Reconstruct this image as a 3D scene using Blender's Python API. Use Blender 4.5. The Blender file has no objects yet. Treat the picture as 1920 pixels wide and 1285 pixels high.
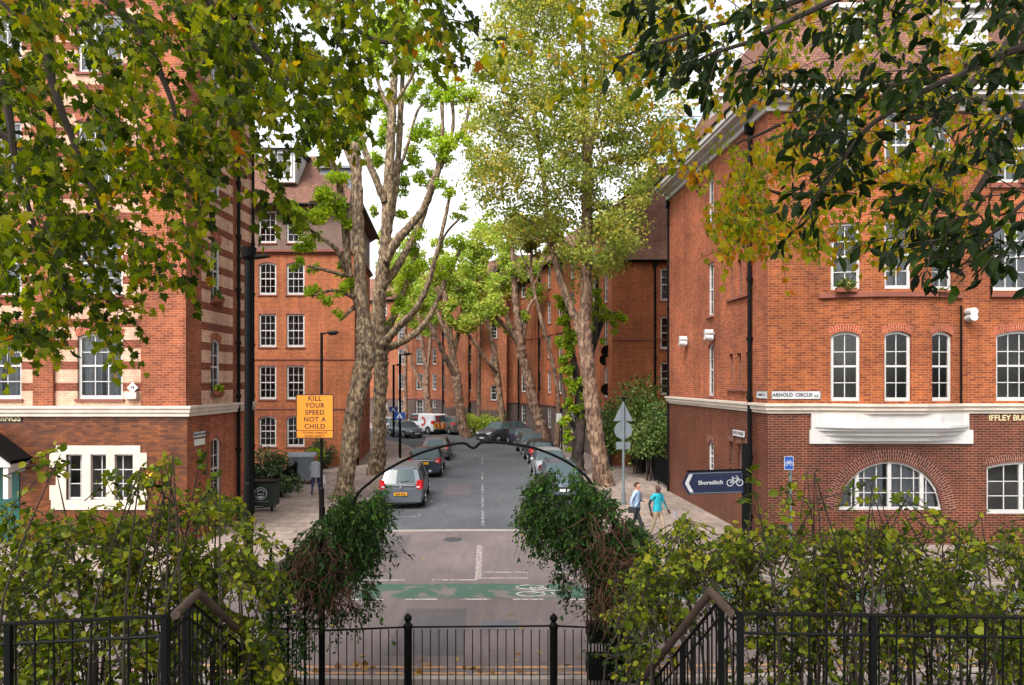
import bpy, math, random
from mathutils import noise as NZ
import numpy as np
from mathutils import Vector, Matrix
R = math.radians
random.seed(7); rng = np.random.default_rng(7)
SC = bpy.context.scene
COL = SC.collection
# ------------------------------------------------------------------ camera, sky, sun, exposure
F, H0, YH = 1280.0, 5.1, 715.0            # focal length in photo pixels, eye height, horizon row
cam_d = bpy.data.cameras.new('camera'); cam = bpy.data.objects.new('camera', cam_d); COL.objects.link(cam)
cam.location = (0, 0, H0); cam.rotation_euler = (R(90), 0, 0)
cam_d.sensor_width = 36; cam_d.lens = 36*F/1920; cam_d.shift_y = (YH-642.5)/1920
cam_d.clip_start = .05; cam_d.clip_end = 2000
SC.camera = cam
SUN_EL, SUN_ROT = 50, 208
W = bpy.data.worlds.new('World'); SC.world = W; W.use_nodes = True
nt = W.node_tree; bg = nt.nodes['Background']
sky = nt.nodes.new('ShaderNodeTexSky'); sky.sky_type = 'NISHITA'; sky.sun_disc = False
sky.sun_elevation = R(SUN_EL); sky.sun_rotation = R(SUN_ROT); sky.air_density = 1.0; sky.dust_density = 4.0; sky.ozone_density = 1
hs = nt.nodes.new('ShaderNodeHueSaturation'); hs.inputs['Saturation'].default_value = .16
hs.inputs['Value'].default_value = 1.0
nt.links.new(sky.outputs[0], hs.inputs['Color']); nt.links.new(hs.outputs[0], bg.inputs[0]); bg.inputs[1].default_value = .15
sd = bpy.data.lights.new('sun', 'SUN'); sd.energy = 1.15; sd.angle = R(20); sd.color = (1, .95, .88)
so = bpy.data.objects.new('sun', sd); COL.objects.link(so)
az = R(SUN_ROT)
sdir = Vector((math.sin(az)*math.cos(R(SUN_EL)), math.cos(az)*math.cos(R(SUN_EL)), math.sin(R(SUN_EL))))
so.rotation_euler = sdir.to_track_quat('Z', 'Y').to_euler()
SC.view_settings.view_transform = 'Standard'; SC.view_settings.look = 'None'
SC.view_settings.exposure = 1.66; SC.view_settings.gamma = 1
SC.cycles.max_bounces = 6; SC.cycles.transparent_max_bounces = 12

def P(px, py, d):
    return Vector(((px-960)/F*d, d, H0+(YH-py)/F*d))
def X(px, d): return (px-960)/F*d
def Z(py, d): return H0+(YH-py)/F*d

# ------------------------------------------------------------------ materials
GAIN = .66     # photographed colour -> base colour under this exposure
def lin(c):
    return tuple(GAIN*((x/255)/12.92 if x/255 <= .04045 else ((x/255+.055)/1.055)**2.4) for x in c)+(1,)
def newmat(name):
    m = bpy.data.materials.new(name); m.use_nodes = True
    return m, m.node_tree, m.node_tree.nodes['Principled BSDF']
def N(t, typ, **kw):
    n = t.nodes.new(typ)
    for k, v in kw.items(): setattr(n, k, v)
    return n
def noise_mul(t, src, scale=1.5, lo=.75, hi=1.15, detail=5, coord='Object', stretch=None):
    tc = N(t, 'ShaderNodeTexCoord'); no = N(t, 'ShaderNodeTexNoise'); no.inputs['Scale'].default_value = scale; no.inputs['Detail'].default_value = detail
    out = tc.outputs[coord]
    if stretch:
        mp = N(t, 'ShaderNodeMapping'); mp.inputs['Scale'].default_value = stretch; t.links.new(out, mp.inputs[0]); out = mp.outputs[0]
    t.links.new(out, no.inputs[0])
    mr = N(t, 'ShaderNodeMapRange'); mr.inputs[1].default_value = .3; mr.inputs[2].default_value = .7; mr.inputs[3].default_value = lo; mr.inputs[4].default_value = hi
    t.links.new(no.outputs[0], mr.inputs[0])
    mx = N(t, 'ShaderNodeMix', data_type='RGBA', blend_type='MULTIPLY'); mx.inputs[0].default_value = 1
    t.links.new(src, mx.inputs[6]); t.links.new(mr.outputs[0], mx.inputs[7])
    return mx.outputs[2]
def flat(name, rgb, rough=.6, metal=0, lo=.85, hi=1.1, scale=3, bump=0, spec=.5, bscale=60, stretch=None, coat=0):
    m, t, b = newmat(name)
    c = N(t, 'ShaderNodeRGB'); c.outputs[0].default_value = lin(rgb)
    t.links.new(noise_mul(t, c.outputs[0], scale, lo, hi, stretch=stretch), b.inputs['Base Color'])
    b.inputs['Roughness'].default_value = rough; b.inputs['Metallic'].default_value = metal*.5; b.inputs['Specular IOR Level'].default_value = spec
    if coat: b.inputs['Coat Weight'].default_value = coat; b.inputs['Coat Roughness'].default_value = .05
    if bump:
        tc = N(t, 'ShaderNodeTexCoord'); no = N(t, 'ShaderNodeTexNoise'); no.inputs['Scale'].default_value = bscale; t.links.new(tc.outputs['Object'], no.inputs[0])
        bp = N(t, 'ShaderNodeBump'); bp.inputs['Strength'].default_value = bump; bp.inputs['Distance'].default_value = .02
        t.links.new(no.outputs[0], bp.inputs['Height']); t.links.new(bp.outputs[0], b.inputs['Normal'])
    return m
def brick_node(t, c1, c2, mor, bw=.23, rh=.075, ms=.007, bias=0):
    uv = N(t, 'ShaderNodeUVMap'); br = N(t, 'ShaderNodeTexBrick')
    t.links.new(uv.outputs[0], br.inputs[0])
    br.inputs['Color1'].default_value = lin(c1); br.inputs['Color2'].default_value = lin(c2); br.inputs['Mortar'].default_value = lin(mor)
    br.inputs['Scale'].default_value = 1; br.inputs['Brick Width'].default_value = bw; br.inputs['Row Height'].default_value = rh
    br.inputs['Mortar Size'].default_value = ms; br.inputs['Mortar Smooth'].default_value = .15; br.inputs['Bias'].default_value = bias
    return br
def brick(name, c1, c2, mor, rough=.85, lo=.7, hi=1.15, bands=None, bw=.23, rh=.075, ms=.007, bias=0, bump=.5, spec=.3):
    m, t, b = newmat(name)
    br = brick_node(t, c1, c2, mor, bw, rh, ms, bias); col = br.outputs[0]
    if bands:
        uv = N(t, 'ShaderNodeUVMap'); sp = N(t, 'ShaderNodeSeparateXYZ'); t.links.new(uv.outputs[0], sp.inputs[0])
        a = N(t, 'ShaderNodeMath', operation='SUBTRACT'); a.inputs[1].default_value = bands['z0']; t.links.new(sp.outputs[1], a.inputs[0])
        mo = N(t, 'ShaderNodeMath', operation='MODULO'); mo.inputs[1].default_value = bands['per']; t.links.new(a.outputs[0], mo.inputs[0])
        gt = N(t, 'ShaderNodeMath', operation='LESS_THAN'); gt.inputs[1].default_value = bands['on']; t.links.new(mo.outputs[0], gt.inputs[0])
        b2 = brick_node(t, bands['c1'], bands['c2'], bands['mor'])
        mx = N(t, 'ShaderNodeMix', data_type='RGBA'); t.links.new(gt.outputs[0], mx.inputs[0]); t.links.new(col, mx.inputs[6]); t.links.new(b2.outputs[0], mx.inputs[7]); col = mx.outputs[2]
    col = noise_mul(t, col, .55, lo, hi)
    col = noise_mul(t, col, 5, .86, 1.1)
    col = noise_mul(t, col, 1.0, .74, 1.08, stretch=(3, 3, .22))
    col = noise_mul(t, col, .22, .9, 1.1, detail=3)
    t.links.new(col, b.inputs['Base Color']); b.inputs['Roughness'].default_value = rough; b.inputs['Specular IOR Level'].default_value = spec
    bp = N(t, 'ShaderNodeBump'); bp.inputs['Strength'].default_value = bump; bp.inputs['Distance'].default_value = .008; bp.invert = True
    t.links.new(br.outputs[1], bp.inputs['Height']); t.links.new(bp.outputs[0], b.inputs['Normal'])
    return m
M = {}
M['brick_orange'] = brick('orange_brick', (188, 97, 46), (138, 62, 29), (190, 146, 110), lo=.6, ms=.006)
M['brick_red'] = brick('red_brick', (188, 100, 60), (146, 70, 42), (196, 152, 124), lo=.64, ms=.006)
M['brick_mid'] = brick('house_brick', (194, 101, 52), (160, 77, 38), (202, 156, 118), lo=.72)
M['brick_far'] = brick('weathered_brick', (190, 108, 68), (148, 80, 48), (178, 138, 110), lo=.62, hi=1.15)
M['brick_dark'] = brick('dark_glazed_brick', (114, 54, 35), (80, 37, 24), (180, 138, 112), rough=.45, lo=.75, ms=.0055)
M['brick_glaze'] = brick('amber_glazed_brick', (146, 80, 32), (92, 44, 17), (76, 40, 22), rough=.35, lo=.55, hi=1.3, ms=.005, spec=.5)
M['brick_grey'] = brick('grey_plinth_brick', (112, 92, 84), (90, 76, 72), (130, 112, 104))
M['brick_arch'] = brick('arch_brick', (190, 88, 54), (150, 64, 42), (208, 166, 140), bw=.23, rh=.075)
M['brick_archd'] = brick('dark_arch_brick', (112, 52, 38), (86, 38, 28), (190, 150, 132), bw=.23, rh=.075, ms=.009)
M['brick_band'] = brick('banded_brick', (146, 72, 46), (118, 54, 36), (156, 112, 88), lo=.85,
                        bands=dict(z0=4.4, per=.655, on=.40, c1=(236, 196, 168), c2=(222, 176, 146), mor=(190, 150, 128)))
M['render'] = flat('brown_render', (128, 104, 92), .9, lo=.75, bump=.6, bscale=25)
M['tile'] = brick('clay_tile', (152, 106, 86), (128, 88, 74), (84, 58, 50), bw=.17, rh=.11, ms=.012, lo=.75, bump=1)
M['slate'] = brick('slate_tile', (112, 92, 86), (92, 76, 72), (58, 48, 46), bw=.2, rh=.14, ms=.01, lo=.8)
M['stone'] = flat('cream_stone', (222, 208, 192), .75, lo=.82, hi=1.05, scale=2)
M['paint'] = flat('white_gloss_paint', (216, 213, 210), .4, lo=.9, hi=1.03)
M['terrac'] = flat('terracotta', (140, 78, 62), .8)
M['black'] = flat('black_gloss_metal', (11, 12, 13), .55, lo=.8, spec=.12)
M['greenblk'] = flat('dark_green_metal', (9, 14, 14), .6, lo=.7, hi=1.3, spec=.15)
M['galv'] = flat('galvanised_steel', (118, 128, 134), .5, .3)
M['lead'] = flat('lead_sheet', (132, 138, 148), .6)
M['wood'] = flat('weathered_wood', (74, 54, 44), .75, lo=.6, hi=1.25, scale=14, bump=.4, stretch=(1, .2, 1))
M['interior'] = flat('dim_room', (150, 146, 140), .95, lo=.35, hi=1.2, scale=.9)
M['teal'] = flat('teal_door_paint', (24, 92, 88), .4)
M['orange'] = flat('orange_sign_face', (236, 142, 6), .5, lo=.96, hi=1.03)
M['blue'] = flat('blue_sign_face', (12, 82, 176), .5)
M['navy'] = flat('navy_sign_face', (6, 22, 62), .5)
M['ink'] = flat('black_lettering', (16, 14, 14), .6)
M['white'] = flat('white_marking', (236, 236, 232), .6, lo=.95, hi=1.02)
M['gold'] = flat('cream_lettering', (226, 208, 160), .6)
M['yellow'] = flat('hydrant_yellow', (240, 176, 20), .5)
M['soil'] = flat('soil', (70, 56, 44), .95, lo=.6, hi=1.3, scale=6, bump=1, bscale=20)
M['step'] = flat('stone_steps', (150, 138, 128), .85, lo=.75)
M['kerb'] = flat('granite_kerb', (172, 160, 152), .8, lo=.75, hi=1.1, scale=4, bump=.3)
M['terracotta_pot'] = flat('plant_pot', (150, 84, 56), .85)
M['bin'] = flat('grey_bin_plastic', (140, 150, 158), .45, lo=.75)
M['green_panel'] = flat('dark_green_panel', (28, 46, 38), .5)
M['kpaint'] = flat('pale_grey_plate', (206, 206, 208), .5)

def ground_mat(name, base, grain=(.75, 1.2), patch=(.8, 1.12), rough=.85, cracks=False):
    m, t, b = newmat(name)
    c = N(t, 'ShaderNodeRGB'); c.outputs[0].default_value = lin(base)
    o = noise_mul(t, c.outputs[0], .35, *patch); o = noise_mul(t, o, 70, *grain, detail=2); o = noise_mul(t, o, 2.2, .9, 1.08, stretch=(2.5, .4, 1))
    if cracks:
        tc = N(t, 'ShaderNodeTexCoord'); vo = N(t, 'ShaderNodeTexVoronoi', feature='DISTANCE_TO_EDGE'); vo.inputs['Scale'].default_value = .22
        nz = N(t, 'ShaderNodeTexNoise'); nz.inputs['Scale'].default_value = 1.2; t.links.new(tc.outputs['Object'], nz.inputs[0])
        mx = N(t, 'ShaderNodeMix', data_type='RGBA'); mx.inputs[0].default_value = .35; t.links.new(tc.outputs['Object'], mx.inputs[6]); t.links.new(nz.outputs[1], mx.inputs[7])
        t.links.new(mx.outputs[2], vo.inputs[0])
        mr = N(t, 'ShaderNodeMapRange'); mr.inputs[1].default_value = 0; mr.inputs[2].default_value = .006; mr.inputs[3].default_value = .84; mr.inputs[4].default_value = 1
        t.links.new(vo.outputs[0], mr.inputs[0]); m2 = N(t, 'ShaderNodeMix', data_type='RGBA', blend_type='MULTIPLY'); m2.inputs[0].default_value = 1
        t.links.new(o, m2.inputs[6]); t.links.new(mr.outputs[0], m2.inputs[7]); o = m2.outputs[2]
    t.links.new(o, b.inputs['Base Color']); b.inputs['Roughness'].default_value = rough; b.inputs['Specular IOR Level'].default_value = .3
    tc = N(t, 'ShaderNodeTexCoord'); no = N(t, 'ShaderNodeTexNoise'); no.inputs['Scale'].default_value = 90; t.links.new(tc.outputs['Object'], no.inputs[0])
    bp = N(t, 'ShaderNodeBump'); bp.inputs['Strength'].default_value = .4; bp.inputs['Distance'].default_value = .01
    t.links.new(no.outputs[0], bp.inputs['Height']); t.links.new(bp.outputs[0], b.inputs['Normal'])
    return m
M['asphalt_red'] = ground_mat('worn_pink_asphalt', (126, 114, 113), patch=(.72, 1.15), cracks=True)
M['asphalt'] = ground_mat('grey_asphalt', (94, 97, 102), (.8, 1.12), patch=(.72, 1.12), cracks=True)
M['slabs'] = brick('paving_slabs', (176, 158, 146), (154, 138, 128), (104, 92, 84), rough=.85, bw=.9, rh=.6, ms=.014, lo=.8, hi=1.08)
M['tactile'] = ground_mat('buff_tactile_paving', (190, 150, 128))
def worn_paint(name, rgb, thr, base=(126, 114, 113), scale=9):
    m, t, b = newmat(name); tc = N(t, 'ShaderNodeTexCoord'); no = N(t, 'ShaderNodeTexNoise'); no.inputs['Scale'].default_value = scale; no.inputs['Detail'].default_value = 8
    t.links.new(tc.outputs['Object'], no.inputs[0]); mr = N(t, 'ShaderNodeMapRange'); mr.inputs[1].default_value = thr; mr.inputs[2].default_value = thr+.1
    t.links.new(no.outputs[0], mr.inputs[0]); mx = N(t, 'ShaderNodeMix', data_type='RGBA'); mx.inputs[6].default_value = lin(base); mx.inputs[7].default_value = lin(rgb)
    t.links.new(mr.outputs[0], mx.inputs[0]); o = noise_mul(t, mx.outputs[2], 40, .85, 1.1); t.links.new(o, b.inputs['Base Color']); b.inputs['Roughness'].default_value = .75
    return m
M['line'] = worn_paint('worn_white_road_paint', (206, 202, 196), .40)
M['line_dark'] = worn_paint('worn_white_paint_on_grey', (190, 190, 190), .52, (92, 96, 102), 6)
M['line_faint'] = worn_paint('faded_road_paint', (176, 164, 158), .42)
M['green_lane'] = worn_paint('worn_green_surfacing', (66, 100, 84), .40, scale=2.2)
M['yline'] = worn_paint('worn_yellow_road_paint', (200, 150, 104), .42, scale=5)

def glass_mat():
    m, t, b = newmat('window_glass'); out = t.nodes['Material Output']; t.nodes.remove(b)
    tr = N(t, 'ShaderNodeBsdfTransparent'); tr.inputs[0].default_value = (.84, .88, .88, 1)
    gl = N(t, 'ShaderNodeBsdfGlossy'); gl.inputs['Roughness'].default_value = .04; gl.inputs[0].default_value = (.9, .93, .95, 1)
    fr = N(t, 'ShaderNodeFresnel'); fr.inputs[0].default_value = 1.6
    mx = N(t, 'ShaderNodeMixShader'); t.links.new(fr.outputs[0], mx.inputs[0]); t.links.new(tr.outputs[0], mx.inputs[1]); t.links.new(gl.outputs[0], mx.inputs[2]); t.links.new(mx.outputs[0], out.inputs[0])
    return m
M['glass'] = glass_mat()
m, t, b = newmat('dark_glazing'); b.inputs['Base Color'].default_value = (.03, .035, .04, 1); b.inputs['Roughness'].default_value = .08; b.inputs['Specular IOR Level'].default_value = .8; M['darkglass'] = m
m, t, b = newmat('car_glass'); b.inputs['Base Color'].default_value = (.05, .07, .075, 1); b.inputs['Roughness'].default_value = .04; b.inputs['Specular IOR Level'].default_value = .15; b.inputs['IOR'].default_value = 1.5; M['carglass'] = m
def cloth(name, rgb, tr=.3):
    m, t, b = newmat(name); out = t.nodes['Material Output']; b.inputs['Base Color'].default_value = lin(rgb); b.inputs['Roughness'].default_value = .9
    tl = N(t, 'ShaderNodeBsdfTranslucent'); tl.inputs[0].default_value = lin(rgb); mx = N(t, 'ShaderNodeMixShader'); mx.inputs[0].default_value = tr
    t.links.new(b.outputs[0], mx.inputs[1]); t.links.new(tl.outputs[0], mx.inputs[2]); t.links.new(mx.outputs[0], out.inputs[0]); return m
M['net'] = cloth('net_curtain', (206, 208, 218)); M['net2'] = cloth('grey_blind', (140, 142, 138))
M['paper'] = cloth('paper', (230, 232, 240), .1)

def bark(name, c1, c2, c3, scale=5):
    m, t, b = newmat(name); tc = N(t, 'ShaderNodeTexCoord'); mp = N(t, 'ShaderNodeMapping'); mp.inputs['Scale'].default_value = (1, 1, .45)
    t.links.new(tc.outputs['Object'], mp.inputs[0]); no = N(t, 'ShaderNodeTexNoise'); no.inputs['Scale'].default_value = scale; no.inputs['Detail'].default_value = 6; no.inputs['Distortion'].default_value = .6
    t.links.new(mp.outputs[0], no.inputs[0]); cr = N(t, 'ShaderNodeValToRGB'); e = cr.color_ramp.elements
    e[0].position = .36; e[0].color = lin(c1); e[1].position = .64; e[1].color = lin(c3); k = e.new(.5); k.color = lin(c2)
    t.links.new(no.outputs[0], cr.inputs[0]); t.links.new(noise_mul(t, cr.outputs[0], 1.2, .75, 1.15), b.inputs['Base Color']); b.inputs['Roughness'].default_value = .9
    n2 = N(t, 'ShaderNodeTexNoise'); n2.inputs['Scale'].default_value = 14; n2.inputs['Detail'].default_value = 6; t.links.new(mp.outputs[0], n2.inputs[0])
    bp = N(t, 'ShaderNodeBump'); bp.inputs['Strength'].default_value = .9; bp.inputs['Distance'].default_value = .04
    t.links.new(n2.outputs[0], bp.inputs['Height']); t.links.new(bp.outputs[0], b.inputs['Normal']); return m
M['bark'] = bark('plane_bark', (68, 52, 40), (126, 103, 79), (180, 159, 124), 9)
M['bark_brown'] = bark('brown_bark', (70, 50, 38), (126, 96, 76), (168, 140, 114), 7)
M['bark_dark'] = bark('dark_bark', (34, 28, 26), (62, 50, 44), (90, 74, 62), 5)
M['twig'] = flat('twig_bark', (52, 40, 32), .9)
M['twig_red'] = flat('dry_brown_stem', (96, 62, 44), .9, lo=.6, hi=1.3, scale=9)
def leafmat(name, cols, tr=.4, rough=.5):
    """colour ramp over a per-leaf random number; leaves let light through"""
    m, t, b = newmat(name); out = t.nodes['Material Output']
    at = N(t, 'ShaderNodeAttribute', attribute_name='tint'); cr = N(t, 'ShaderNodeValToRGB'); e = cr.color_ramp.elements
    n = len(cols); e[0].position = 0; e[0].color = lin(cols[0]); e[1].position = 1; e[1].color = lin(cols[-1])
    for i in range(1, n-1): k = e.new(i/(n-1)); k.color = lin(cols[i])
    t.links.new(at.outputs['Fac'], cr.inputs[0]); t.links.new(cr.outputs[0], b.inputs['Base Color']); b.inputs['Roughness'].default_value = rough; b.inputs['Specular IOR Level'].default_value = .2
    tl = N(t, 'ShaderNodeBsdfTranslucent'); g = N(t, 'ShaderNodeMix', data_type='RGBA', blend_type='MULTIPLY'); g.inputs[0].default_value = 1; g.inputs[7].default_value = (1.5, 1.5, .7, 1)
    t.links.new(cr.outputs[0], g.inputs[6]); t.links.new(g.outputs[2], tl.inputs[0])
    mx = N(t, 'ShaderNodeMixShader'); mx.inputs[0].default_value = tr
    t.links.new(b.outputs[0], mx.inputs[1]); t.links.new(tl.outputs[0], mx.inputs[2]); t.links.new(mx.outputs[0], out.inputs[0]); return m
M['lf_near'] = leafmat('hanging_plane_leaf', [(26, 38, 5), (50, 68, 8), (78, 100, 11), (116, 134, 15), (176, 182, 26), (170, 104, 22)], .62, .65)
M['lf_autumn'] = leafmat('autumn_plane_leaf', [(66, 88, 12), (102, 124, 18), (142, 156, 22), (186, 180, 30), (206, 160, 32), (200, 108, 26)], .62, .6)
M['lf_dark'] = leafmat('dark_glossy_leaf', [(12, 26, 5), (22, 40, 7), (34, 58, 9), (64, 90, 14)], .45, .6)
M['lf_tuft'] = leafmat('fresh_shoot_leaf', [(104, 140, 32), (146, 180, 40), (184, 208, 54), (208, 220, 70)], .55)
M['lf_crown'] = leafmat('olive_plane_leaf', [(84, 104, 40), (122, 140, 60), (160, 170, 84), (196, 190, 94), (216, 170, 60)], .5)
M['lf_far_hazed'] = leafmat('hazed_far_plane_leaf', [(110, 142, 56), (150, 178, 74), (184, 202, 92), (206, 196, 90)], .55)  # paler greens: distance haze and white light put into the leaf colour
M['lf_shrub'] = leafmat('shrub_leaf', [(34, 50, 12), (60, 80, 18), (92, 112, 24), (130, 144, 32), (176, 178, 48), (140, 96, 38)], .45)
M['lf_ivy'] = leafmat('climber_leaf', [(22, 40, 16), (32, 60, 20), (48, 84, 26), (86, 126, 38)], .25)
M['lf_bright'] = leafmat('bright_ivy_leaf', [(96, 134, 20), (130, 164, 26), (160, 186, 36), (186, 196, 50)], .4)
M['lf_bush'] = leafmat('bush_leaf', [(40, 64, 26), (64, 94, 38), (92, 120, 54), (136, 150, 84), (170, 160, 90)], .3)
M['lf_hedge'] = leafmat('variegated_leaf', [(34, 60, 44), (56, 88, 60), (92, 116, 72), (176, 180, 130)], .2)
M['lf_fallen'] = leafmat('fallen_leaf', [(120, 76, 40), (160, 120, 60), (190, 160, 90)], .1)

# ------------------------------------------------------------------ mesh building
class MB:
    def __init__(s): s.v = []; s.f = []; s.m = []; s.uv = {}
    def poly(s, pts, mat=0, uv=None):
        i = len(s.v); s.v += [tuple(p) for p in pts]; s.f.append(tuple(range(i, i+len(pts)))); s.m.append(mat)
        if uv is not None: s.uv[len(s.f)-1] = uv
    def box(s, a, b, mat=0):
        x0, y0, z0 = a; x1, y1, z1 = b
        s.frame_box(Vector((x0, y0, z0)), Vector((1, 0, 0)), Vector((0, 1, 0)), x1-x0, y1-y0, z1-z0, mat)
    def frame_box(s, o, ux, uy, lx, ly, lz, mat=0, uz=None):
        uz = uz or Vector((0, 0, 1)); i = len(s.v)
        for k in range(8):
            s.v.append(tuple(o+ux*(lx if k & 1 else 0)+uy*(ly if k & 2 else 0)+uz*(lz if k & 4 else 0)))
        for q in ((0, 2, 3, 1), (4, 5, 7, 6), (0, 1, 5, 4), (2, 6, 7, 3), (0, 4, 6, 2), (1, 3, 7, 5)):
            s.f.append(tuple(i+j for j in q)); s.m.append(mat)
    def cyl(s, c, r, h, n=16, mat=0, axis='z', r2=None):
        r2 = r if r2 is None else r2; a = {'z': (0, 1, 2), 'y': (0, 2, 1), 'x': (1, 2, 0)}[axis]; i = len(s.v)
        for k in range(2):
            for j in range(n):
                t = 2*math.pi*j/n; rr = r2 if k else r; p = [0, 0, 0]; p[a[0]] = c[a[0]]+rr*math.cos(t); p[a[1]] = c[a[1]]+rr*math.sin(t); p[a[2]] = c[a[2]]+(h if k else 0); s.v.append(tuple(p))
        for j in range(n): s.f.append((i+j, i+(j+1) % n, i+n+(j+1) % n, i+n+j)); s.m.append(mat)
        s.f.append(tuple(i+n-1-j for j in range(n))); s.m.append(mat); s.f.append(tuple(i+n+j for j in range(n))); s.m.append(mat)
    def tube(s, pts, rad, n=8, mat=0, jit=0, cap=True, flat=1):
        pts = [Vector(p) for p in pts]
        if not hasattr(rad, '__len__'): rad = [rad]*len(pts)
        i = len(s.v); nrm = None
        for k, p in enumerate(pts):
            t = (pts[min(k+1, len(pts)-1)]-pts[max(k-1, 0)]).normalized()
            if nrm is None: nrm = t.orthogonal().normalized() if abs(t.z) < .9 else Vector((1, 0, 0))
            nrm = (nrm-t*nrm.dot(t)).normalized(); bi = t.cross(nrm)
            for j in range(n):
                a = 2*math.pi*(j+(.5 if n == 4 else 0))/n; r = rad[k]*(1+(random.uniform(-jit, jit) if jit else 0))
                s.v.append(tuple(p+nrm*r*math.cos(a)+bi*r*math.sin(a)))
        for k in range(len(pts)-1):
            for j in range(n): s.f.append((i+k*n+j, i+k*n+(j+1) % n, i+(k+1)*n+(j+1) % n, i+(k+1)*n+j)); s.m.append(mat)
        if cap:
            s.f.append(tuple(i+n-1-j for j in range(n))); s.m.append(mat); e = i+(len(pts)-1)*n; s.f.append(tuple(e+j for j in range(n))); s.m.append(mat)
    def sphere(s, c, r, mat=0, n=12, sc=(1, 1, 1), fn=None):
        i = len(s.v); m_ = n//2
        for a in range(m_+1):
            for j in range(n):
                th = math.pi*a/m_; ph = 2*math.pi*j/n
                p = Vector((r*sc[0]*math.sin(th)*math.cos(ph), r*sc[1]*math.sin(th)*math.sin(ph), r*sc[2]*math.cos(th)))
                if fn: p = fn(p)
                s.v.append(tuple(p+Vector(c)))
        for a in range(m_):
            for j in range(n): s.f.append((i+a*n+j, i+(a+1)*n+j, i+(a+1)*n+(j+1) % n, i+a*n+(j+1) % n)); s.m.append(mat)
    def mesh(s, name, mats, off=None, smooth=False):
        me = bpy.data.meshes.new(name); o = Vector(off) if off is not None else Vector((0, 0, 0))
        me.from_pydata([(v[0]-o.x, v[1]-o.y, v[2]-o.z) for v in s.v], [], s.f)
        mats = mats if isinstance(mats, (list, tuple)) else [mats]
        for q in mats: me.materials.append(M[q] if isinstance(q, str) else q)
        me.polygons.foreach_set('material_index', s.m)
        if smooth: me.polygons.foreach_set('use_smooth', [True]*len(s.f))
        uvl = me.uv_layers.new(name='UVMap'); data = np.zeros((len(me.loops), 2), dtype=np.float32)
        for k, pl in enumerate(me.polygons):
            ls = pl.loop_start; f = s.f[k]
            if k in s.uv:
                for j, q in enumerate(s.uv[k]): data[ls+j] = q
                continue
            n = pl.normal
            if abs(n.z) > .98: 
                for j, q in enumerate(f): data[ls+j] = s.v[q][:2]
            else:
                l = math.hypot(n.x, n.y); tx, ty = -n.y/l, n.x/l; bx, by, bz = ty*n.z*-1, n.z*tx, l
                for j, q in enumerate(f):
                    v = s.v[q]; data[ls+j] = (v[0]*tx+v[1]*ty, v[2]/max(bz, .2) if abs(n.z) > .05 else v[2])
        uvl.data.foreach_set('uv', data.ravel()); me.update(); return me
    def build(s, name, mats, parent=None, rel=True, smooth=False):
        me = s.mesh(name, mats, parent.location if (parent is not None and rel) else None, smooth)
        return link(name, me, parent)
def link(name, data, parent=None, loc=None, rotz=None):
    o = bpy.data.objects.new(name, data); COL.objects.link(o)
    if parent is not None: o.parent = parent
    if loc is not None: o.location = loc
    if rotz is not None: o.rotation_euler = (0, 0, rotz)
    return o
def tag(o, label=None, cat=None, group=None, kind=None):
    if label: o['label'] = label
    if cat: o['category'] = cat
    if group: o['group'] = group
    if kind: o['kind'] = kind
    return o
def thing(name, label, cat, loc, rotz=0, group=None):
    o = link(name, None, None, loc, rotz); o.empty_display_size = .2
    return tag(o, label, cat, group)
def structure(name, mb, mats, kind='structure'):
    o = mb.build(name, mats); o['kind'] = kind; return o
def copy_tree(o, loc, rotz, label):
    c = o.copy(); COL.objects.link(c); c.location = loc; c.rotation_euler = (0, 0, rotz); c['label'] = label
    for ch in list(o.children):
        k = ch.copy(); COL.objects.link(k); k.parent = c
        for g in list(ch.children): q = g.copy(); COL.objects.link(q); q.parent = k
    return c
def text(s, parent, loc, size, mat, rotz=0, name='lettering', ax='CENTER', ext=.002, rot=None, sp=1.0, sx=1.0):
    cu = bpy.data.curves.new(name, 'FONT'); cu.body = s; cu.size = size; cu.align_x = ax; cu.align_y = 'CENTER'; cu.extrude = ext; cu.space_character = sp
    cu.offset = size*.022
    tmp = bpy.data.objects.new('tmp', cu); me = bpy.data.meshes.new_from_object(tmp); me.name = name; bpy.data.objects.remove(tmp); bpy.data.curves.remove(cu)
    me.materials.clear(); me.materials.append(M[mat]); o = bpy.data.objects.new(name, me); COL.objects.link(o); o.parent = parent; o.location = loc
    o.rotation_euler = rot or (R(90), 0, rotz); o.scale = (sx, 1, 1); return o
def smooth_path(pts, k=4):
    """Catmull-Rom through tuples of any length"""
    pts = [np.array(p, float) for p in pts]; out = []
    for i in range(len(pts)-1):
        p0 = pts[max(i-1, 0)]; p1 = pts[i]; p2 = pts[i+1]; p3 = pts[min(i+2, len(pts)-1)]
        for j in range(k):
            t = j/k; out.append(.5*((2*p1)+(-p0+p2)*t+(2*p0-5*p1+4*p2-p3)*t*t+(-p0+3*p1-3*p2+p3)*t**3))
    out.append(pts[-1]); return out

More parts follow.
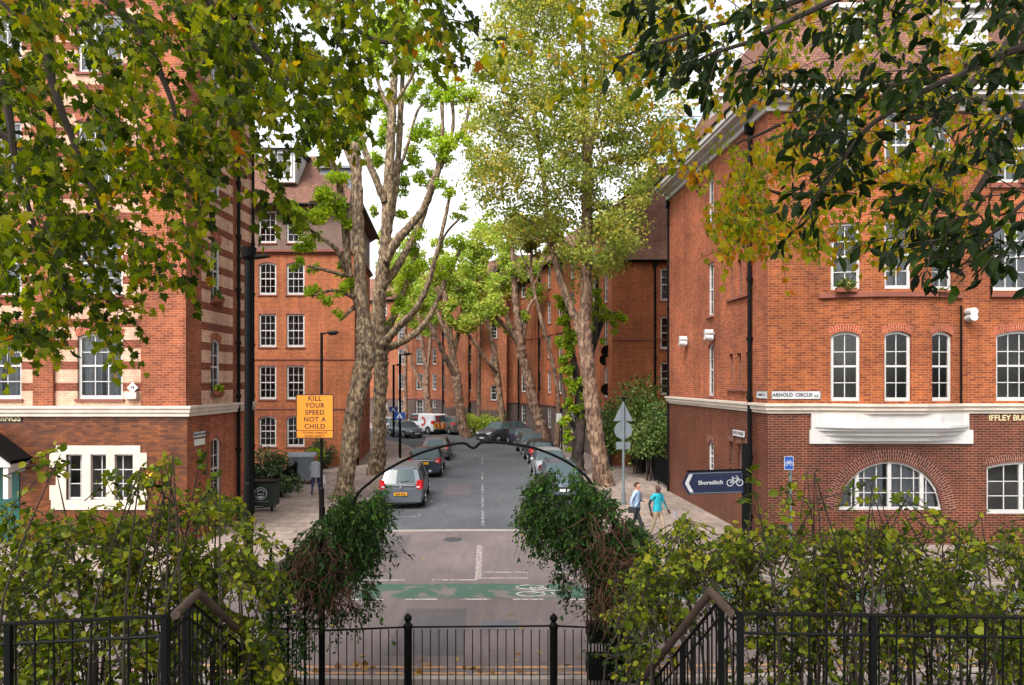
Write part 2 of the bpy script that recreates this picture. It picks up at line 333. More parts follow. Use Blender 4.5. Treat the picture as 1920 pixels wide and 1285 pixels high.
# ------------------------------------------------------------------ leaves
def leaf_template(kind):
    if kind == 'plane':
        o = [(0, 0), (.16, -.10), (.50, .02), (.34, .18), (.56, .48), (.30, .44), (.22, .62), (0, 1.0), (-.22, .62), (-.30, .44), (-.56, .48), (-.34, .18), (-.50, .02), (-.16, -.10)]
        v = [(0, .35, -.03)]+[(x, y, -.10*abs(x)-.08*(y*y)) for x, y in o]
        f = [(0, 1+i, 1+(i+1) % len(o)) for i in range(len(o))]
    elif kind == 'oval':
        o = [(0, 0), (.28, .18), (.39, .48), (.26, .8), (0, 1), (-.26, .8), (-.39, .48), (-.28, .18)]
        v = [(x, y, .25*abs(x)-.1*y*y) for x, y in o]; f = [(0, 1, 2, 3, 4), (0, 4, 5, 6, 7)]
    elif kind == 'lance':
        o = [(0, 0), (.15, .2), (.22, .5), (.14, .8), (0, 1), (-.14, .8), (-.22, .5), (-.15, .2)]
        v = [(x, y, .3*abs(x)-.15*y*y) for x, y in o]; f = [(0, 1, 2, 3, 4), (0, 4, 5, 6, 7)]
    else:
        v = [(0, 0, 0), (.42, .3, -.05), (.25, .8, -.02), (0, 1, -.1), (-.25, .8, -.02), (-.42, .3, -.05)]; f = [(0, 1, 2, 3), (0, 3, 4, 5)]
    return np.array(v), f
def leaf_mesh(name, pts, size, kind, mat, off, tip=None, tint=None, up=.6, droop=.3):
    """one mesh of many leaves; pts Nx3 world, tip Nx3 preferred direction"""
    pts = np.asarray(pts, float); n = len(pts); tv, tf = leaf_template(kind)
    size = np.broadcast_to(np.asarray(size, float), (n,))
    d = rng.normal(size=(n, 3)); d /= np.linalg.norm(d, axis=1)[:, None]
    if tip is not None: d = d*.6+np.asarray(tip)
    d[:, 2] -= droop; d /= np.linalg.norm(d, axis=1)[:, None]
    nn = rng.normal(size=(n, 3)); nn /= np.linalg.norm(nn, axis=1)[:, None]; nn[:, 2] += up
    nn -= d*(nn*d).sum(1)[:, None]; nn /= np.linalg.norm(nn, axis=1)[:, None]; s = np.cross(d, nn)
    V = (pts[:, None, :]+size[:, None, None]*(tv[None, :, 0:1]*s[:, None, :]+tv[None, :, 1:2]*d[:, None, :]+tv[None, :, 2:3]*nn[:, None, :])).reshape(-1, 3)
    V -= np.array(off)[None, :]
    k = len(tv); me = bpy.data.meshes.new(name); me.vertices.add(n*k); me.vertices.foreach_set('co', V.astype(np.float32).ravel())
    lens = [len(f) for f in tf]; L = sum(lens); fl = np.concatenate([np.array(f) for f in tf])
    me.loops.add(n*L); me.loops.foreach_set('vertex_index', (fl[None, :]+np.arange(n)[:, None]*k).ravel().astype(np.int32))
    st = np.cumsum([0]+lens[:-1]); me.polygons.add(n*len(tf))
    me.polygons.foreach_set('loop_start', (st[None, :]+np.arange(n)[:, None]*L).ravel().astype(np.int32))
    try: me.polygons.foreach_set('loop_total', np.tile(lens, n).astype(np.int32))
    except Exception: pass
    me.update(calc_edges=True)
    if tint is None: tint = rng.random(n)
    a = me.attributes.new('tint', 'FLOAT', 'POINT'); a.data.foreach_set('value', np.repeat(np.clip(tint, 0, 1), k).astype(np.float32))
    me.materials.append(M[mat]); return me
def in_poly(pts, poly):
    x, y = pts[:, 0], pts[:, 1]; ins = np.zeros(len(pts), bool); n = len(poly)
    for i in range(n):
        x0, y0 = poly[i]; x1, y1 = poly[(i+1) % n]
        c = ((y0 > y) != (y1 > y)) & (x < (x1-x0)*(y-y0)/((y1-y0)+1e-9)+x0); ins ^= c
    return ins
def sample_poly(poly, n, gs=0, gt=0):
    poly = np.array(poly, float); lo = poly.min(0); hi = poly.max(0); out = np.zeros((0, 2))
    while len(out) < n:
        q = rng.random((n*2, 2))*(hi-lo)+lo; q = q[in_poly(q, poly)]
        if gs: q = q[[NZ.noise(Vector((p[0]/gs, p[1]/gs, gs)))+.5*NZ.noise(Vector((p[0]/gs*2.3, p[1]/gs*2.3, gs+7))) > gt for p in q]]
        out = np.vstack([out, q])
    return out[:n]
def px2w(xy, d):
    d = np.full(len(xy), float(d)); return np.stack([(xy[:, 0]-960)/F*d, d, H0+(YH-xy[:, 1])/F*d], 1)
def ball(n, c, r, fl=(1, 1, 1), shell=.5):
    d = rng.normal(size=(n, 3)); d /= np.linalg.norm(d, axis=1)[:, None]; rr = r*(rng.random(n)**shell)[:, None]
    return np.array(c)[None, :]+d*rr*np.array(fl)[None, :]

# ------------------------------------------------------------------ setting: ground, roads, pavements, markings
g = MB(); g.poly([(-400, -60, 0), (400, -60, 0), (400, 900, 0), (-400, 900, 0)]); structure('circus_road', g, 'asphalt_red')
def arc(d0, x0=-30, x1=30, k=.0035, n=40, xc=-1):
    return [(x0+(x1-x0)*i/n, d0-k*(x0+(x1-x0)*i/n-xc)**2) for i in range(n+1)]
RK = [(3.2, 23.3), (3.15, 32), (2.85, 41), (2.2, 50), (1.0, 57), (-2, 64), (-7, 69.5), (-14, 73.5), (-30, 78)]
LK = [(-5.9, 23.3), (-6.0, 30), (-6.3, 43), (-6.8, 48), (-8.6, 54), (-12.5, 59.5), (-20, 64), (-30, 67)]
RKs = [tuple(p) for p in smooth_path(RK, 5)]; LKs = [tuple(p) for p in smooth_path(LK, 5)]
g = MB(); 
RR = [(x+.05, y) for x, y in RKs]; LL = [(x-.05, y) for x, y in LKs]
for i in range(len(LL)-1):
    j = i*(len(RR)-1)/(len(LL)-1); j2 = (i+1)*(len(RR)-1)/(len(LL)-1)
    def at(t): a = int(t); b = min(a+1, len(RR)-1); w = t-a; return (RR[a][0]*(1-w)+RR[b][0]*w, RR[a][1]*(1-w)+RR[b][1]*w)
    a, b = LL[i], at(j); c, d = at(j2), LL[i+1]; g.poly([(a[0], a[1], .004), (b[0], b[1], .004), (c[0], c[1], .004), (d[0], d[1], .004)])
structure('side_road', g, 'asphalt')
def pavement(name, outline, kerb_idx):
    """raised slab sheet + kerb stones along the given part of the outline"""
    g = MB(); g.poly([(x, y, .12) for x, y in outline]); structure(name, g, 'slabs')
    k = MB(); pts = [outline[i] for i in kerb_idx]
    for a, b in zip(pts, pts[1:]):
        a = Vector((a[0], a[1], 0)); b = Vector((b[0], b[1], 0)); t = (b-a); L = t.length
        if L < .01: continue
        t /= L; n = Vector((t.y, -t.x, 0)); k.frame_box(a-n*.0, t, -n, L, .15, .126)
    return structure('kerb', k, 'kerb')
lp = [(-30, 13.6), (-20, 15.2), (-14, 16.2), (-9.5, 16.9), (-7.6, 17.4), (-6.6, 18.4), (-6.05, 20.2), (-5.9, 22)]+LKs
lo = lp+[(-30, 40), (-40, 30)]
pavement('pavement', lo, range(len(lp)))
rp = [(30, 14.6), (20, 16), (12, 16.9), (7, 17.4), (4.8, 18.2), (3.7, 19.6), (3.25, 21.5)]+RKs
pavement('pavement', (rp+[(40, 95), (60, 30)])[::-1], [len(rp)+1-i for i in range(len(rp))])
mk = MB()
def strip(mb, a, b, w, z, mat=0):
    a = Vector((a[0], a[1], z)); b = Vector((b[0], b[1], z)); t = (b-a).normalized(); n = Vector((-t.y, t.x, 0))*w/2
    mb.poly([a-n, b-n, b+n, a+n], mat)
def curve_strip(mb, pts, w, z, mat=0):
    for a, b in zip(pts, pts[1:]): strip(mb, a, b, w, z, mat)
g = MB(); c = arc(16.62, -5.2, 26, .004, 40)
for a, b in zip(c, c[1:]): g.poly([(a[0], a[1]-.56, .004), (b[0], b[1]-.56, .004), (b[0], b[1]+.56, .004), (a[0], a[1]+.56, .004)])
structure('green_cycle_lane', g, 'green_lane')
g = MB(); c = arc(23.35, -6.0, 3.3, .012, 16)
for a, b in zip(c, c[1:]): g.poly([(a[0], a[1]-.14, .008), (b[0], b[1]-.14, .008), (b[0], b[1]+.14, .008), (a[0], a[1]+.14, .008)])
structure('raised_table_edge', g, 'kerb')
def dashes(mb, d, x0, x1, L, G, w, z, k=.004):
    x = x0
    while x < x1:
        strip(mb, (x, d-k*(x+1)**2), (min(x+L, x1), d-k*(min(x+L, x1)+1)**2), w, z); x += L+G
dashes(mk, 15.95, -5, 14, .75, .5, .07, .008); dashes(mk, 17.5, -3.9, -.9, 1.15, .7, .07, .008)
structure('road_marking', mk, 'line')
mk = MB(); strip(mk, (-.87, 17.55), (-1.0, 21.2), .17, .008)
dashes(mk, 18.2, -.78, 9, 1.2, .6, .12, .008); dashes(mk, 17.66, -.78, 9, 1.2, .6, .12, .008)
mk.poly([(.55, 20.3, .008), (1.5, 20.3, .008), (1.1, 21.6, .008)])
structure('faded_road_marking', mk, 'line_faint')
mk = MB()
for y0, y1 in ((24, 27), (27.6, 30.5), (31, 33.8), (35.2, 38.2), (42, 45)): strip(mk, (-1-.045*(y0-23.5), y0), (-1-.045*(y1-23.5), y1), .11, .012)
strip(mk, (-4.35, 25.6), (-3.55, 25.7), .1, .012); strip(mk, (-3.55, 25.65), (-3.5, 26.2), .1, .012); strip(mk, (-3.45, 28.3), (-3.4, 29.2), .1, .012)
strip(mk, (-3.5, 35), (-3.5, 35.6), .1, .012)
structure('worn_road_marking', mk, 'line_dark')
yl = MB()
for dd in (12.15, 11.9): curve_strip(yl, arc(dd, -14, 14, -.004, 30), .09, .008)
structure('double_yellow_lines', yl, 'yline')
# bicycle symbol on the green lane
bk = MB()
def ell(mb, cx, cy, rx, ry, w, z, n=24):
    for i in range(n):
        a, b = 2*math.pi*i/n, 2*math.pi*(i+1)/n
        mb.poly([(cx+(rx-w)*math.cos(a), cy+(ry-w)*math.sin(a), z), (cx+rx*math.cos(a), cy+ry*math.sin(a), z), (cx+rx*math.cos(b), cy+ry*math.sin(b), z), (cx+(rx-w)*math.cos(b), cy+(ry-w)*math.sin(b), z)])
ell(bk, .45, 16.88, .36, .2, .06, .012); ell(bk, .45, 16.34, .36, .2, .06, .012)
for a, b in (((.45, 16.88), (.95, 16.72)), ((.45, 16.34), (.9, 16.6)), ((.95, 16.72), (.5, 16.6)), ((.5, 16.6), (.45, 16.88)), ((.9, 16.6), (1.35, 16.55)), ((1.35, 16.3), (1.35, 16.8)), ((.95, 16.45), (1.0, 16.3))): strip(bk, a, b, .06, .014)
structure('bicycle_road_marking', bk, 'line')
mh = MB(); mh.box((-.62, 14.0, .001), (.12, 14.55, .009)); o = mh.build('manhole_cover', flat('cast_iron', (112, 112, 116), .9, spec=.1, bump=.5)); tag(o, 'grey rectangular manhole cover set in the pink road behind the gate', 'manhole cover')
g = MB()
for x0, y0, x1, y1 in ((-3.2, 30.5, -1.9, 34), (.2, 25.2, 1.6, 28.8), (-2.4, 12.7, -.9, 15.3), (1.3, 18.4, 3.0, 19.8), (-4.4, 19.6, -3.2, 22.6)):
    z = .0105 if y0 > 24 else .0055; g.poly([(x0, y0, z), (x1, y0, z), (x1-.1, y1, z), (x0+.05, y1, z)])
structure('road_repair_patch', g, ground_mat('dark_patch_asphalt', (104, 98, 100)))
for x, y, z, lb in ((2.75, 26.5, .006, 'iron drain grating at the right kerb'), (-5.5, 25.2, .006, 'iron drain grating at the left kerb near the silver car'), (-1.9, 22.0, .003, 'small round cover in the pink road surface')):
    g = MB(); g.box((x-.22, y-.22, z-.003), (x+.22, y+.22, z+.006)) if 'grating' in lb else g.cyl((x, y, z-.002), .3, .008, 20); tag(g.build('drain_cover', flat('iron', (74, 74, 78), .8, spec=.2)), lb, 'drain cover')
# mound, steps
g = MB(); n = 24
def mound_z(x, y):
    e = max(0, (11.2-.006*x*x-y)/8.6); h = 3.2*min(1, e)**.8 if e > 0 else 0
    return h
xs = [-30+i*1.5 for i in range(41)]; ys = [-8+i*.8 for i in range(25)]
ring = MB()
for i in range(len(xs)-1):
    for j in range(len(ys)-1):
        q = [(xs[i], ys[j]), (xs[i+1], ys[j]), (xs[i+1], ys[j+1]), (xs[i], ys[j+1])]
        cx = (xs[i]+xs[i+1])/2; cy = (ys[j]+ys[j+1])/2
        if cy > 11.2-.006*cx*cx: continue
        zo = -1.2 if (-3.6 < cx < 2.1 and cy > 3) else .0
        if zo: continue
        g.poly([(x, y, mound_z(x, y)+.02) for x, y in q])
structure('garden_mound', g, 'soil')
st = MB(); NS = 15
for i in range(NS):
    y1 = 9.9-i*.32; z = .17*(i+1); c0 = -.38-.085*(y1-4.6)
    st.box((c0-2.5, y1-.32, 0), (c0+2.5, y1, z))
st.box((-3.9, 1.8, 0), (3.2, 9.9-NS*.32, 2.55)); st.box((-3.9, -4, 0), (3.2, 1.8, 3.4)); st.box((-3.9, 1.8, 2.551), (3.2, 2.15, 2.97)); st.box((-4, 9.9, 0), (2.6, 11.3, .03))
structure('stone_steps', st, 'step')
k = MB()
c = arc(11.7, -20, 20, -.004, 30)
for a, b in zip(c, c[1:]):
    a = Vector((a[0], a[1]-.25, 0)); b = Vector((b[0], b[1]-.25, 0)); t = (b-a); L = t.length; t /= L; k.frame_box(a, t, Vector((-t.y, t.x, 0)), L, .15, .1)
structure('inner_kerb', k, 'kerb')
# fallen leaves
pp = []
for _ in range(900):
    x = random.uniform(-14, 14); y = random.choice([random.uniform(12, 23), random.uniform(20, 45), random.uniform(11.8, 12.8)])
    z = .016 if (-5.8 < x < 3 and y > 17) or y < 16 else .135
    if -5.5 < x < 2.8 and y > 13 and random.random() < .8: continue
    pp.append((x, y, z))
me = leaf_mesh('fallen_leaves', pp, rng.uniform(.05, .13, len(pp)), 'plane', 'lf_fallen', (0, 0, 0), up=6, droop=0)
tag(link('fallen_leaves', me), 'dry brown leaves scattered over the pavements and road', 'leaves', kind='stuff')

# ------------------------------------------------------------------ walls and windows
IN = 1   # material slot 1 of every wall mesh = room interior
def wall(b, p0, p1, z0, z1, ops=(), mat=0, depth=.11, room=.7, archmat=None, off=0.0):
    """vertical wall p0->p1 (outside on the right hand), openings (u0,u1,v0,v1,arch) cut out with reveals and a dim room behind"""
    p0 = Vector((p0[0], p0[1], 0)); p1 = Vector((p1[0], p1[1], 0)); t = p1-p0; L = t.length; t /= L; n = Vector((t.y, -t.x, 0)); p0 = p0+n*off
    def W(u, v, d=0): q = p0+t*u-n*d; return (q.x, q.y, v)
    us = sorted({0, L, *[o[0] for o in ops], *[o[1] for o in ops]}); vs = sorted({z0, z1, *[o[2] for o in ops], *[o[3] for o in ops]})
    vs = [v for v in vs if z0 <= v <= z1]
    for i in range(len(us)-1):
        run = None
        for j in range(len(vs)-1):
            cu = (us[i]+us[i+1])/2; cv = (vs[j]+vs[j+1])/2
            hole = any(o[0] < cu < o[1] and o[2] < cv < o[3] for o in ops)
            if hole: continue
            b.poly([W(us[i], vs[j]), W(us[i+1], vs[j]), W(us[i+1], vs[j+1]), W(us[i], vs[j+1])], mat)
    for o in ops:
        u0, u1, v0, v1 = o[:4]; a = o[4] if len(o) > 4 else 0; w = u1-u0
        sp = v1-a
        b.poly([W(u0, v0), W(u0, sp), W(u0, sp, depth), W(u0, v0, depth)], mat); b.poly([W(u1, v0), W(u1, v0, depth), W(u1, sp, depth), W(u1, sp)], mat)
        b.poly([W(u0, v0), W(u0, v0, depth), W(u1, v0, depth), W(u1, v0)], mat)
        if a:
            N_ = 16 if a > w*.3 else 8
            def ah(u): s = (2*(u-u0)/w-1); return sp+a*(math.sqrt(max(0, 1-s*s)) if a > w*.3 else 1-s*s)
            pu = [u0+w*k/N_ for k in range(N_+1)]
            for k in range(N_):
                a0, a1 = ah(pu[k]), ah(pu[k+1])
                if v1-min(a0, a1) > 1e-4: b.poly([W(pu[k], a0), W(pu[k+1], a1), W(pu[k+1], v1), W(pu[k], v1)], mat)
                b.poly([W(pu[k], a0), W(pu[k], a0, depth), W(pu[k+1], a1, depth), W(pu[k+1], a1)], mat)
        else: b.poly([W(u0, v1), W(u1, v1), W(u1, v1, depth), W(u0, v1, depth)], mat)
        d2 = depth+room
        b.poly([W(u0-.3, v0-.1, d2), W(u1+.3, v0-.1, d2), W(u1+.3, v1+.1, d2), W(u0-.3, v1+.1, d2)], IN)
        for q in (((u0, v0), (u0, v1), (u0-.3, v1+.1), (u0-.3, v0-.1)), ((u1, v1), (u1, v0), (u1+.3, v0-.1), (u1+.3, v1+.1)), ((u0, v1), (u1, v1), (u1+.3, v1+.1), (u0-.3, v1+.1)), ((u1, v0), (u0, v0), (u0-.3, v0-.1), (u1+.3, v0-.1))):
            b.poly([W(q[0][0], q[0][1], depth+.002), W(q[1][0], q[1][1], depth+.002), W(q[2][0], q[2][1], d2), W(q[3][0], q[3][1], d2)], IN)
        if archmat is not None:
            th = .23 if a < w*.3 else .42; K = 14 if a < w*.3 else 30; last = None; s_ = 0
            for k in range(K+1):
                if a > w*.3:
                    ang = math.pi*(1-k/K); pi = (u0+w/2+w/2*math.cos(ang), sp+a*math.sin(ang)); po = (u0+w/2+(w/2+th)*math.cos(ang), sp+(a+th)*math.sin(ang))
                else:
                    u = u0-.02+(w+.04)*k/K; s = 2*(u-u0)/w-1; e = sp+a*(1-min(1, s*s)) if a else v1
                    sl = 2*a*s*2/w if a else -s*.0; pi = (u, e); dx = (.35*s)*th; po = (u+dx, e+th)
                if last:
                    l = math.hypot(pi[0]-last[0][0], pi[1]-last[0][1])*1.15
                    b.poly([W(*last[0], -.004), W(*pi, -.004), W(*po, -.004), W(*last[1], -.004)], archmat, uv=[(0.005, s_), (0.005, s_+l), (th, s_+l), (th, s_)]); s_ += l
                last = (pi, po)
    return p0, t, n
WC = {}
def window_meshes(w, h, cols, rows, arch, fw, sash, mull=0):
    key = (round(w, 2), round(h, 2), cols, rows, round(arch, 2), fw, sash, mull)
    if key in WC: return WC[key]
    f = MB(); bar = .026
    def top(x):
        s = 2*x/w; s = max(-1, min(1, s))
        if not arch: return h
        return h-arch+arch*(math.sqrt(max(0, 1-s*s)) if arch > w*.3 else 1-s*s)
    f.box((-w/2, -.02, 0), (-w/2+fw, .06, max(h-arch, .05))); f.box((w/2-fw, -.02, 0), (w/2, .06, max(h-arch, .05)))
    f.box((-w/2+fw, -.022, 0), (w/2-fw, .06, fw*1.3))
    K = 24 if arch > w*.3 else 10
    for k in range(K):
        if arch > w*.3: xa, xb = [-w/2*math.cos(math.pi*q/K) for q in (k, k+1)]
        else: xa, xb = -w/2+w*k/K, -w/2+w*(k+1)/K
        za, zb = top(xa), top(xb); 
        if arch > w*.3:
            sc = 1-2*fw/w; ia, ib = (xa*sc, (za-(h-arch))*sc+(h-arch)), (xb*sc, (zb-(h-arch))*sc+(h-arch))
        else: ia, ib = (xa, za-fw), (xb, zb-fw)
        f.poly([(xa, -.021, za), (ia[0], -.021, ia[1]), (ib[0], -.021, ib[1]), (xb, -.021, zb)]); f.poly([(ia[0], -.021, ia[1]), (ia[0], .06, ia[1]), (ib[0], .06, ib[1]), (ib[0], -.021, ib[1])])
    if sash: f.box((-w/2+fw, .0, h*.5-.03), (w/2-fw, .05, h*.5+.03))
    if mull:
        for k in range(1, mull+1): x = -w/2+w*k/(mull+1) if mull != 3 else (-.5+[0, .19, .5, .81][k])*w; f.box((x-.055, -.035, 0), (x+.055, .06, top(x)-.01))
    cn = cols
    for k in range(1, cn):
        x = -w/2+fw+(w-2*fw)*k/cn
        f.box((x-bar/2, .006, .02), (x+bar/2, .036, top(x)-fw*.6))
    for k in range(1, rows):
        z = fw+(h-arch*(.5 if arch < w*.3 else 0)-2*fw)*k/rows
        if sash and abs(z-h*.5) < .12: continue
        hw = w/2-fw*.5
        if arch > w*.3 and z > h-arch: hw = w/2*math.sqrt(max(.02, 1-((z-(h-arch))/arch)**2))-fw*.6
        f.box((-hw, .008, z-bar/2), (hw, .034, z+bar/2))
    p = MB()
    pts = [(-w/2+.02, .02, .02), (w/2-.02, .02, .02)]+[(x, .02, top(x)-.02) for x in [w/2*math.cos(math.pi*k/12)*.98 for k in range(13)]] if arch else [(-w/2+.02, .02, .02), (w/2-.02, .02, .02), (w/2-.02, .02, h-.02), (-w/2+.02, .02, h-.02)]
    p.poly(pts)
    c = MB(); K = 48
    for k in range(K):
        x0, x1 = -w/2+w*k/K, -w/2+w*(k+1)/K; y0 = .14+.025*math.sin(k*1.1)+.012*math.sin(k*2.7); y1 = .14+.025*math.sin((k+1)*1.1)+.012*math.sin((k+1)*2.7)
        if key[5] and w > .55 and abs((x0+x1)/2) < w*.05: continue
        c.poly([(x0, y0, .01), (x1, y1, .01), (x1, y1, min(top(x0), top(x1))), (x0, y0, min(top(x0), top(x1)))])
    s = MB(); s.box((-w/2-.06, -.16, -.075), (w/2+.06, -.0, 0))
    WC[key] = (f.mesh('window', 'paint'), p.mesh('pane', 'glass'), c.mesh('curtain', 'net'), s.mesh('sill', 'terrac'))
    b = MB(); b.poly([(-w/2, .1, h*.45), (w/2, .1, h*.45), (w/2, .1, h*.97), (-w/2, .1, h*.97)])
    WC[key] += (b.mesh('blind', 'net2'),)
    return WC[key]
def put_windows(parent, p0, p1, ops, cols=2, rows=4, fw=.07, sash=True, depth=.1, curtain=.4, sill=True, off=0, sillmat=None, seed=0, mull=0):
    p0 = Vector((p0[0], p0[1], 0)); p1 = Vector((p1[0], p1[1], 0)); t = (p1-p0).normalized(); n = Vector((t.y, -t.x, 0)); p0 = p0+n*off; rz = math.atan2(t.y, t.x)
    rnd = random.Random(seed+int(p0.x*10))
    for o in ops:
        u0, u1, v0, v1 = o[:4]; a = o[4] if len(o) > 4 else 0
        if len(o) > 5 and o[5] == 'slot': continue
        f, p, c, s, bl = window_meshes(u1-u0, v1-v0, cols, rows, a, fw, sash, mull)
        q = p0+t*(u0+u1)/2-n*depth; loc = Vector((q.x, q.y, v0))-parent.location
        wo = link('window', f, parent, loc, rz); link('pane', p, wo)
        r = rnd.random()
        if r < curtain: link('curtain', c, wo)
        elif r < curtain+.35: link('blind', bl, wo)
        if sill: link('sill', s, wo, (0, -.0, 0))
def pipe(parent, x, y, z0, z1, r=.055, name='drainpipe', hopper=True):
    m = MB(); m.cyl((x, y, z0), r, z1-z0, 10)
    z = z0+.6
    while z < z1: m.cyl((x, y, z), r*1.45, .12, 10); z += 1.9
    if hopper: m.box((x-.13, y-.13, z1-.05), (x+.13, y+.13, z1+.25))
    return m.build(name, 'black', parent, smooth=False)
def prism(b, poly, z0, z1, mat=0, top=True):
    n = len(poly)
    for i in range(n): a, c = poly[i], poly[(i+1) % n]; b.poly([(a[0], a[1], z0), (c[0], c[1], z0), (c[0], c[1], z1), (a[0], a[1], z1)], mat)
    if top: b.poly([(x, y, z1) for x, y in poly], mat); b.poly([(x, y, z0) for x, y in poly[::-1]], mat)
def course(pts, z0, z1, proj, name, parent, mat='stone', steps=None):
    """moulded horizontal band following wall points (outside on the right hand)"""
    b = MB(); prof = steps or [(z0, z1, proj)]
    for (za, zb, pr) in prof:
        P_ = [Vector((x, y, 0)) for x, y in pts]; ns = []
        for a, c in zip(P_, P_[1:]): t = (c-a).normalized(); ns.append(Vector((t.y, -t.x, 0)))
        out = []
        for i, p in enumerate(P_):
            na = ns[max(i-1, 0)]; nb = ns[min(i, len(ns)-1)]; nn = (na+nb); nn /= nn.length; k = 1/max(.4, nn.dot(na)); out.append(p+nn*pr*k)
        for i in range(len(P_)-1):
            a, c, d, e = P_[i], P_[i+1], out[i+1], out[i]
            b.poly([(e.x, e.y, za), (d.x, d.y, za), (d.x, d.y, zb), (e.x, e.y, zb)])
            b.poly([(e.x, e.y, zb), (d.x, d.y, zb), (c.x, c.y, zb), (a.x, a.y, zb)]); b.poly([(a.x, a.y, za), (c.x, c.y, za), (d.x, d.y, za), (e.x, e.y, za)])
        for i, o_ in ((0, 0), (-1, -1)): a, e = P_[i], out[i]; b.poly([(a.x, a.y, za), (e.x, e.y, za), (e.x, e.y, zb), (a.x, a.y, zb)])
    return b.build(name, mat, parent)
def leafpatch(name, label, cat, c, r, n, size, mat, fl=(1, 1, 1), group=None, pot=None, kind='oval'):
    t = thing(name, label, cat, c, 0, group)
    if pot: pb = MB(); pb.box((c[0]-pot[0]/2, c[1]-pot[1]/2, c[2]), (c[0]+pot[0]/2, c[1]+pot[1]/2, c[2]+pot[2])); pb.build('trough', 'terracotta_pot', t)
    pts = ball(n, (c[0], c[1], c[2]+(pot[2] if pot else 0)+r*.3), r, fl); link('foliage', leaf_mesh('foliage', pts, rng.uniform(size*.6, size*1.2, n), kind, mat, t.location, droop=0), t)
    return t

# ------------------------------------------------------------------ corner mansion block on the right (E)
YE = 20.8; SE = YE/F
def xe(px): return (px-960)*SE
def ze(py): return H0+(YH-py)*SE
E0 = (7.8, YE); E1 = (7.1, 31.0); ER = (24, YE)
bE = thing('mansion_block', 'orange brick corner block with dark ground floor, half round window and cream corbelled bay', 'building', (7.8, 20.8, 0))
w = MB(); MATS_E = ['brick_orange', 'interior', 'brick_dark', 'brick_arch', 'brick_archd', 'stone', 'brick_red']
sideL = math.hypot(E1[0]-E0[0], E1[1]-E0[1]); sd_ = Vector((E0[0]-E1[0], E0[1]-E1[1], 0)).normalized()
def us(d): return (31.0-d)/10.2*sideL     # distance along side wall from far end for depth d
# side wall, walked far -> near
g0 = [(us(25.95), us(25.35), 1.7, 2.85, .14)]+[(us(d+.17), us(d-.17), 1.9, 3.0) for d in (22.3, 23.0, 23.7)]
g1 = [(us(25.95), us(25.35), 4.55, 6.5, .14)]+[(us(d+.17), us(d-.17), 4.85, 6.05) for d in (22.3, 23.0, 23.7)]
g2 = [(us(25.95), us(25.35), 7.55, 9.55, .0)]+[(us(d+.17), us(d-.17), 7.95, 9.2) for d in (22.3, 23.0, 23.7)]
g3 = [(us(25.95), us(25.35), 10.75, 12.7, .0)]+[(us(d+.17), us(d-.17), 10.9, 12.3) for d in (22.3, 23.0, 23.7)]
wall(w, E1, E0, 0, 4.15, g0, 2, archmat=4); wall(w, E1, E0, 4.15, 13.6, g1+g2+g3, 6)
# front facade: flat corner piece, canted bay, flat right piece
F0 = E0; BA = (xe(1535), YE); BB = (xe(1622), YE-.42); BC = (xe(1716), YE-.42); BD = (xe(1802), YE); F1 = ER
def opx(p0, px0, px1, y0, y1, arch=0, yy=YE):
    s = yy/F; t0 = ((px0-960)*s-p0[0]); t1 = ((px1-960)*s-p0[0]); return (t0, t1, H0+(YH-y1)*s, H0+(YH-y0)*s, arch)
# ground floor plane
ga = [opx(E0, 1572, 1768, 866, 957, 1.48), opx(E0, 1850, 1985, 866, 964, .16)]
# extra window beyond the frame
wall(w, E0, ER, 0, 4.15, ga, 2, archmat=4)
def baywall(z0, z1, rows):
    wall(w, F0, BA, z0, z1, [], 0)
    segs = [(BA, BB), (BB, BC), (BC, BD)]; allops = []
    for a, c in segs:
        L = math.hypot(c[0]-a[0], c[1]-a[1]); ops = []
        for (y0, y1, arch, ww) in rows:
            hw = ww/2; ops.append((L/2-hw, L/2+hw, y0, y1, arch))
        wall(w, a, c, z0, z1, ops, 0, archmat=3); allops.append((a, c, ops))
    return allops
rowsE = [(4.50, 6.60, .12, .80), (7.86, 9.88, 0, .80), (11.16, 13.2, 0, .80)]
aops = baywall(4.15, 13.6, rowsE)
rr = [(xe(1868)-BD[0], xe(1868)-BD[0]+1.55, 4.50, 6.64, .14), (xe(1862)-BD[0], xe(1862)-BD[0]+1.6, 7.86, 9.98, 0), (xe(1862)-BD[0], xe(1862)-BD[0]+1.6, 11.16, 13.3, 0)]
rr += [(a+3.6, b_+3.6, c, d, e) for a, b_, c, d, e in rr]
wall(w, BD, F1, 4.15, 13.6, rr, 0, archmat=3)
for z in (4.15, 13.6):     # bay soffit / top
    w.poly([(BA[0], BA[1], z), (BB[0], BB[1], z), (BC[0], BC[1], z), (BD[0], BD[1], z)], 5)
wall(w, ER, (24, 33), 0, 13.6, [], 0); wall(w, (24, 33), (7.1, 31), 0, 13.6, [], 0)
w.build('wall', MATS_E, bE)
for a, c, ops in aops: put_windows(bE, a, c, ops[:1], 2, 4, .085, curtain=0, sill=False, seed=3); put_windows(bE, a, c, ops[1:], 2, 4, .085, curtain=1, sill=False)
put_windows(bE, BD, F1, rr[:1]+rr[3:4], 4, 4, .085, curtain=0, sill=False, seed=5); put_windows(bE, BD, F1, rr[1:3]+rr[4:], 4, 4, .085, curtain=1, sill=False)
put_windows(bE, E0, ER, ga[:1], 8, 3, .07, sash=False, curtain=1, sill=False, mull=3)
put_windows(bE, E0, ER, ga[1:], 4, 3, .09, sash=False, curtain=0, sill=False, mull=1)
put_windows(bE, E1, E0, [g0[0], g1[0], g2[0], g3[0]], 2, 4, .07, curtain=.5, sill=True, depth=.09)
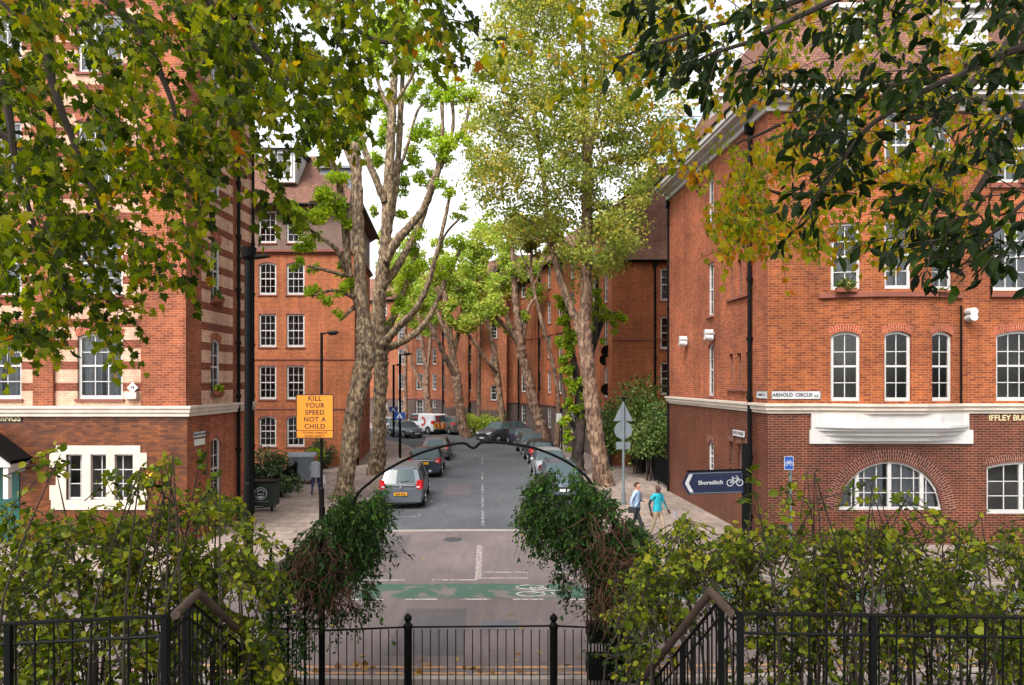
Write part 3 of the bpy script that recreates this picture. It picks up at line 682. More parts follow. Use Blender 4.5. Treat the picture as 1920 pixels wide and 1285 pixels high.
for q in (g0[1:], g1[1:], g2[1:], g3[1:]):
    for o in q: 
        c = Vector((E1[0], E1[1], 0))+sd_*o[0]+Vector((.3*1, 0, 0)); 
    a = Vector((E1[0], E1[1], q[0][2]-.08))+sd_*(q[-1][0]-.1); SL = MB(); SL.frame_box(a+Vector((-.1, 0, 0)), sd_, Vector((1, 0, 0)), q[0][1]-q[-1][0]+.2, .098, .08); SL.build('slot_window_sill', 'terrac', bE)
path = [E1, E0, ER]; bpath = [F0, BA, BB, BC, BD, F1]
course([E1]+bpath, 0, 0, 0, 'string_course', bE, 'stone', [(4.12, 4.22, .06), (4.222, 4.34, .12), (4.342, 4.42, .17)])
course([BA, BB, BC, BD], 7.62, 7.76, .09, 'sill_band', bE, 'terrac'); course([BA, BB, BC, BD], 10.98, 11.1, .09, 'sill_band', bE, 'terrac')
course([(xe(1855), YE), ER], 7.66, 7.78, .09, 'sill_band', bE, 'terrac'); course([(xe(1855), YE), ER], 10.98, 11.1, .09, 'sill_band', bE, 'terrac')
course([E1, E0, ER], 0, 0, 0, 'cornice', bE, 'paint', [(13.3, 13.5, .12), (13.502, 13.62, .3), (13.622, 13.74, .55), (13.742, 13.92, .62)])
gt = course([E1, E0, ER], 0, 0, 0, 'gutter', bE, 'black', [(13.922, 14.0, .66)])
# corbel under the bay
cb = MB(); x0, x1 = xe(1530), xe(1810)
cb.box((xe(1520), YE-.06, 3.62), (xe(1815), YE+.02, 4.118)); cb.box((xe(1517), YE-.075, 3.2), (xe(1822), YE+.02, 3.618))
for z0, z1, pr, ins in ((3.78, 4.118, .34, .1), (3.70, 3.778, .50, -.08), (3.60, 3.698, .40, .0), (3.46, 3.598, .30, .2), (3.3, 3.458, .18, .35)):
    pl = [(x0+ins, YE-.07), (x0+ins+.9, YE-.07-pr), (x1-ins-.9, YE-.07-pr), (x1-ins, YE-.07)]; prism(cb, pl, z0, z1)
cb.build('bay_corbel', 'paint', bE)
rf = MB(); base = [E1, E0, ER, (24, 33)]
inn = [(E1[0]+2.2, E1[1]-1.5), (E0[0]+1.9, E0[1]+1.8), (22, YE+1.8), (22, 31)]
oo = [(E1[0]-.3, E1[1]), (E0[0]-.3, E0[1]-.3), (24, YE-.3), (24, 33)]
for i in range(3):
    a, c = oo[i], oo[i+1]; e, f = inn[i], inn[i+1]; rf.poly([(a[0], a[1], 13.96), (c[0], c[1], 13.96), (f[0], f[1], 18.4), (e[0], e[1], 18.4)])
rf.poly([(oo[0][0], oo[0][1], 13.96), (inn[0][0], inn[0][1], 18.4), (inn[3][0], inn[3][1], 18.4), (oo[3][0], oo[3][1], 13.96)])
rf.poly([(x, y, 18.4) for x, y in inn]); rf.build('roof', 'tile', bE)
for i, (cx, wd) in enumerate(((10.6, 1.2), (14.1, 1.3), (17.2, 1.3))):
    dm = MB(); dm.box((cx-wd/2, YE+.35, 14.6), (cx+wd/2, YE+2.2, 16.6)); dm.box((cx-wd/2-.12, YE+.2, 16.602), (cx+wd/2+.12, YE+2.2, 16.75)); d = dm.build('dormer', 'paint', bE)
    f, p, c, s, bl = window_meshes(wd-.24, 1.6, 4, 4, 0, .07, True); 
    wo = link('dormer_window', f, d, Vector((cx, YE+.31, 14.8))-bE.location); dk = MB(); dk.poly([(-wd/2+.12, .034, 0), (wd/2-.12, .034, 0), (wd/2-.12, .034, 1.6), (-wd/2+.12, .034, 1.6)])
dm = MB(); dm.box((7.9, 26.2, 14.3), (9.6, 27.4, 16.0)); dm.box((7.8, 26.1, 16.002), (9.7, 27.5, 16.12)); dm.build('dormer', 'paint', bE)
pipe(bE, 7.72-.1, 21.9, .1, 13.1, .07); pipe(bE, 7.1-.02, 30.9, .1, 13.0, .06)
pw = MB(); pw.cyl((xe(1800), YE-.06, 4.4), .03, 3.0, 8); pw.build('waste_pipe', 'black', bE)
def cowl(x, y, z, nx, ny):
    m = MB(); c = Vector((x, y, z)); n = Vector((nx, ny, 0)); t = Vector((-ny, nx, 0))
    m.tube([c, c+n*.25], .05, 8)
    for dz, a in ((.05, 1), (-.15, -1)):
        m.tube([c+n*.06-t*.0+Vector((0, 0, dz)), c+n*.36+Vector((0, 0, dz*.8))], [.11, .12], 14)
    return m.build('flue_cowl', 'paint', bE, smooth=False)
cowl(xe(1812), YE, 7.15, 0, -1); cowl(7.47, 25.2, 6.85, -1, 0); cowl(7.27, 28.2, 6.8, -1, 0)
text('IFFLEY BUILDINGS', bE, Vector((xe(1853), YE-.02, ze(784)))-bE.location, .24, 'gold', ax='LEFT', ext=.006, name='building_name_lettering')
def plate(name, label, cat, c, w_, h_, s, size, rotz=0, face='kpaint', ink='ink', th=.02, extra=None, border=None, sp=1.0):
    t = thing(name, label, cat, c, rotz); b = MB(); b.box((-w_/2, -th, -h_/2), (w_/2, 0, h_/2)); b.build('plate', face, t, rel=False)
    if border: 
        q = MB(); e = .012
        for a in ((-w_/2, -h_/2, w_/2, -h_/2+e), (-w_/2, h_/2-e, w_/2, h_/2), (-w_/2, -h_/2+e, -w_/2+e, h_/2-e), (w_/2-e, -h_/2+e, w_/2, h_/2-e)): q.box((a[0], -th-.004, a[1]), (a[2], -th-.001, a[3]))
        q.build('border', border, t, rel=False)
    for (tx, dx, dz, sz, mt) in ([(s, 0, 0, size, ink)] if s else [])+(extra or []): text(tx, t, (dx, -th-.003, dz), sz, mt, sp=sp)
    return t
plate('street_nameplate', 'white nameplate reading ARNOLD CIRCUS E.2. above the cream string course', 'street sign', (xe(1492), YE-.005, ze(741)), 1.5, .26, None, .2, border='ink', extra=[('ARNOLD  CIRCUS', -.11, 0, .15, 'ink'), ('E.2.', .62, -.03, .09, 'ink')])
nz = -math.atan2(1, 0)+math.atan2(E0[0]-E1[0], 10.2)*0
plate('street_nameplate', 'white street nameplate reading CAMLET ST beside the black drainpipe on the side wall', 'street sign', (7.8-.0686*.45-.006, 21.2, ze(741)), .72, .24, 'CAMLET ST', .1, R(-86.1), border='ink')
plate('building_nameplate', 'small white plate reading IFFLEY HOUSE on the dark glazed side wall', 'sign', (7.72-.11, 22.9, 3.35), .95, .2, 'IFFLEY HOUSE', .13, R(-86.1))
leafpatch('window_box', 'green trailing plants in a pot on the bay sill under curtained windows', 'window box', ((BA[0]+BB[0])/2-.05, YE-.38, 7.77), .28, 220, .11, 'lf_bush', (1.2, .35, .7), pot=(.6, .14, .12))
leafpatch('window_box', 'small trough of low plants at right end of the bay sill', 'window box', ((BC[0]+BD[0])/2-.1, YE-.36, 7.77), .12, 60, .06, 'lf_bush', (1.4, .4, .4), pot=(.5, .12, .05))
leafpatch('window_box', 'black trough with green leaves on the right hand second floor sill', 'window box', (xe(1935), YE-.1, 11.11), .2, 120, .1, 'lf_hedge', (2, .4, .6), pot=(.9, .14, .14))

# ------------------------------------------------------------------ striped corner block on the left (A)
YA = 21.0; SA = YA/F
def xa(px): return (px-960)*SA
def za(py): return H0+(YH-py)*SA
A0 = (-24, YA); A1 = (xa(351), YA); A2 = (A1[0]+.03*4.8+.02, 25.8)
bA = thing('striped_mansion_block', 'corner block with cream and red striped brick over amber glazed ground floor, at left', 'building', (A1[0], YA, 0))
w = MB(); MATS_A = ['brick_band', 'interior', 'brick_glaze', 'brick_arch', 'stone', 'brick_red', 'brick_red']
HT = 18.4
def ua(px): return xa(px)-A0[0]
ag = [(ua(125), ua(250), 1.45, 2.85)]; 
door = (ua(-75), ua(38), 0.0, 2.95)
wall(w, A0, A1, 0, 4.1, ag+[door], 2)
# segments: bays banded, pilasters plain and proud
segs = [(-500, -120, 0), (-120, -75, 5), (-75, 65, 0), (65, 103, 5), (103, 267, 0), (267, 351, 5)]
for a, c, mt in segs:
    ops = []
    if (a, c) in ((-75, 65), (103, 267)):
        m0 = 145 if a == 103 else -45; m1 = m0+85
        for v0, v1, ar in ((4.55, 6.6, .13), (7.75, 9.75, .0), (11.15, 13.1, .0), (14.6, 16.4, 0)): ops.append((xa(m0)-xa(a) if a > -400 else 0, xa(m1)-xa(a), v0, v1, ar))
    p, q = (max(xa(a), A0[0]), YA), (xa(c), YA)
    wall(w, p, q, 4.1, HT, ops, mt, archmat=3, off=.09 if mt else 0)
    if mt: 
        for x in (p[0], q[0]): w.poly([(x, YA, 4.1), (x, YA-.09, 4.1), (x, YA-.09, HT), (x, YA, HT)], mt)
    if ops: put_windows(bA, p, q, ops, 3, 4, .085, curtain=.45, sill=True, seed=2)
put_windows(bA, A0, A1, ag, 6, 3, .05, sash=False, curtain=.0, sill=False, seed=4)
# side wall near -> far
L2 = A2[1]-A1[1]
def sa(d): return d-21.0
def s_ops(v0, v1, ar=.12): return [(sa(22.55), sa(23.25), v0, v1, ar)]
sg = s_ops(1.15, 3.2); s1 = s_ops(4.65, 6.5); s2 = s_ops(7.75, 9.85); s3 = s_ops(11.2, 12.9); s4 = s_ops(14.4, 16, .1)
AS = (A1[0], YA-.09); so_ = A1
wall(w, A1, A2, 0, 4.1, sg, 6, archmat=3)
d1 = 21.9; pA = (A1[0]+.03*(d1-21), d1); pB = (A1[0]+.03*(24.2-21), 24.2); pC = (A1[0]+.03*(24.5-21), 24.5)
def shift(ops, k): return [(o[0]-k, o[1]-k)+tuple(o[2:]) for o in ops]
wall(w, AS, pA, 4.1, HT, [], 5); wall(w, pA, pB, 4.1, HT, shift(s1+s2+s3+s4, .9), 0, archmat=3); wall(w, pB, pC, 4.1, HT, [], 5); wall(w, pC, A2, 4.1, HT, [], 0)
put_windows(bA, A1, A2, sg, 2, 4, .07, curtain=0, depth=.08); put_windows(bA, pA, pB, shift(s1+s2+s3+s4, .9), 2, 4, .07, curtain=.4, depth=.08)
wall(w, A2, (-24, 27), 0, HT, [], 6); wall(w, (-24, 27), A0, 0, HT, [], 6)
w.build('wall', MATS_A, bA)
course([A0, (A1[0], YA), A2], 0, 0, 0, 'string_course', bA, 'stone', [(4.02, 4.14, .12), (4.142, 4.26, .16), (4.262, 4.34, .2)])
course([A0, (A1[0], YA), A2], 0, 0, 0, 'cornice', bA, 'paint', [(HT-.2, HT, .25), (HT+.002, HT+.2, .45)])
rf = MB(); o4 = [(-24, YA-.2), (A1[0]+.2, YA-.2), (A2[0]+.2, 25.8), (-24, 27)]; i4 = [(-23, YA+2), (A1[0]-2, YA+2), (A2[0]-2, 24.5), (-23, 25.5)]
for i in range(4): a, c, e, f = o4[i], o4[(i+1) % 4], i4[(i+1) % 4], i4[i]; rf.poly([(a[0], a[1], HT+.2), (c[0], c[1], HT+.2), (e[0], e[1], HT+3.5), (f[0], f[1], HT+3.5)])
rf.poly([(x, y, HT+3.5) for x, y in i4]); rf.build('roof', 'tile', bA)
# stone mullioned window surround
ms = MB(); y0, y1 = YA-.035, YA+.09
xL, xR, wL, wR = xa(100), xa(270), xa(125), xa(250)
ms.box((xL+.1, y0, 2.852), (xR-.1, y1, 3.12)); ms.box((xL-.05, y0, 1.15), (xR+.05, y1, 1.448))
ms.box((xL+.1, y0, 1.45), (wL-.003, y1, 2.85)); ms.box((wR+.003, y0, 1.45), (xR-.1, y1, 2.85))
ms.box((xL-.1, y0+.002, 2.45), (xL+.098, y1, 2.9)); ms.box((xR-.098, y0+.002, 2.45), (xR+.1, y1, 2.9)); ms.box((xL-.1, y0+.002, 1.45), (xL+.098, y1, 1.9)); ms.box((xR-.098, y0+.002, 1.45), (xR+.1, y1, 1.9))
for px in (163, 208): ms.box((xa(px)-.13, y0, 1.45), (xa(px)+.13, y1, 2.85))
ms.build('stone_window_surround', 'stone', bA)
# door and porch
dr = MB(); dx0, dx1 = xa(-70), xa(34); dr.box((dx0, YA+.05, .14), (dx1, YA+.1, 2.6)); dd_ = dr.build('door', 'teal', bA)
hd = MB(); hd.sphere((dx1-.15, YA+.02, 1.2), .05, 0); hd.build('handle', 'galv', dd_, rel=True) if False else None
pc = MB(); px0, px1 = xa(-95), xa(55); 
pc.box((px0+.1, YA-.75, .12), (px0+.25, YA-.6, 2.55)); pc.box((px1-.25, YA-.75, 1.6), (px1-.1, YA-.6, 2.55)); pc.box((px1-.2, YA-.6, 2.35), (px1-.12, YA, 2.55))
cx = (px0+px1)/2; pc.box((px0, YA-.8, 2.552), (px1, YA, 2.7))
pc.poly([(px0, YA-.78, 2.7), (px1, YA-.78, 2.7), (cx, YA-.78, 3.6)]); pc.build('porch', 'paint', bA)
pr_ = MB()
for s in (-1, 1):
    xe_ = px0-.12 if s < 0 else px1+.12
    q = [(xe_, YA-.95, 2.66), (cx, YA-.95, 3.66), (cx, YA, 3.66), (xe_, YA, 2.66)]; pr_.poly(q); pr_.poly([(a, b_, c+.1) for a, b_, c in q][::-1]); pr_.poly([q[0], q[1], (cx, YA-.95, 3.76), (xe_, YA-.95, 2.76)])
pr_.build('porch_roof', 'black', bA)
pipe(bA, A1[0]+.1+.14, 24.36, .1, HT-.5, .065); pipe(bA, A1[0]+.15+.1, 25.7, .1, HT-.5, .05)
text('BUILDINGS', bA, Vector((xa(40), YA-.025, za(785)))-bA.location, .25, 'gold', ax='RIGHT', ext=.006, name='building_name_lettering')
nb = MB(); nb.box((xa(-110), YA-.02, za(785)-.13), (xa(42), YA, za(785)+.13)); nb.build('name_panel', 'ink', bA)
plate('hydrant_sign', 'yellow hydrant sign with black H on the amber brick beside the stone window', 'sign', (xa(282), YA-.005, za(895)), .3, .3, 'H', .26, 0, 'yellow', 'ink', border='ink')
hm = thing('hydrant_sign', 'white diamond sign with black H above a cream box at the striped wall', 'sign', (xa(252), YA-.1, za(727))); b = MB(); b.poly([(0, -.012, -.17), (.17, -.012, 0), (0, -.012, .17), (-.17, -.012, 0)]); b.poly([(0, 0, -.17), (-.17, 0, 0), (0, 0, .17), (.17, 0, 0)]); b.build('plate', 'white', hm, rel=False); text('H', hm, (0, -.016, 0), .17, 'ink')
bx = MB(); bx.box((xa(238), YA-.18, za(748)), (xa(261), YA-.0, za(736))); tag(bx.build('meter_box', 'stone'), 'small cream box on the striped wall just above the string course', 'box')
plate('building_nameplate', 'grey nameplate reading SANDFORD HOUSE on the red side wall of the striped block', 'sign', (A1[0]+.03*.75+.01, 21.75, za(818)), .75, .2, 'SANDFORD HOUSE', .085, R(88), 'kpaint', border='ink')
plate('notice_plate', 'white notice plate just below the SANDFORD HOUSE nameplate', 'sign', (A1[0]+.03*.75+.01, 21.75, za(833)), .65, .2, None, .1, R(88), 'white')
leafpatch('window_box', 'bright green plants in a trough on the lower side window of the striped block', 'window box', (A1[0]+.16, 22.9, 4.65), .2, 160, .1, 'lf_bright', (.5, 1.6, .8), pot=(.14, .6, .14))
leafpatch('window_box', 'green plants in a trough on the upper side window of the striped block', 'window box', (A1[0]+.16, 22.9, 7.75), .2, 160, .1, 'lf_bush', (.5, 1.6, .8), pot=(.14, .6, .14))

# ------------------------------------------------------------------ set-back house on the left (B)
YB = 40.0; SB = YB/F
def xb(px): return (px-960)*SB
def zb(py): return H0+(YH-py)*SB
B0 = (-24, YB); B1 = (xb(665), YB); B2 = (-10.2, 49.0); B3 = (-14.5, 57)
bB = thing('tenement_house', 'orange brick house with brown rendered attic and dormer, behind the striped block', 'building', (B1[0], YB, 0))
w = MB(); MB_ = ['brick_mid', 'interior', 'render', 'brick_arch', 'brick_mid']
def ub(px): return xb(px)-B0[0]
colsx = [(343, 377), (395, 429), (485, 518), (537, 571)]
ops = []
for a, c in colsx:
    ops += [(ub(a), ub(c), zb(838), zb(780), .16), (ub(a), ub(c), zb(749), zb(686), 0), (ub(a), ub(c), zb(651), zb(589), 0), (ub(a), ub(c), zb(553), zb(492), .16)]
wall(w, B0, B1, 0, 12.6, ops, 0, archmat=3); at_ = [(ub(a), ub(c), zb(456), zb(396)) for a, c in colsx]
wall(w, B0, B1, 12.6, 15.5, at_, 2)
put_windows(bB, B0, B1, ops, 3, 4, .1, curtain=.55, seed=1); put_windows(bB, B0, B1, at_, 3, 4, .1, curtain=.7)
for p, q in ((B1, B2), (B2, B3)):
    L = math.hypot(q[0]-p[0], q[1]-p[1]); oo_ = []
    for k in range(3):
        u = 1.6+k*(L-2.2)/3
        for v0 in (1.3, 4.2, 7.1, 10.1): oo_.append((u, u+.95, v0, v0+1.85, .12))
    wall(w, p, q, 0, 12.6, oo_, 0, archmat=3); wall(w, p, q, 12.6, 15.2, [], 2); put_windows(bB, p, q, oo_, 2, 4, .09, curtain=.5)
wall(w, B3, (-24, 57), 0, 15.5, [], 0); wall(w, (-24, 57), B0, 0, 15.5, [], 0); w.build('wall', MB_, bB)
course([B0, B1, B2, B3], 0, 0, 0, 'red_cornice', bB, 'terrac', [(12.55, 12.65, .1), (12.652, 12.78, .22)])
for z in (6.35, 3.45): course([B0, B1, B2, B3], z, z+.07, .05, 'brick_string', bB, 'terrac')
rf = MB(); e = .55; q0 = [(-24.5, YB-e), (B1[0]+e, YB-e), (B2[0]+e, 49), (B3[0]+e, 57)]; q1 = [(-24.5, YB+3.4), (B1[0]-2.8, YB+3.4), (B2[0]-2.8, 48.5), (B3[0]-2.5, 56)]
for i in range(3): a, c, f, g_ = q0[i], q0[i+1], q1[i+1], q1[i]; rf.poly([(a[0], a[1], 15.35), (c[0], c[1], 15.35), (f[0], f[1], 19.4), (g_[0], g_[1], 19.4)]); 
rf.poly([(x, y, 15.3) for x, y in q0[:2]]+[(B1[0]+e, YB+.3, 15.3), (-24.5, YB+.3, 15.3)])
rf.poly([(q0[1][0], q0[1][1], 15.3), (q0[2][0], q0[2][1], 15.3), (B2[0]-.3, 49, 15.3), (B1[0]-.3, YB, 15.3)])
rf.poly([(-24.5, YB+3.4, 19.4), (B1[0]-2.8, YB+3.4, 19.4), (B2[0]-2.8, 48.5, 19.4), (B3[0]-2.5, 56, 19.4), (-24.5, 56, 19.4)]); rf.build('roof', 'tile', bB)
gt = MB(); gt.tube([(-24.5, YB-e-.06, 15.32), (B1[0]+e+.05, YB-e-.06, 15.32), (B2[0]+e+.06, 49, 15.32)], .09, 8); gt.build('gutter', 'black', bB)
dm = MB(); a, c = xb(494), xb(548); dm.box((a, YB+.5, 16.9), (c, YB+3.2, 18.85)); d = dm.build('dormer', 'paint', bB)
f, p, c_, s, bl = window_meshes(1.35, 1.5, 3, 3, 0, .1, False); link('dormer_window', f, d, Vector((a+.85, YB+.46, 17.2))-bB.location)
b = MB(); b.poly([(a+.2, YB+.495, 17.25), (a+1.5, YB+.495, 17.25), (a+1.5, YB+.495, 18.65), (a+.2, YB+.495, 18.65)]); b.build('dormer_pane', 'net2', bB)
dr = MB(); dr.poly([(a-.2, YB+.2, 18.86), (c+.25, YB+.2, 18.86), (c+.2, YB+3.4, 19.2), (a-.2, YB+3.4, 19.2)]); dr.poly([(a-.2, YB+.2, 18.86), (c+.25, YB+.2, 18.86), (c+.2, YB+3.4, 19.0), (a-.2, YB+3.4, 19.0)][::-1]); dr.build('dormer_roof', 'lead', bB)
gb = MB(); gb.box((xb(583), YB+1.8, 16.6), (xb(645), YB+4.0, 18.1)); gb.box((xb(578), YB+1.6, 18.102), (xb(650), YB+4.1, 18.25)); gb.build('flat_dormer', 'lead', bB)
ch = MB(); ch.box((-20.5, YB+4, 17), (-18.5, YB+5.2, 21.5)); ch.build('chimney', 'brick_mid', bB)
pipe(bB, B1[0]+.1, YB+.4, .1, 12.4, .06)

# ------------------------------------------------------------------ far terraces closing the street
def terrace(name, label, pts, H_, storeys, pitch, sh, mats, ww=.95, wh=1.85, attic=True, base=(0, 0, 0), first=1.2, grey=2.2, roofh=3.2, endpts=None, plain=(), pilaster=True, seed=0, roofmat='tile'):
    b = thing(name, label, 'building', base); w = MB(); pr = MB(); rnd = random.Random(seed)
    for si, (p, q) in enumerate(zip(pts, pts[1:])):
        L = math.hypot(q[0]-p[0], q[1]-p[1]); n = max(1, int(L/pitch)); ops = []; gops = []
        t = Vector((q[0]-p[0], q[1]-p[1], 0)).normalized(); nn = Vector((t.y, -t.x, 0))
        if si not in plain:
            for k in range(n):
                u = L*(k+.5)/n-ww/2
                for s in range(storeys):
                    v0 = first+s*sh; o = (u, u+ww, v0, v0+wh, .18 if s in (0, storeys-1) else 0)
                    (gops if s == 0 else ops).append(o)
        wall(w, p, q, 0, grey+.9, gops, 2, archmat=3); wall(w, p, q, grey+.9, H_, ops, 0, archmat=3)
        put_windows(b, p, q, gops+ops, 2, 4, .1, curtain=.35, sill=True, seed=seed+si)
        for k in range(0, n+1, 2) if pilaster and si not in plain else ():
            c = Vector((p[0], p[1], 0))+t*min(L*k/n, L-.4); pr = MB(); pr.frame_box(c+Vector((0, 0, grey+1.2)), t, nn, .35, .07, H_-grey-1.5); pr.build('pilaster', mats[0], b)
    w.build('wall', mats, b); 
    course(pts, 0, 0, 0, 'string_course', b, 'terrac', [(grey+.85, grey+1.0, .08)]); course(pts, 0, 0, 0, 'string_course', b, 'terrac', [(grey+.9+2*sh, grey+1.0+2*sh, .06)])
    course(pts, 0, 0, 0, 'eaves', b, 'black', [(H_-.12, H_, .3), (H_+.002, H_+.12, .42)])
    rf = MB(); P_ = [Vector((x, y, 0)) for x, y in pts]; nsum = []
    for i, p in enumerate(P_):
        a = P_[max(i-1, 0)]; c = P_[min(i+1, len(P_)-1)]; t = (c-a).normalized(); nsum.append(Vector((t.y, -t.x, 0)))
    for i in range(len(P_)-1):
        a, c = P_[i]+nsum[i]*.35, P_[i+1]+nsum[i+1]*.35; e, f = P_[i]-nsum[i]*2.6, P_[i+1]-nsum[i+1]*2.6; g1, g2 = P_[i]-nsum[i]*9, P_[i+1]-nsum[i+1]*9
        rf.poly([(a.x, a.y, H_+.1), (c.x, c.y, H_+.1), (f.x, f.y, H_+roofh), (e.x, e.y, H_+roofh)]); rf.poly([(e.x, e.y, H_+roofh), (f.x, f.y, H_+roofh), (g2.x, g2.y, H_+roofh+.8), (g1.x, g1.y, H_+roofh+.8)])
        rf.poly([(g1.x, g1.y, 0), (g2.x, g2.y, 0), (g2.x, g2.y, H_+roofh+.8), (g1.x, g1.y, H_+roofh+.8)])
    for i in (0, len(P_)-1):
        a = P_[i]; e = P_[i]-nsum[i]*2.6; g1 = P_[i]-nsum[i]*9
        rf.poly([(a.x, a.y, H_), (e.x, e.y, H_+roofh), (g1.x, g1.y, H_+roofh+.8), (g1.x, g1.y, 0), (a.x, a.y, 0)])
    rf.build('roof', roofmat, b); return b
TM = ['brick_far', 'interior', 'brick_grey', 'brick_arch']; TM2 = ['brick_mid', 'interior', 'brick_grey', 'brick_arch']
P0, P1, P2, P3, P4, P5 = (5.9, 40.2), (4.9, 50), (2.0, 61), (-2.3, 67.5), (-9.5, 78), (-30, 88)
t1 = terrace('terrace_block', 'long orange brick terrace with white sash windows curving behind the right hand trees', [P2, P1, P0], 14.8, 5, 2.55, 2.9, TM2, seed=11, base=(4.9, 50, 0))
t2 = terrace('terrace_block', 'weathered brick terrace with projecting brown brick wing behind the parked off-roader', [P3, (-.9, 64.6), (.1, 64.9), P2], 14.2, 5, 2.3, 2.9, TM, seed=12, base=(0, 65, 0), plain=(1,))
t3 = terrace('terrace_block', 'tall red terrace with tall sash windows behind the white van', [P5, P4, P3], 14.6, 5, 2.5, 2.9, TM, seed=13, base=(-9.5, 78, 0))
# brown brick stair towers standing proud of the terraces
for i, (c, lab) in enumerate((((-1.6, 64.9), 0), ((-5.6, 71.2), 1))):
    w = MB(); x, y = c; q = [(x-1.3, y+1.5), (x-1.3, y-.9), (x+1.1, y-.9), (x+1.1, y+1.5)]
    for a, e in zip(q, q[1:]):
        L = math.hypot(e[0]-a[0], e[1]-a[1]); ops = [(L/2-.3, L/2+.3, 3.3+s*2.9, 4.7+s*2.9, .0) for s in range(3)] if i == 0 else []
        wall(w, a, e, 0, 2.4, [], 2); wall(w, a, e, 2.4, 13.4, ops, 0); par = t2 if i == 0 else t3; put_windows(par, a, e, ops, 1, 4, .08, curtain=.3)
    w.poly([(a, b_, 13.4) for a, b_ in q], 0); w.build('stair_tower', TM, par)
pipe(t1, 2.35, 59.6, .1, 14, .08); pipe(t3, -7.6, 75.0, .1, 14, .09); pipe(t2, .6, 63.3, .1, 13.8, .08)
# end block beside the corner building
DE0, DE1 = (5.9, 40.2), (9.2, 40.2)
bD = thing('end_house', 'orange brick end wall with tiled roof and black drainpipe, behind the leafy bush', 'building', (5.9, 40.2, 0)); w = MB()
ops = [(8.75-5.9, 9.6-5.9, v, v+1.9) for v in (1.5, 4.3, 7.0, 9.85)]
wall(w, DE0, (13, 40.2), 0, 12.2, ops, 0); wall(w, (13, 40.2), (13, 52), 0, 12.2, [], 0); wall(w, (13, 52), (5.9, 52), 0, 12.2, [], 0); wall(w, (6.0, 52), (5.9, 40.2), 0, 12.2, [], 0)
w.build('wall', TM2, bD); put_windows(bD, DE0, (13, 40.2), ops, 2, 4, .09, curtain=.3)
rf = MB(); rf.poly([(5.5, 39.8, 12.2), (13.4, 39.8, 12.2), (13.4, 41.6, 15.2), (6.3, 41.6, 15.2)]); rf.poly([(6.3, 41.6, 15.2), (13.4, 41.6, 15.2), (13.4, 46, 19.4), (10.2, 46, 19.4)])
rf.poly([(5.5, 39.8, 12.2), (6.3, 41.6, 15.2), (6.3, 52, 15.2), (5.5, 52, 12.2)]); rf.poly([(6.3, 41.6, 15.2), (10.2, 46, 19.4), (10.2, 52, 19.4), (6.3, 52, 15.2)]); rf.build('roof', 'tile', bD)
course([(5.9, 52), DE0, (13, 40.2)], 0, 0, 0, 'gutter', bD, 'black', [(12.1, 12.2, .3)])
pipe(bD, xb(1229), 40.08, .1, 11.9, .07)
course([DE0, (13, 40.2)], 7.5, 7.56, .05, 'brick_string', bD, 'terrac')
for i, (x, y, z) in enumerate(((5.72, 41.2, 6.9), (5.7, 41.8, 6.4), (5.72, 41.3, 4.6))):
    t = thing('satellite_dish', ['dark satellite dish, higher of the pair, on the wall edge above the bush', 'dark satellite dish, lower of the pair, on the wall edge above the bush', 'lone dark satellite dish just above the bush'][i], 'satellite dish', (x, y, z), 0, 'satellite dishes on the brick wall')
    b = MB()
    for r0, r1, y0, y1 in ((0, .2, 0, -.02), (.2, .36, -.02, -.08)):
        for k in range(16):
            a, c = 2*math.pi*k/16, 2*math.pi*(k+1)/16; b.poly([(r0*math.cos(a), y0, r0*math.sin(a)), (r1*math.cos(a), y1, r1*math.sin(a)), (r1*math.cos(c), y1, r1*math.sin(c)), (r0*math.cos(c), y0, r0*math.sin(c))])
    b.build('dish', 'black', t, rel=False); a = MB(); a.tube([(.25, .15, -.1), (0, 0, -.1), (0, -.35, -.2)], .02, 6); a.build('arm', 'black', t, rel=False)
# distant glass tower
tw = thing('glass_tower', 'distant pale blue glass tower behind the roofs', 'building', (52, 190, 0)); b = MB(); b.box((42.5, 190, 0), (62, 210, 82)); b.build('glazed_wall', flat('pale_glass', (176, 200, 214), .2), tw)
b = MB()
for k in range(24): b.box((42.3, 189.8, 3+k*3.3), (62.2, 190, 3.7+k*3.3))
b.build('floor_band', 'paint', tw)
b = MB(); b.box((44.5, 189.7, 55), (46, 189.9, 62)); b.build('teal_panel', 'teal', tw)

# ------------------------------------------------------------------ vehicles
def carpaint(name, rgb, metal=.5):
    m, t, b = newmat(name); c = lin(rgb); b.inputs['Base Color'].default_value = c; b.inputs['Metallic'].default_value = metal*.5; b.inputs['Roughness'].default_value = .32
    b.inputs['Coat Weight'].default_value = .35; b.inputs['Coat Roughness'].default_value = .05; M[name] = m; return name
for nme, rgb in (('paint_silver', (100, 106, 114)), ('paint_slate', (50, 56, 68)), ('paint_maroon_grey', (96, 88, 90)), ('paint_charcoal', (72, 74, 80)), ('paint_navy', (44, 50, 78)), ('paint_black', (36, 36, 40)), ('paint_taupe', (120, 112, 106)), ('paint_lightsilver', (176, 180, 186)), ('paint_bluegrey', (96, 108, 122))): carpaint(nme, rgb)
carpaint('paint_white', (236, 238, 240), 0)
M['tyre'] = flat('tyre_rubber', (30, 30, 32), .85); M['rim'] = flat('alloy_rim', (170, 172, 176), .35, .6); M['trim'] = flat('black_trim', (28, 28, 30), .55)
M['redlamp'] = flat('red_lamp_lens', (206, 24, 30), .2, lo=.95, hi=1.0); M['clearlamp'] = flat('clear_lamp_lens', (226, 230, 236), .15, .4); M['plate_y'] = flat('yellow_number_plate', (240, 170, 10), .4); M['plate_w'] = flat('white_number_plate', (232, 232, 226), .4)
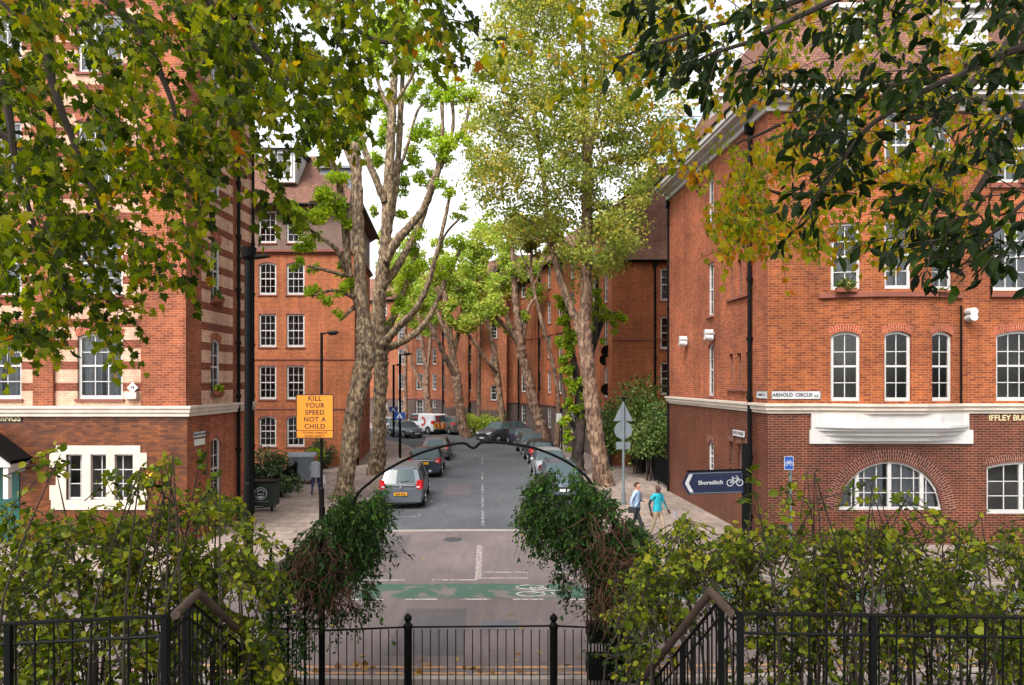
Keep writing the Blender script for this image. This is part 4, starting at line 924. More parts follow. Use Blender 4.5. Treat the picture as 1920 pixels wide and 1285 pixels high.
M['amber'] = flat('amber_lens', (230, 120, 30), .3); M['seat'] = flat('dark_upholstery', (48, 48, 54), .9); M['logo_red'] = flat('red_logo', (222, 50, 36), .5); M['vyel'] = flat('retro_yellow', (250, 206, 50), .5)
CARS = {  # L, W, H, belt z, key stations (x) : tail, roof rear, roof front, cowl, nose ; roof z at rear/front ; hood z
 'mpv':    dict(L=4.45, W=1.80, H=1.66, belt=1.02, tw=.10, rr=.42, rf=2.85, cw=3.62, hood=.98, tb=1.06),
 'hatch':  dict(L=4.25, W=1.76, H=1.46, belt=.92, tw=.16, rr=.78, rf=2.55, cw=3.2, hood=.92, tb=.98),
 'estate': dict(L=4.50, W=1.76, H=1.50, belt=.94, tw=.14, rr=.62, rf=2.75, cw=3.4, hood=.94, tb=1.0),
 'saloon': dict(L=4.65, W=1.80, H=1.46, belt=.96, tw=.62, rr=1.35, rf=2.8, cw=3.5, hood=.96, tb=1.02, boot=1),
 'suv':    dict(L=4.60, W=1.90, H=1.72, belt=1.14, tw=.10, rr=.40, rf=2.85, cw=3.55, hood=1.12, tb=1.18),
 'van':    dict(L=4.95, W=1.94, H=1.96, belt=1.20, tw=.03, rr=.10, rf=3.35, cw=4.1, hood=1.12, tb=1.2),
}
def make_car(kind, label, paint, loc, heading, plate_side='rear', cat='car', group=None, scale=1, seats=True, rails=False):
    """heading: direction the nose points (radians, 0 = +Y). car local: +Y nose, origin centre on ground"""
    c = CARS[kind]; L, W, H = c['L']*scale, c['W'], c['H']; hw = W/2
    t = thing({'van': 'panel_van'}.get(kind, 'parked_car'), label, cat, loc, -heading, group or 'vehicles parked along the street')
    # section params at stations: (xbody, xroof, ztop, halfwidth_belt, halfwidth_top, is_cabin)
    bz, tb = c['belt'], c['tb']; rw = hw*(.92 if kind == 'van' else .76)
    def sec(xb, xt, zt, wb, wt, belt=None, sill=.24, fl=0):
        belt = belt or bz
        zt5 = zt-.07 if zt > belt+.2 else belt+(zt-belt)*.5
        return [(xb, 0, sill-.02), (xb, wb*.86, sill-.02), (xb, wb*.975, sill+.1), (xb, wb, .48), (xb, wb*.995, .48+(belt-.48)*.55), (xb+(xt-xb)*.06, wb*.955, belt-.02), (xb+(xt-xb)*.10, wb*.93, belt),
                (xb+(xt-xb)*.85, wt, zt5), (xt, wt*.88, zt-.02), (xt, wt*.45, zt), (xt, 0, zt+.012)]
    S = []
    if c.get('boot'):
        S += [sec(.02, .05, tb-.02, hw*.93, hw*.70, belt=bz-.04), sec(.2, .22, tb, hw*.97, hw*.74), sec(c['tw'], c['tw'], tb+.01, hw, hw*.76), sec(c['tw']+.08, c['rr'], H-.03, hw, rw)]
    else:
        S += [sec(.02, c['rr'], H-.05, hw*.93, rw*.93), sec(.22, c['rr']+.12, H-.02, hw*.985, rw*.98)]
    xs_ = [c['rr']+(c['rf']-c['rr'])*k for k in (.33, .66)]
    S += [sec(xs_[0]+.1, xs_[0], H, hw, rw), sec(xs_[1]+.2, xs_[1], H, hw, rw), sec(c['cw']-.25, c['rf'], H-.04, hw, rw*.98)]
    ic = len(S)-1
    S += [sec(c['cw'], c['cw']+.02, c['hood']+.06, hw*.99, hw*.80), sec(c['cw']+(L-c['cw'])*.5, c['cw']+(L-c['cw'])*.5, c['hood']-.01, hw*.965, hw*.74, belt=c['hood']-.08), sec(L-.16, L-.2, c['hood']-.15, hw*.88, hw*.62, belt=c['hood']-.24, sill=.22), sec(L, L-.05, c['hood']-.28, hw*.74, hw*.5, belt=c['hood']-.34, sill=.26)]
    nS, nT = len(S), len(S[0]); ND = 3
    body = MB(); gl = MB(); gl2 = MB(); gb = MB(); gf = MB()
    G = np.array(S, float)      # nS,nT,3
    rows = []
    for i in range(nS-1):
        for k in range(ND if i < nS-2 else ND):
            a = k/ND; rows.append((G[i]*(1-a)+G[i+1]*a, i))
    rows.append((G[-1], nS-1))
    def tr(p, s): return (s*p[1], p[0]-L/2, p[2])
    first_cab = 3 if c.get('boot') else 0
    for r in range(len(rows)-1):
        (A, i), (B, _) = rows[r], rows[r+1]
        for s in (1, -1):
            for q in range(nT-1):
                pts = [tr(A[q], s), tr(B[q], s), tr(B[q+1], s), tr(A[q+1], s)]
                if s < 0: pts = pts[::-1]
                tgt, mt = body, 0
                gs_ = gl if s > 0 else gl2
                if q == 6 and first_cab <= i < ic and kind != 'van': tgt = gs_
                if q == 6 and kind == 'van' and i == ic-1: tgt = gs_
                if i == ic and q >= 7: tgt = gf
                if i == ic and q == 6: tgt = gs_
                if c.get('boot') and i == 2 and q >= 7: tgt = gb
                if q in (1,): mt = 1
                tgt.poly(pts, mt)
    # tail cap and nose cap
    def cap(Sx, s_, lo, hi, target_row=None, bow=.06):
        NC = 8
        for q in range(lo, hi):
            for k in range(NC):
                def pt(row, u):
                    x, y, z = Sx[row]; b_ = bow*(1-u*u); return (u*y, x-L/2+(-b_ if s_ < 0 else b_), z)
                u0, u1 = -1+2*k/NC, -1+2*(k+1)/NC
                pts = [pt(q, u0), pt(q, u1), pt(q+1, u1), pt(q+1, u0)]
                if s_ > 0: pts = pts[::-1]
                tg = gb if (target_row == q and 0 < k < NC-1) else body
                tg.poly(pts, 1 if q <= 2 else 0)
    R0 = [tuple(p) for p in G[0]]
    if c.get('boot'): cap(R0, -1, 1, 7)
    else: cap(R0, -1, 1, 7, target_row=6)
    # close the top edge of the tail (between bowed cap row 7 and roof section)
    NC = 8; x7, y7, z7 = R0[7]
    for k in range(NC):
        u0, u1 = -1+2*k/NC, -1+2*(k+1)/NC
        def lo_(u): return (u*y7, x7-L/2-.06*(1-u*u), z7)
        def hi_(u): a = abs(u); return (u*y7*.98, R0[9][0]-L/2, R0[10][2]-(R0[10][2]-z7)*a**3)
        body.poly([lo_(u0), lo_(u1), hi_(u1), hi_(u0)], 0)
    RN = [tuple(p) for p in G[-1]]; cap(RN, 1, 1, 9, bow=.05)
    body.build('body', [paint, 'trim'], t, rel=False, smooth=False)
    bo = t.children[0] if t.children else None
    def inflate(mb, name):
        if not mb.v: return
        o = mb.build(name, 'carglass', t, rel=False, smooth=True); return o
    inflate(gl, 'side_window'); inflate(gl2, 'side_window'); inflate(gb, 'rear_window'); inflate(gf, 'windscreen')
    # pillars
    for fx in (.36, .70):
        if kind == 'van': break
        x = c['rr']+(c['rf']-c['rr'])*fx
        for s in (1, -1): pl = MB(); pl.tube([(s*(hw*.94), x+.1-L/2, bz), (s*(rw+.01), x-L/2, H-.07)], .035, 4); pl.build('pillar', 'trim', t, rel=False)
    # wheels
    wr = .33 if kind not in ('suv', 'van') else .37
    for wx in (.78, L-.88):
        for s in (1, -1):
            ar = MB(); ar.cyl((s*(hw-.21), wx-L/2, wr+.02), wr+.055, .225, 20, axis='x') if False else None
            a2 = MB(); n = 20
            for k in range(n): 
                a, b_ = 2*math.pi*k/n, 2*math.pi*(k+1)/n; r = wr+.06; x = s*(hw+.004)
                if math.sin(a) < -.35 and math.sin(b_) < -.35: continue
                a2.poly([(x, wx-L/2, wr), (x, wx-L/2+r*math.cos(a), wr+r*math.sin(a)), (x, wx-L/2+r*math.cos(b_), wr+r*math.sin(b_))])
            a2.build('wheel_arch', 'trim', t, rel=False)
            wm = MB(); x0 = s*(hw-.20); x1 = s*(hw+.012)
            wm.tube([(x0, wx-L/2, wr), (x0+s*.03, wx-L/2, wr), (x1-s*.03, wx-L/2, wr), (x1, wx-L/2, wr)], [wr*.9, wr, wr, wr*.93], 22)
            wo = wm.build('wheel', 'tyre', t, rel=False, smooth=False)
            rm = MB(); 
            rm.tube([(x1, wx-L/2, wr), (x1+s*.008, wx-L/2, wr)], [wr*.66, wr*.62], 18, 1); 
            for k in range(5): 
                a = 2*math.pi*k/5; rm.tube([(x1+s*.012, wx-L/2, wr), (x1+s*.014, wx-L/2+wr*.6*math.cos(a), wr+wr*.6*math.sin(a))], [.05, .035], 4, 0)
            rm.build('rim', ['rim', 'trim'], wo, rel=False)
    yb = -L/2-.06
    tz = (c['tb']-.24, c['tb']+.05) if kind not in ('mpv', 'estate', 'van') else (bz-.22, bz+.16)
    for s in (1, -1):
        lm = MB(); xA, xB = s*hw*.93, s*hw*.66
        lm.poly([(xB, yb+.015, tz[0]+.05), (xA*.995, yb+.055, tz[0]), (xA*.97, yb+.09, tz[1]), (xB*1.08, yb+.03, tz[1]-.03)]); 
        lm.poly([(xA*.995, yb+.055, tz[0]), (s*(hw+.004), yb+.35, tz[0]+.06), (s*(hw*.985), yb+.38, tz[1]-.04), (xA*.97, yb+.09, tz[1])])
        lm.build('tail_lamp', 'redlamp', t, rel=False)
        rv = MB(); rv.poly([(xB*1.04, yb+.012, tz[0]+.08), (xA*.9, yb+.036, tz[0]+.07), (xA*.9, yb+.036, tz[0]+.13), (xB*1.05, yb+.014, tz[0]+.13)]); rv.build('reversing_lamp', 'clearlamp', t, rel=False)
        hl = MB(); nz_ = c['hood']-.33; hl.poly([(s*hw*.42, L/2+.045, nz_-.02), (s*hw*.74, L/2-.02, nz_), (s*hw*.9, L/2-.2, nz_+.16), (s*hw*.5, L/2-.0, nz_+.10)]); hl.build('headlight', 'clearlamp', t, rel=False)
        mr = MB(); mr.sphere((s*(hw+.09), c['cw']-.45-L/2, bz+.06), .11, 0, 10, (1.0, .6, .75)); mr.build('wing_mirror', paint, t, rel=False, smooth=True)
    bp = MB(); bp.box((-hw*.9, yb-.02, .3), (hw*.9, yb+.08, .5)); 
    bp.build('bumper', paint if kind != 'van' else 'trim', t, rel=False); bp = MB(); bp.box((-hw*.75, L/2-.02, .28), (hw*.75, L/2+.07, .46)); bp.build('bumper', paint if kind != 'van' else 'trim', t, rel=False)
    tl = MB(); tl.box((-hw*.62, yb-.005, bz-.07), (hw*.62, yb+.03, bz-.04)); tl.build('tailgate_trim', 'rim', t, rel=False)
    np_ = MB(); pz = .62 if kind != 'saloon' else .78; np_.box((-.26, yb-.028, pz-.055), (.26, yb+.03, pz+.06)); o = np_.build('number_plate', 'plate_y', t, rel=False)
    fr = MB(); fr.box((-.26, L/2+.052, .40), (.26, L/2+.085, .51)); fr.build('number_plate', 'plate_w', t, rel=False)
    gr = MB(); gr.box((-hw*.5, L/2+.0, c['hood']-.46), (hw*.5, L/2+.055, c['hood']-.33)); gr.build('grille', 'trim', t, rel=False)
    if kind != 'van':
        wp = MB(); wp.tube([(0, yb+.07, bz+.07), (.32, yb+.10, bz+.12)], .012, 4); wp.build('rear_wiper', 'trim', t, rel=False)
    if rails:
        for s in (1, -1): rl = MB(); rl.tube([(s*rw*.88, c['rr']+.2-L/2, H-.02), (s*rw*.88, c['rr']+.3-L/2, H+.05), (s*rw*.88, c['rf']-.2-L/2, H+.05), (s*rw*.88, c['rf']-L/2, H-.03)], .018, 6); rl.build('roof_rail', 'trim', t, rel=False)
    return t
def carat(px, d, dx=0): return (X(px, d)+dx, d, .004)
hd_ = math.atan2(-.045, 1)
c1 = make_car('mpv', 'mid grey people carrier, nearest of the cars parked at the left kerb', 'paint_silver', (-4.56, 29.3, .004), hd_-.02)
text('AJ08 EUM', c1, (0, -4.45/2-.06-.032, .62), .1, 'ink', name='plate_lettering')
bd = MB(); bd.cyl((0, -4.45/2-.115, .9), .05, .03, 14, axis='y'); bd.build('badge', 'rim', c1, rel=False)
make_car('saloon', 'dark blue grey saloon with red tail lamps parked just beyond the grey people carrier', 'paint_slate', (-4.75, 38.2, .004), hd_)
make_car('hatch', 'greyish brown hatchback partly hidden beyond the dark saloon at left kerb', 'paint_maroon_grey', (-5.0, 45.6, .004), hd_)
make_car('hatch', 'black hatchback with red tail lamps facing away in the right hand row', 'paint_black', (1.75, 43.4, .004), -.09)
make_car('hatch', 'light silver car facing the camera, nearest in the right hand row', 'paint_lightsilver', (2.0, 36.8, .004), math.pi-.05)
make_car('hatch', 'silver blue car facing the camera, half hidden behind the right climber', 'paint_bluegrey', (2.2, 31.2, .004), math.pi-.03, rails=True)
make_car('hatch', 'silver hatchback between the black hatchback and the navy car', 'paint_silver', (1.35, 48.6, .004), math.pi-.14)
make_car('hatch', 'navy blue car with bright windscreen next to the charcoal off-roader', 'paint_navy', (.85, 53.6, .004), math.pi-.22)
make_car('suv', 'charcoal off-roader parked at an angle at the street bend', 'paint_charcoal', (-.85, 57.6, .004), math.pi+.75, rails=True)
make_car('suv', 'taupe estate car seen from behind between white van and tree', 'paint_taupe', (X(846, 66.5), 66.5, .004), -.55, scale=.95)
vn = make_car('van', 'white panel van with red crescent marks and red yellow rear chevrons', 'paint_white', (X(796, 67), 67, .004), -.80, cat='van')
make_car('hatch', 'dark blue grey hatchback parked facing the camera beside the lamp posts', 'paint_bluegrey', (X(762, 63), 62.5, .004), math.pi-.65)
make_car('hatch', 'pale car mostly hidden behind the lamp posts and dark hatchback', 'paint_lightsilver', (X(736, 69), 69, .004), math.pi-.9)
# van livery
v = CARS['van']; L = v['L']; yb = -L/2-.066; q = MB()
for k in range(8):
    x0 = -.9+k*.225; s = -1 if k < 4 else 1
    q.poly([(x0, yb-.03, .62), (x0+.225, yb-.03, .62), (x0+.225+.12*s, yb-.03, 1.1), (x0+.12*s, yb-.03, 1.1)], k % 2)
q.build('rear_chevrons', ['vyel', 'logo_red'], vn, rel=False)
def crescent(side):
    q = MB(); 
    for k in range(14):
        a, b_ = R(70+k*16), R(70+(k+1)*16); r0, r1 = .26, .42
        def pt(r, an):
            if side == 'rear': return (r*math.cos(an)-.2, yb-.032, 1.5+r*math.sin(an)*.85)
            return (-(v['W']/2)+.025-(1.5-1.2+r*math.sin(an)*.6)*-.06, -1.0-r*math.cos(an)*-1.1, 1.52+r*math.sin(an)*.8)
        q.poly([pt(r0, a), pt(r1, a), pt(r1, b_), pt(r0, b_)])
    return q.build('crescent_logo', 'logo_red', vn, rel=False)
crescent('rear')
q = MB()
for k in range(14):
    a, b_ = R(70+k*16), R(70+(k+1)*16)
    q.poly([(-.985, -.9+r*math.cos(an), 1.25+r*math.sin(an)) for r, an in ((.26, a), (.45, a), (.45, b_), (.26, b_))])
q.box((-.988, -.2, 1.5), (-.982, .7, 1.58)); q.build('crescent_logo', 'logo_red', vn, rel=False)

# ------------------------------------------------------------------ lamp posts, signs, bins, fences
def lamp(name, label, px, d, ytop, r0=.09, arm=1, z0=.12, head=.62, r1=.055, step=None):
    x = X(px, d); zt = Z(ytop, d); t = thing(name, label, 'street lamp', (x, d, z0)); b = MB()
    h = zt-z0; st = step or 1.2
    b.tube([(0, 0, 0), (0, 0, st), (0, 0, st+.06), (0, 0, h)], [r0, r0, r1, r1], 14); b.build('post', 'black', t, rel=False)
    a = MB(); a.tube([(0, 0, h-.04), (.25*arm, 0, h), (.4*arm, 0, h)], .03, 8); a.build('arm', 'black', t, rel=False)
    l = MB(); l.tube([(.22*arm, 0, h-.02), (.3*arm, 0, h-.01), ((.3+head*.6)*arm, 0, h+.0), ((.3+head)*arm, 0, h+.01)], [.03, .085, .08, .03], 8); o = l.build('lantern', 'black', t, rel=False); o.scale = (1, 1, 1); return t
lp1 = thing('street_lamp', 'tall thick black lamp post beside the striped block, foremost lamp', 'street lamp', (X(466, 17.5), 17.5, .12)); dd = 17.5
h = Z(482, dd)-.12; b = MB(); b.tube([(0, 0, 0), (0, 0, 2.35), (0, 0, 2.4), (0, 0, h)], [.115, .115, .1, .1], 16); b.build('post', 'black', lp1, rel=False)
b = MB(); b.tube([(0, 0, h-.1), (0, 0, h), (0, 0, h+.24)], [.1, .17, .2], 14); b.tube([(-.2, 0, h-.02), (.1, 0, h)], .03, 8); b.build('lantern_housing', 'black', lp1, rel=False)
b = MB(); b.tube([(.1, 0, h-.02), (.2, 0, h), (.45, 0, h+.02), (.56, 0, h+.0)], [.05, .07, .055, .02], 10); b.build('lantern', 'black', lp1, rel=False)
b = MB(); b.cyl((0, 0, 2.5), .12, .05, 16); b.build('collar', 'greenblk', lp1, rel=False)
l2 = lamp('street_lamp', 'black lamp post carrying the orange KILL YOUR SPEED sign', 603, 24.0, 624, r1=.05, head=.3)
lamp('street_lamp', 'slim black lamp post with blue sign at the kerb beyond the left trunks', 750, 44.4, 664, r1=.08, head=.5)
lamp('street_lamp', 'slim black lamp post with small blue sign, farthest at left', 738, 60.0, 684, r1=.1, head=.4)
sg_ = thing('speed_warning_sign', 'orange KILL YOUR SPEED NOT A CHILD sign on a black lamp post', 'road sign', (X(592, 24), 23.90, 0)); sw, sh_ = 1.31, 1.54; zc = Z(781, 23.9); sg_.location.z = zc
b = MB(); b.box((-sw/2, -.02, -sh_/2), (sw/2, 0, sh_/2)); b.build('panel', 'orange', sg_, rel=False)
b = MB(); e = .028
for a in ((-sw/2-.004, -sh_/2-.004, sw/2+.004, -sh_/2+e), (-sw/2-.004, sh_/2-e, sw/2+.004, sh_/2+.004), (-sw/2-.004, -sh_/2+e, -sw/2+e, sh_/2-e), (sw/2-e, -sh_/2+e, sw/2+.004, sh_/2-e), (-sw/2+e, -sh_/2+.27, sw/2-e, -sh_/2+.29)): b.box((a[0], -.026, a[1]), (a[2], -.0205, a[3]))
b.build('border', 'ink', sg_, rel=False)
for i, s in enumerate(('KILL', 'YOUR', 'SPEED', 'NOT A', 'CHILD')): text(s, sg_, (0, -.024, .62-i*.243), .235, 'ink', sp=1.12, sx=.98)
text('TOWER HAMLETS', sg_, (0, -.024, -.575), .1, 'ink', sp=1.1); text('ROAD SAFETY', sg_, (0, -.024, -.69), .1, 'ink', sp=1.1)
def bike(parent, cx, cz, s, mat, y):
    b = MB(); 
    for k in (-1, 1):
        n = 16
        for j in range(n):
            a, c = 2*math.pi*j/n, 2*math.pi*(j+1)/n; r0, r1 = .17*s, .22*s; ox = cx+k*.3*s; oz = cz-.08*s
            b.poly([(ox+r0*math.cos(a), y, oz+r0*math.sin(a)), (ox+r1*math.cos(a), y, oz+r1*math.sin(a)), (ox+r1*math.cos(c), y, oz+r1*math.sin(c)), (ox+r0*math.cos(c), y, oz+r0*math.sin(c))])
    for (x0, z0), (x1, z1) in (((-.3, -.08), (-.12, .2)), ((-.12, .2), (.2, .2)), ((.2, .2), (0, -.08)), ((0, -.08), (-.12, .2)), ((-.3, -.08), (0, -.08)), ((.3, -.08), (.18, .32)), ((.18, .32), (.08, .34)), ((-.2, .28), (-.06, .28)), ((-.13, .28), (-.12, .2))):
        p0, p1 = Vector((cx+x0*s, y, cz+z0*s)), Vector((cx+x1*s, y, cz+z1*s)); t_ = (p1-p0).normalized(); n_ = Vector((-t_.z, 0, t_.x))*.022*s; b.poly([p0-n_, p1-n_, p1+n_, p0+n_])
    b.build('bicycle_symbol', mat, parent, rel=False)
def mini_blue(label, px, d, py, w_):
    t = thing('blue_road_sign', label, 'road sign', (X(px, d), d-.14, Z(py, d))); b = MB(); b.box((-w_/2, -.02, -w_*.33), (w_/2, 0, w_*.33)); b.build('panel', 'blue', t, rel=False)
    b = MB(); b.poly([(-w_*.3, -.024, -w_*.2), (-w_*.1, -.024, -w_*.2), (0, -.024, w_*.1), (w_*.1, -.024, -w_*.2), (w_*.3, -.024, -w_*.2), (0.02, -.024, w_*.24), (-.02, -.024, w_*.24)]); b.build('symbol', 'white', t, rel=False); return t
mini_blue('blue sign with white mark on the nearer slim lamp post', 750, 44.4, 780, .7); mini_blue('small blue sign on the farthest lamp post at left', 738, 60, 768, .7)
# fingerpost
fp = thing('fingerpost', 'dark post beside the drainpipe holding the navy direction sign', 'signpost', (X(1397, 18.3), 18.3, .12)); b = MB(); b.tube([(0, 0, 0), (0, 0, Z(832, 18.3)-.12)], .085, 14); b.build('post', 'greenblk', fp, rel=False)
fs = thing('direction_sign', 'navy finger sign reading Shoreditch with white bicycle symbol', 'direction sign', (X(1393, 18.2), 18.2, Z(903, 18.2)), R(-2)); fw_, fh = 1.62, .6
b = MB(); o = [(-fw_, 0), (-fw_+.16, fh/2), (0, fh/2), (0, -fh/2), (-fw_+.16, -fh/2)]; b.poly([(x, -.02, z) for x, z in o][::-1]); b.poly([(x, .02, z) for x, z in o])
for i in range(5): a, c = o[i], o[(i+1) % 5]; b.poly([(a[0], -.02, a[1]), (a[0], .02, a[1]), (c[0], .02, c[1]), (c[0], -.02, c[1])])
b.build('panel', 'navy', fs, rel=False); fs.rotation_euler = (0, R(-2.2), R(-2))
b = MB(); b.poly([(-fw_+.08, -.024, 0), (-fw_+.2, -.024, .24), (-fw_+.3, -.024, .24), (-fw_+.18, -.024, 0), (-fw_+.3, -.024, -.24), (-fw_+.2, -.024, -.24)]); b.build('chevron', 'kpaint', fs, rel=False)
b = MB(); b.box((-fw_+.15, -.03, fh/2), (.02, .03, fh/2+.04)); b.build('frame', 'black', fs, rel=False)
b = MB()
for z in (-fh/2+.02, fh/2-.05): b.box((-fw_+.2, -.026, z), (-.05, -.0225, z+.018))
b.build('border', 'galv', fs, rel=False)
text('Shoreditch', fs, (-.86, -.023, .0), .15, 'kpaint'); bike(fs, -.22, .01, .42, 'kpaint', -.024)
# small cycle sign
cs = thing('cycle_route_sign', 'small blue bicycle sign on grey post before the dark brick wall', 'road sign', (X(1482, 19.5), 19.5, .12)); b = MB(); b.tube([(0, 0, 0), (0, 0, Z(855, 19.5)-.12)], .045, 10); b.build('post', 'galv', cs, rel=False)
b = MB(); zz = Z(868, 19.5)-.12; b.box((-.2, -.07, zz-.19), (.06, -.05, zz+.19)); b.build('panel', 'blue', cs, rel=False); bike(cs, -.07, zz, .24, 'white', -.074)
b = MB(); 
for a in ((-.2, zz-.19, .06, zz-.18), (-.2, zz+.18, .06, zz+.19), (-.2, zz-.18, -.19, zz+.18), (.05, zz-.18, .06, zz+.18)): b.box((a[0], -.074, a[1]), (a[2], -.0705, a[3]))
b.build('border', 'white', cs, rel=False)
# backs of signs
rs = thing('road_sign_back', 'grey post with backs of triangular, round and square road signs', 'road sign', (X(1169, 27.5), 27.5, .12)); zt = Z(748, 27.5)-.12
b = MB(); b.tube([(0, 0, 0), (0, 0, .5), (0, 0, .52), (0, 0, zt)], [.09, .09, .05, .05], 12); b.build('post', 'galv', rs, rel=False)
b = MB(); z0, z1 = Z(790, 27.5)-.12, Z(752, 27.5)-.12; b.tube([(0, .06, (z0+z1)/2), (0, .075, (z0+z1)/2)], [.01, .01], 3); t_ = [(-.4, z0), (.4, z0), (0, z1)]
for y in (.055, .07): b.poly([(x, y, z) for x, z in t_])
b.build('triangular_panel', 'galv', rs, rel=False)
b = MB(); b.cyl((0, .055, Z(807, 27.5)-.12), .36, .015, 28, axis='y'); b.build('round_panel', 'galv', rs, rel=False)
b = MB(); b.box((-.28, .055, Z(843, 27.5)-.12), (.28, .07, Z(829, 27.5)-.12)); b.build('square_panel', 'galv', rs, rel=False)
b = MB(); b.box((-.24, -.05, zt), (.24, .1, zt+.05)); b.cyl((0, 0, zt-.1), .07, .1, 10); b.build('top_lamp', 'black', rs, rel=False)
ps = thing('parking_post', 'thin black post with small white parking plate beside the ivy trunk', 'road sign', (X(1053, 44), 44, .12)); b = MB(); b.tube([(0, 0, 0), (0, 0, 3.2)], .045, 8); b.build('post', 'black', ps, rel=False); b = MB(); b.box((-.35, -.07, 2.35), (-.0, -.05, 2.9)); b.build('plate', 'white', ps, rel=False)
bl = thing('bollard', 'black bollard on the pavement behind the left shrubs', 'bollard', (X(75, 17.3), 17.3, .12)); b = MB(); b.tube([(0, 0, 0), (0, 0, .9), (0, 0, .92), (0, 0, 1.0), (0, 0, 1.04)], [.06, .06, .07, .07, .03], 12); b.build('post', 'black', bl, rel=False)
# bins
eb = thing('green_panel_bin', 'dark green litter box with round white emblem beside the foremost lamp post', 'bin', (X(494, 26.3), 26.3, .12)); b = MB()
b.box((-.52, -.3, .22), (.52, .3, 1.1)); b.build('body', 'green_panel', eb, rel=False); b = MB(); b.box((-.56, -.34, 1.102), (.56, .34, 1.17)); b.build('lid', 'greenblk', eb, rel=False)
for x in (-.44, .38):
    b = MB(); b.box((x, -.28, 0), (x+.06, -.2, .219)); b.build('leg', 'black', eb, rel=False)
b = MB()
def ring(b, cx, cz, r0, r1, y, n=28, a0=0, a1=360):
    for k in range(n):
        a, c = R(a0+(a1-a0)*k/n), R(a0+(a1-a0)*(k+1)/n); b.poly([(cx+r*math.cos(an), y, cz+r*math.sin(an)) for r, an in ((r0, a), (r1, a), (r1, c), (r0, c))])
ring(b, 0, .7, .215, .24, -.304); ring(b, 0, .66, .12, .15, -.304, 14, 200, 340); ring(b, 0, .7, .13, .16, -.304, 14, 20, 160); b.box((-.07, -.306, .53), (.07, -.303, .6)); b.box((-.13, -.306, .66), (.13, -.303, .69)); b.build('emblem', 'kpaint', eb, rel=False)
b = MB()
for k in range(9): b.box((-.3+k*.07, -.305, .4), (-.26+k*.07, -.303, .415))
b.build('small_lettering', 'kpaint', eb, rel=False)
wb = thing('wheeled_bin', 'large grey wheeled bin behind the railings and hedge', 'bin', (X(563, 33), 33.4, .12), R(8)); b = MB()
pl = [(-.62, -.5), (.62, -.5), (.62, .5), (-.62, .5)]
for i in range(4): a, c = pl[i], pl[(i+1) % 4]; b.poly([(a[0]*.86, a[1]*.86, .22), (c[0]*.86, c[1]*.86, .22), (c[0], c[1], 1.3), (a[0], a[1], 1.3)])
b.poly([(x*.86, y*.86, .22) for x, y in pl][::-1]); b.poly([(x, y, 1.3) for x, y in pl])
for k in range(5): b.box((.5, -.4+k*.18, .4), (.64, -.34+k*.18, 1.2))
b.build('body', 'bin', wb, rel=False); b = MB(); b.tube([(-.66, 0, 1.33), (.66, 0, 1.33)], [.0, .0], 4) if False else None
for k in range(8): a0, a1 = math.pi*k/8, math.pi*(k+1)/8; b.poly([(-.66, -.54*math.cos(a0), 1.31+.2*math.sin(a0)), (.66, -.54*math.cos(a0), 1.31+.2*math.sin(a0)), (.66, -.54*math.cos(a1), 1.31+.2*math.sin(a1)), (-.66, -.54*math.cos(a1), 1.31+.2*math.sin(a1))])
for x in (-.66, .66): b.poly([(x, -.54*math.cos(math.pi*k/8), 1.31+.2*math.sin(math.pi*k/8)) for k in range(9)])
b.build('lid', 'bin', wb, rel=False)
for x in (-.45, .45):
    for y in (-.4, .4): b = MB(); b.cyl((x-.03, y, .11), .1, .06, 12, axis='x'); b.build('wheel', 'tyre', wb, rel=False)
def railfence(name, label, pts, h, sp=.12, z0=.12, r=.011, posts=1.8, mat='black', railz=(.12, .92), knobs=False, group=None):
    t = thing(name, label, 'fence', (pts[0][0], pts[0][1], z0), 0, group); bars = MB(); rails = MB()
    for a, c in zip(pts, pts[1:]):
        a = Vector((a[0], a[1], z0+(a[2] if len(a) > 2 else 0))); c = Vector((c[0], c[1], z0+(c[2] if len(c) > 2 else 0))); L = (c-a).length; n = max(1, int(L/sp))
        for k in range(n): p = a.lerp(c, (k+.5)/n); bars.tube([p+Vector((0, 0, railz[0]*h)), p+Vector((0, 0, h*(1.0 if knobs else railz[1])))], r, 4)
        for z in railz: rails.tube([a+Vector((0, 0, z*h)), c+Vector((0, 0, z*h))], r*1.7, 4)
        m = max(1, int(round(L/posts)))
        for k in range(m+1): p = a.lerp(c, k/m); q = MB(); q.tube([p, p+Vector((0, 0, h))], r*2.3, 4); q.build('post', mat, t)
    bars.build('bars', mat, t); rails.build('rail', mat, t); return t
railfence('iron_fence', 'black iron railings along the left pavement before the hedges', [(X(512, 28), 27.6), (X(560, 33), 32.5), (X(600, 37.5), 37.5)], 1.15, .14, r=.016)
railfence('iron_fence', 'low black railings under the dark green box by the striped block', [(X(430, 25.9), 25.9), (X(515, 26.9), 26.9)], .55, .12, r=.014)
railfence('iron_fence', 'black iron railings below the leafy bush along the right pavement', [(X(1162, 44), 44), (X(1252, 31.3), 31.3)], 1.5, .13, r=.018)
for i, (px, d) in enumerate(((1246, 33.0), (1236, 34.5))):
    pass
b = MB(); b.box((5.3, 44.5, .12), (5.8, 62, 1.0)); tag(b.build('garden_wall', 'brick_far'), 'low brick garden wall in front of the right hand terrace', 'wall')
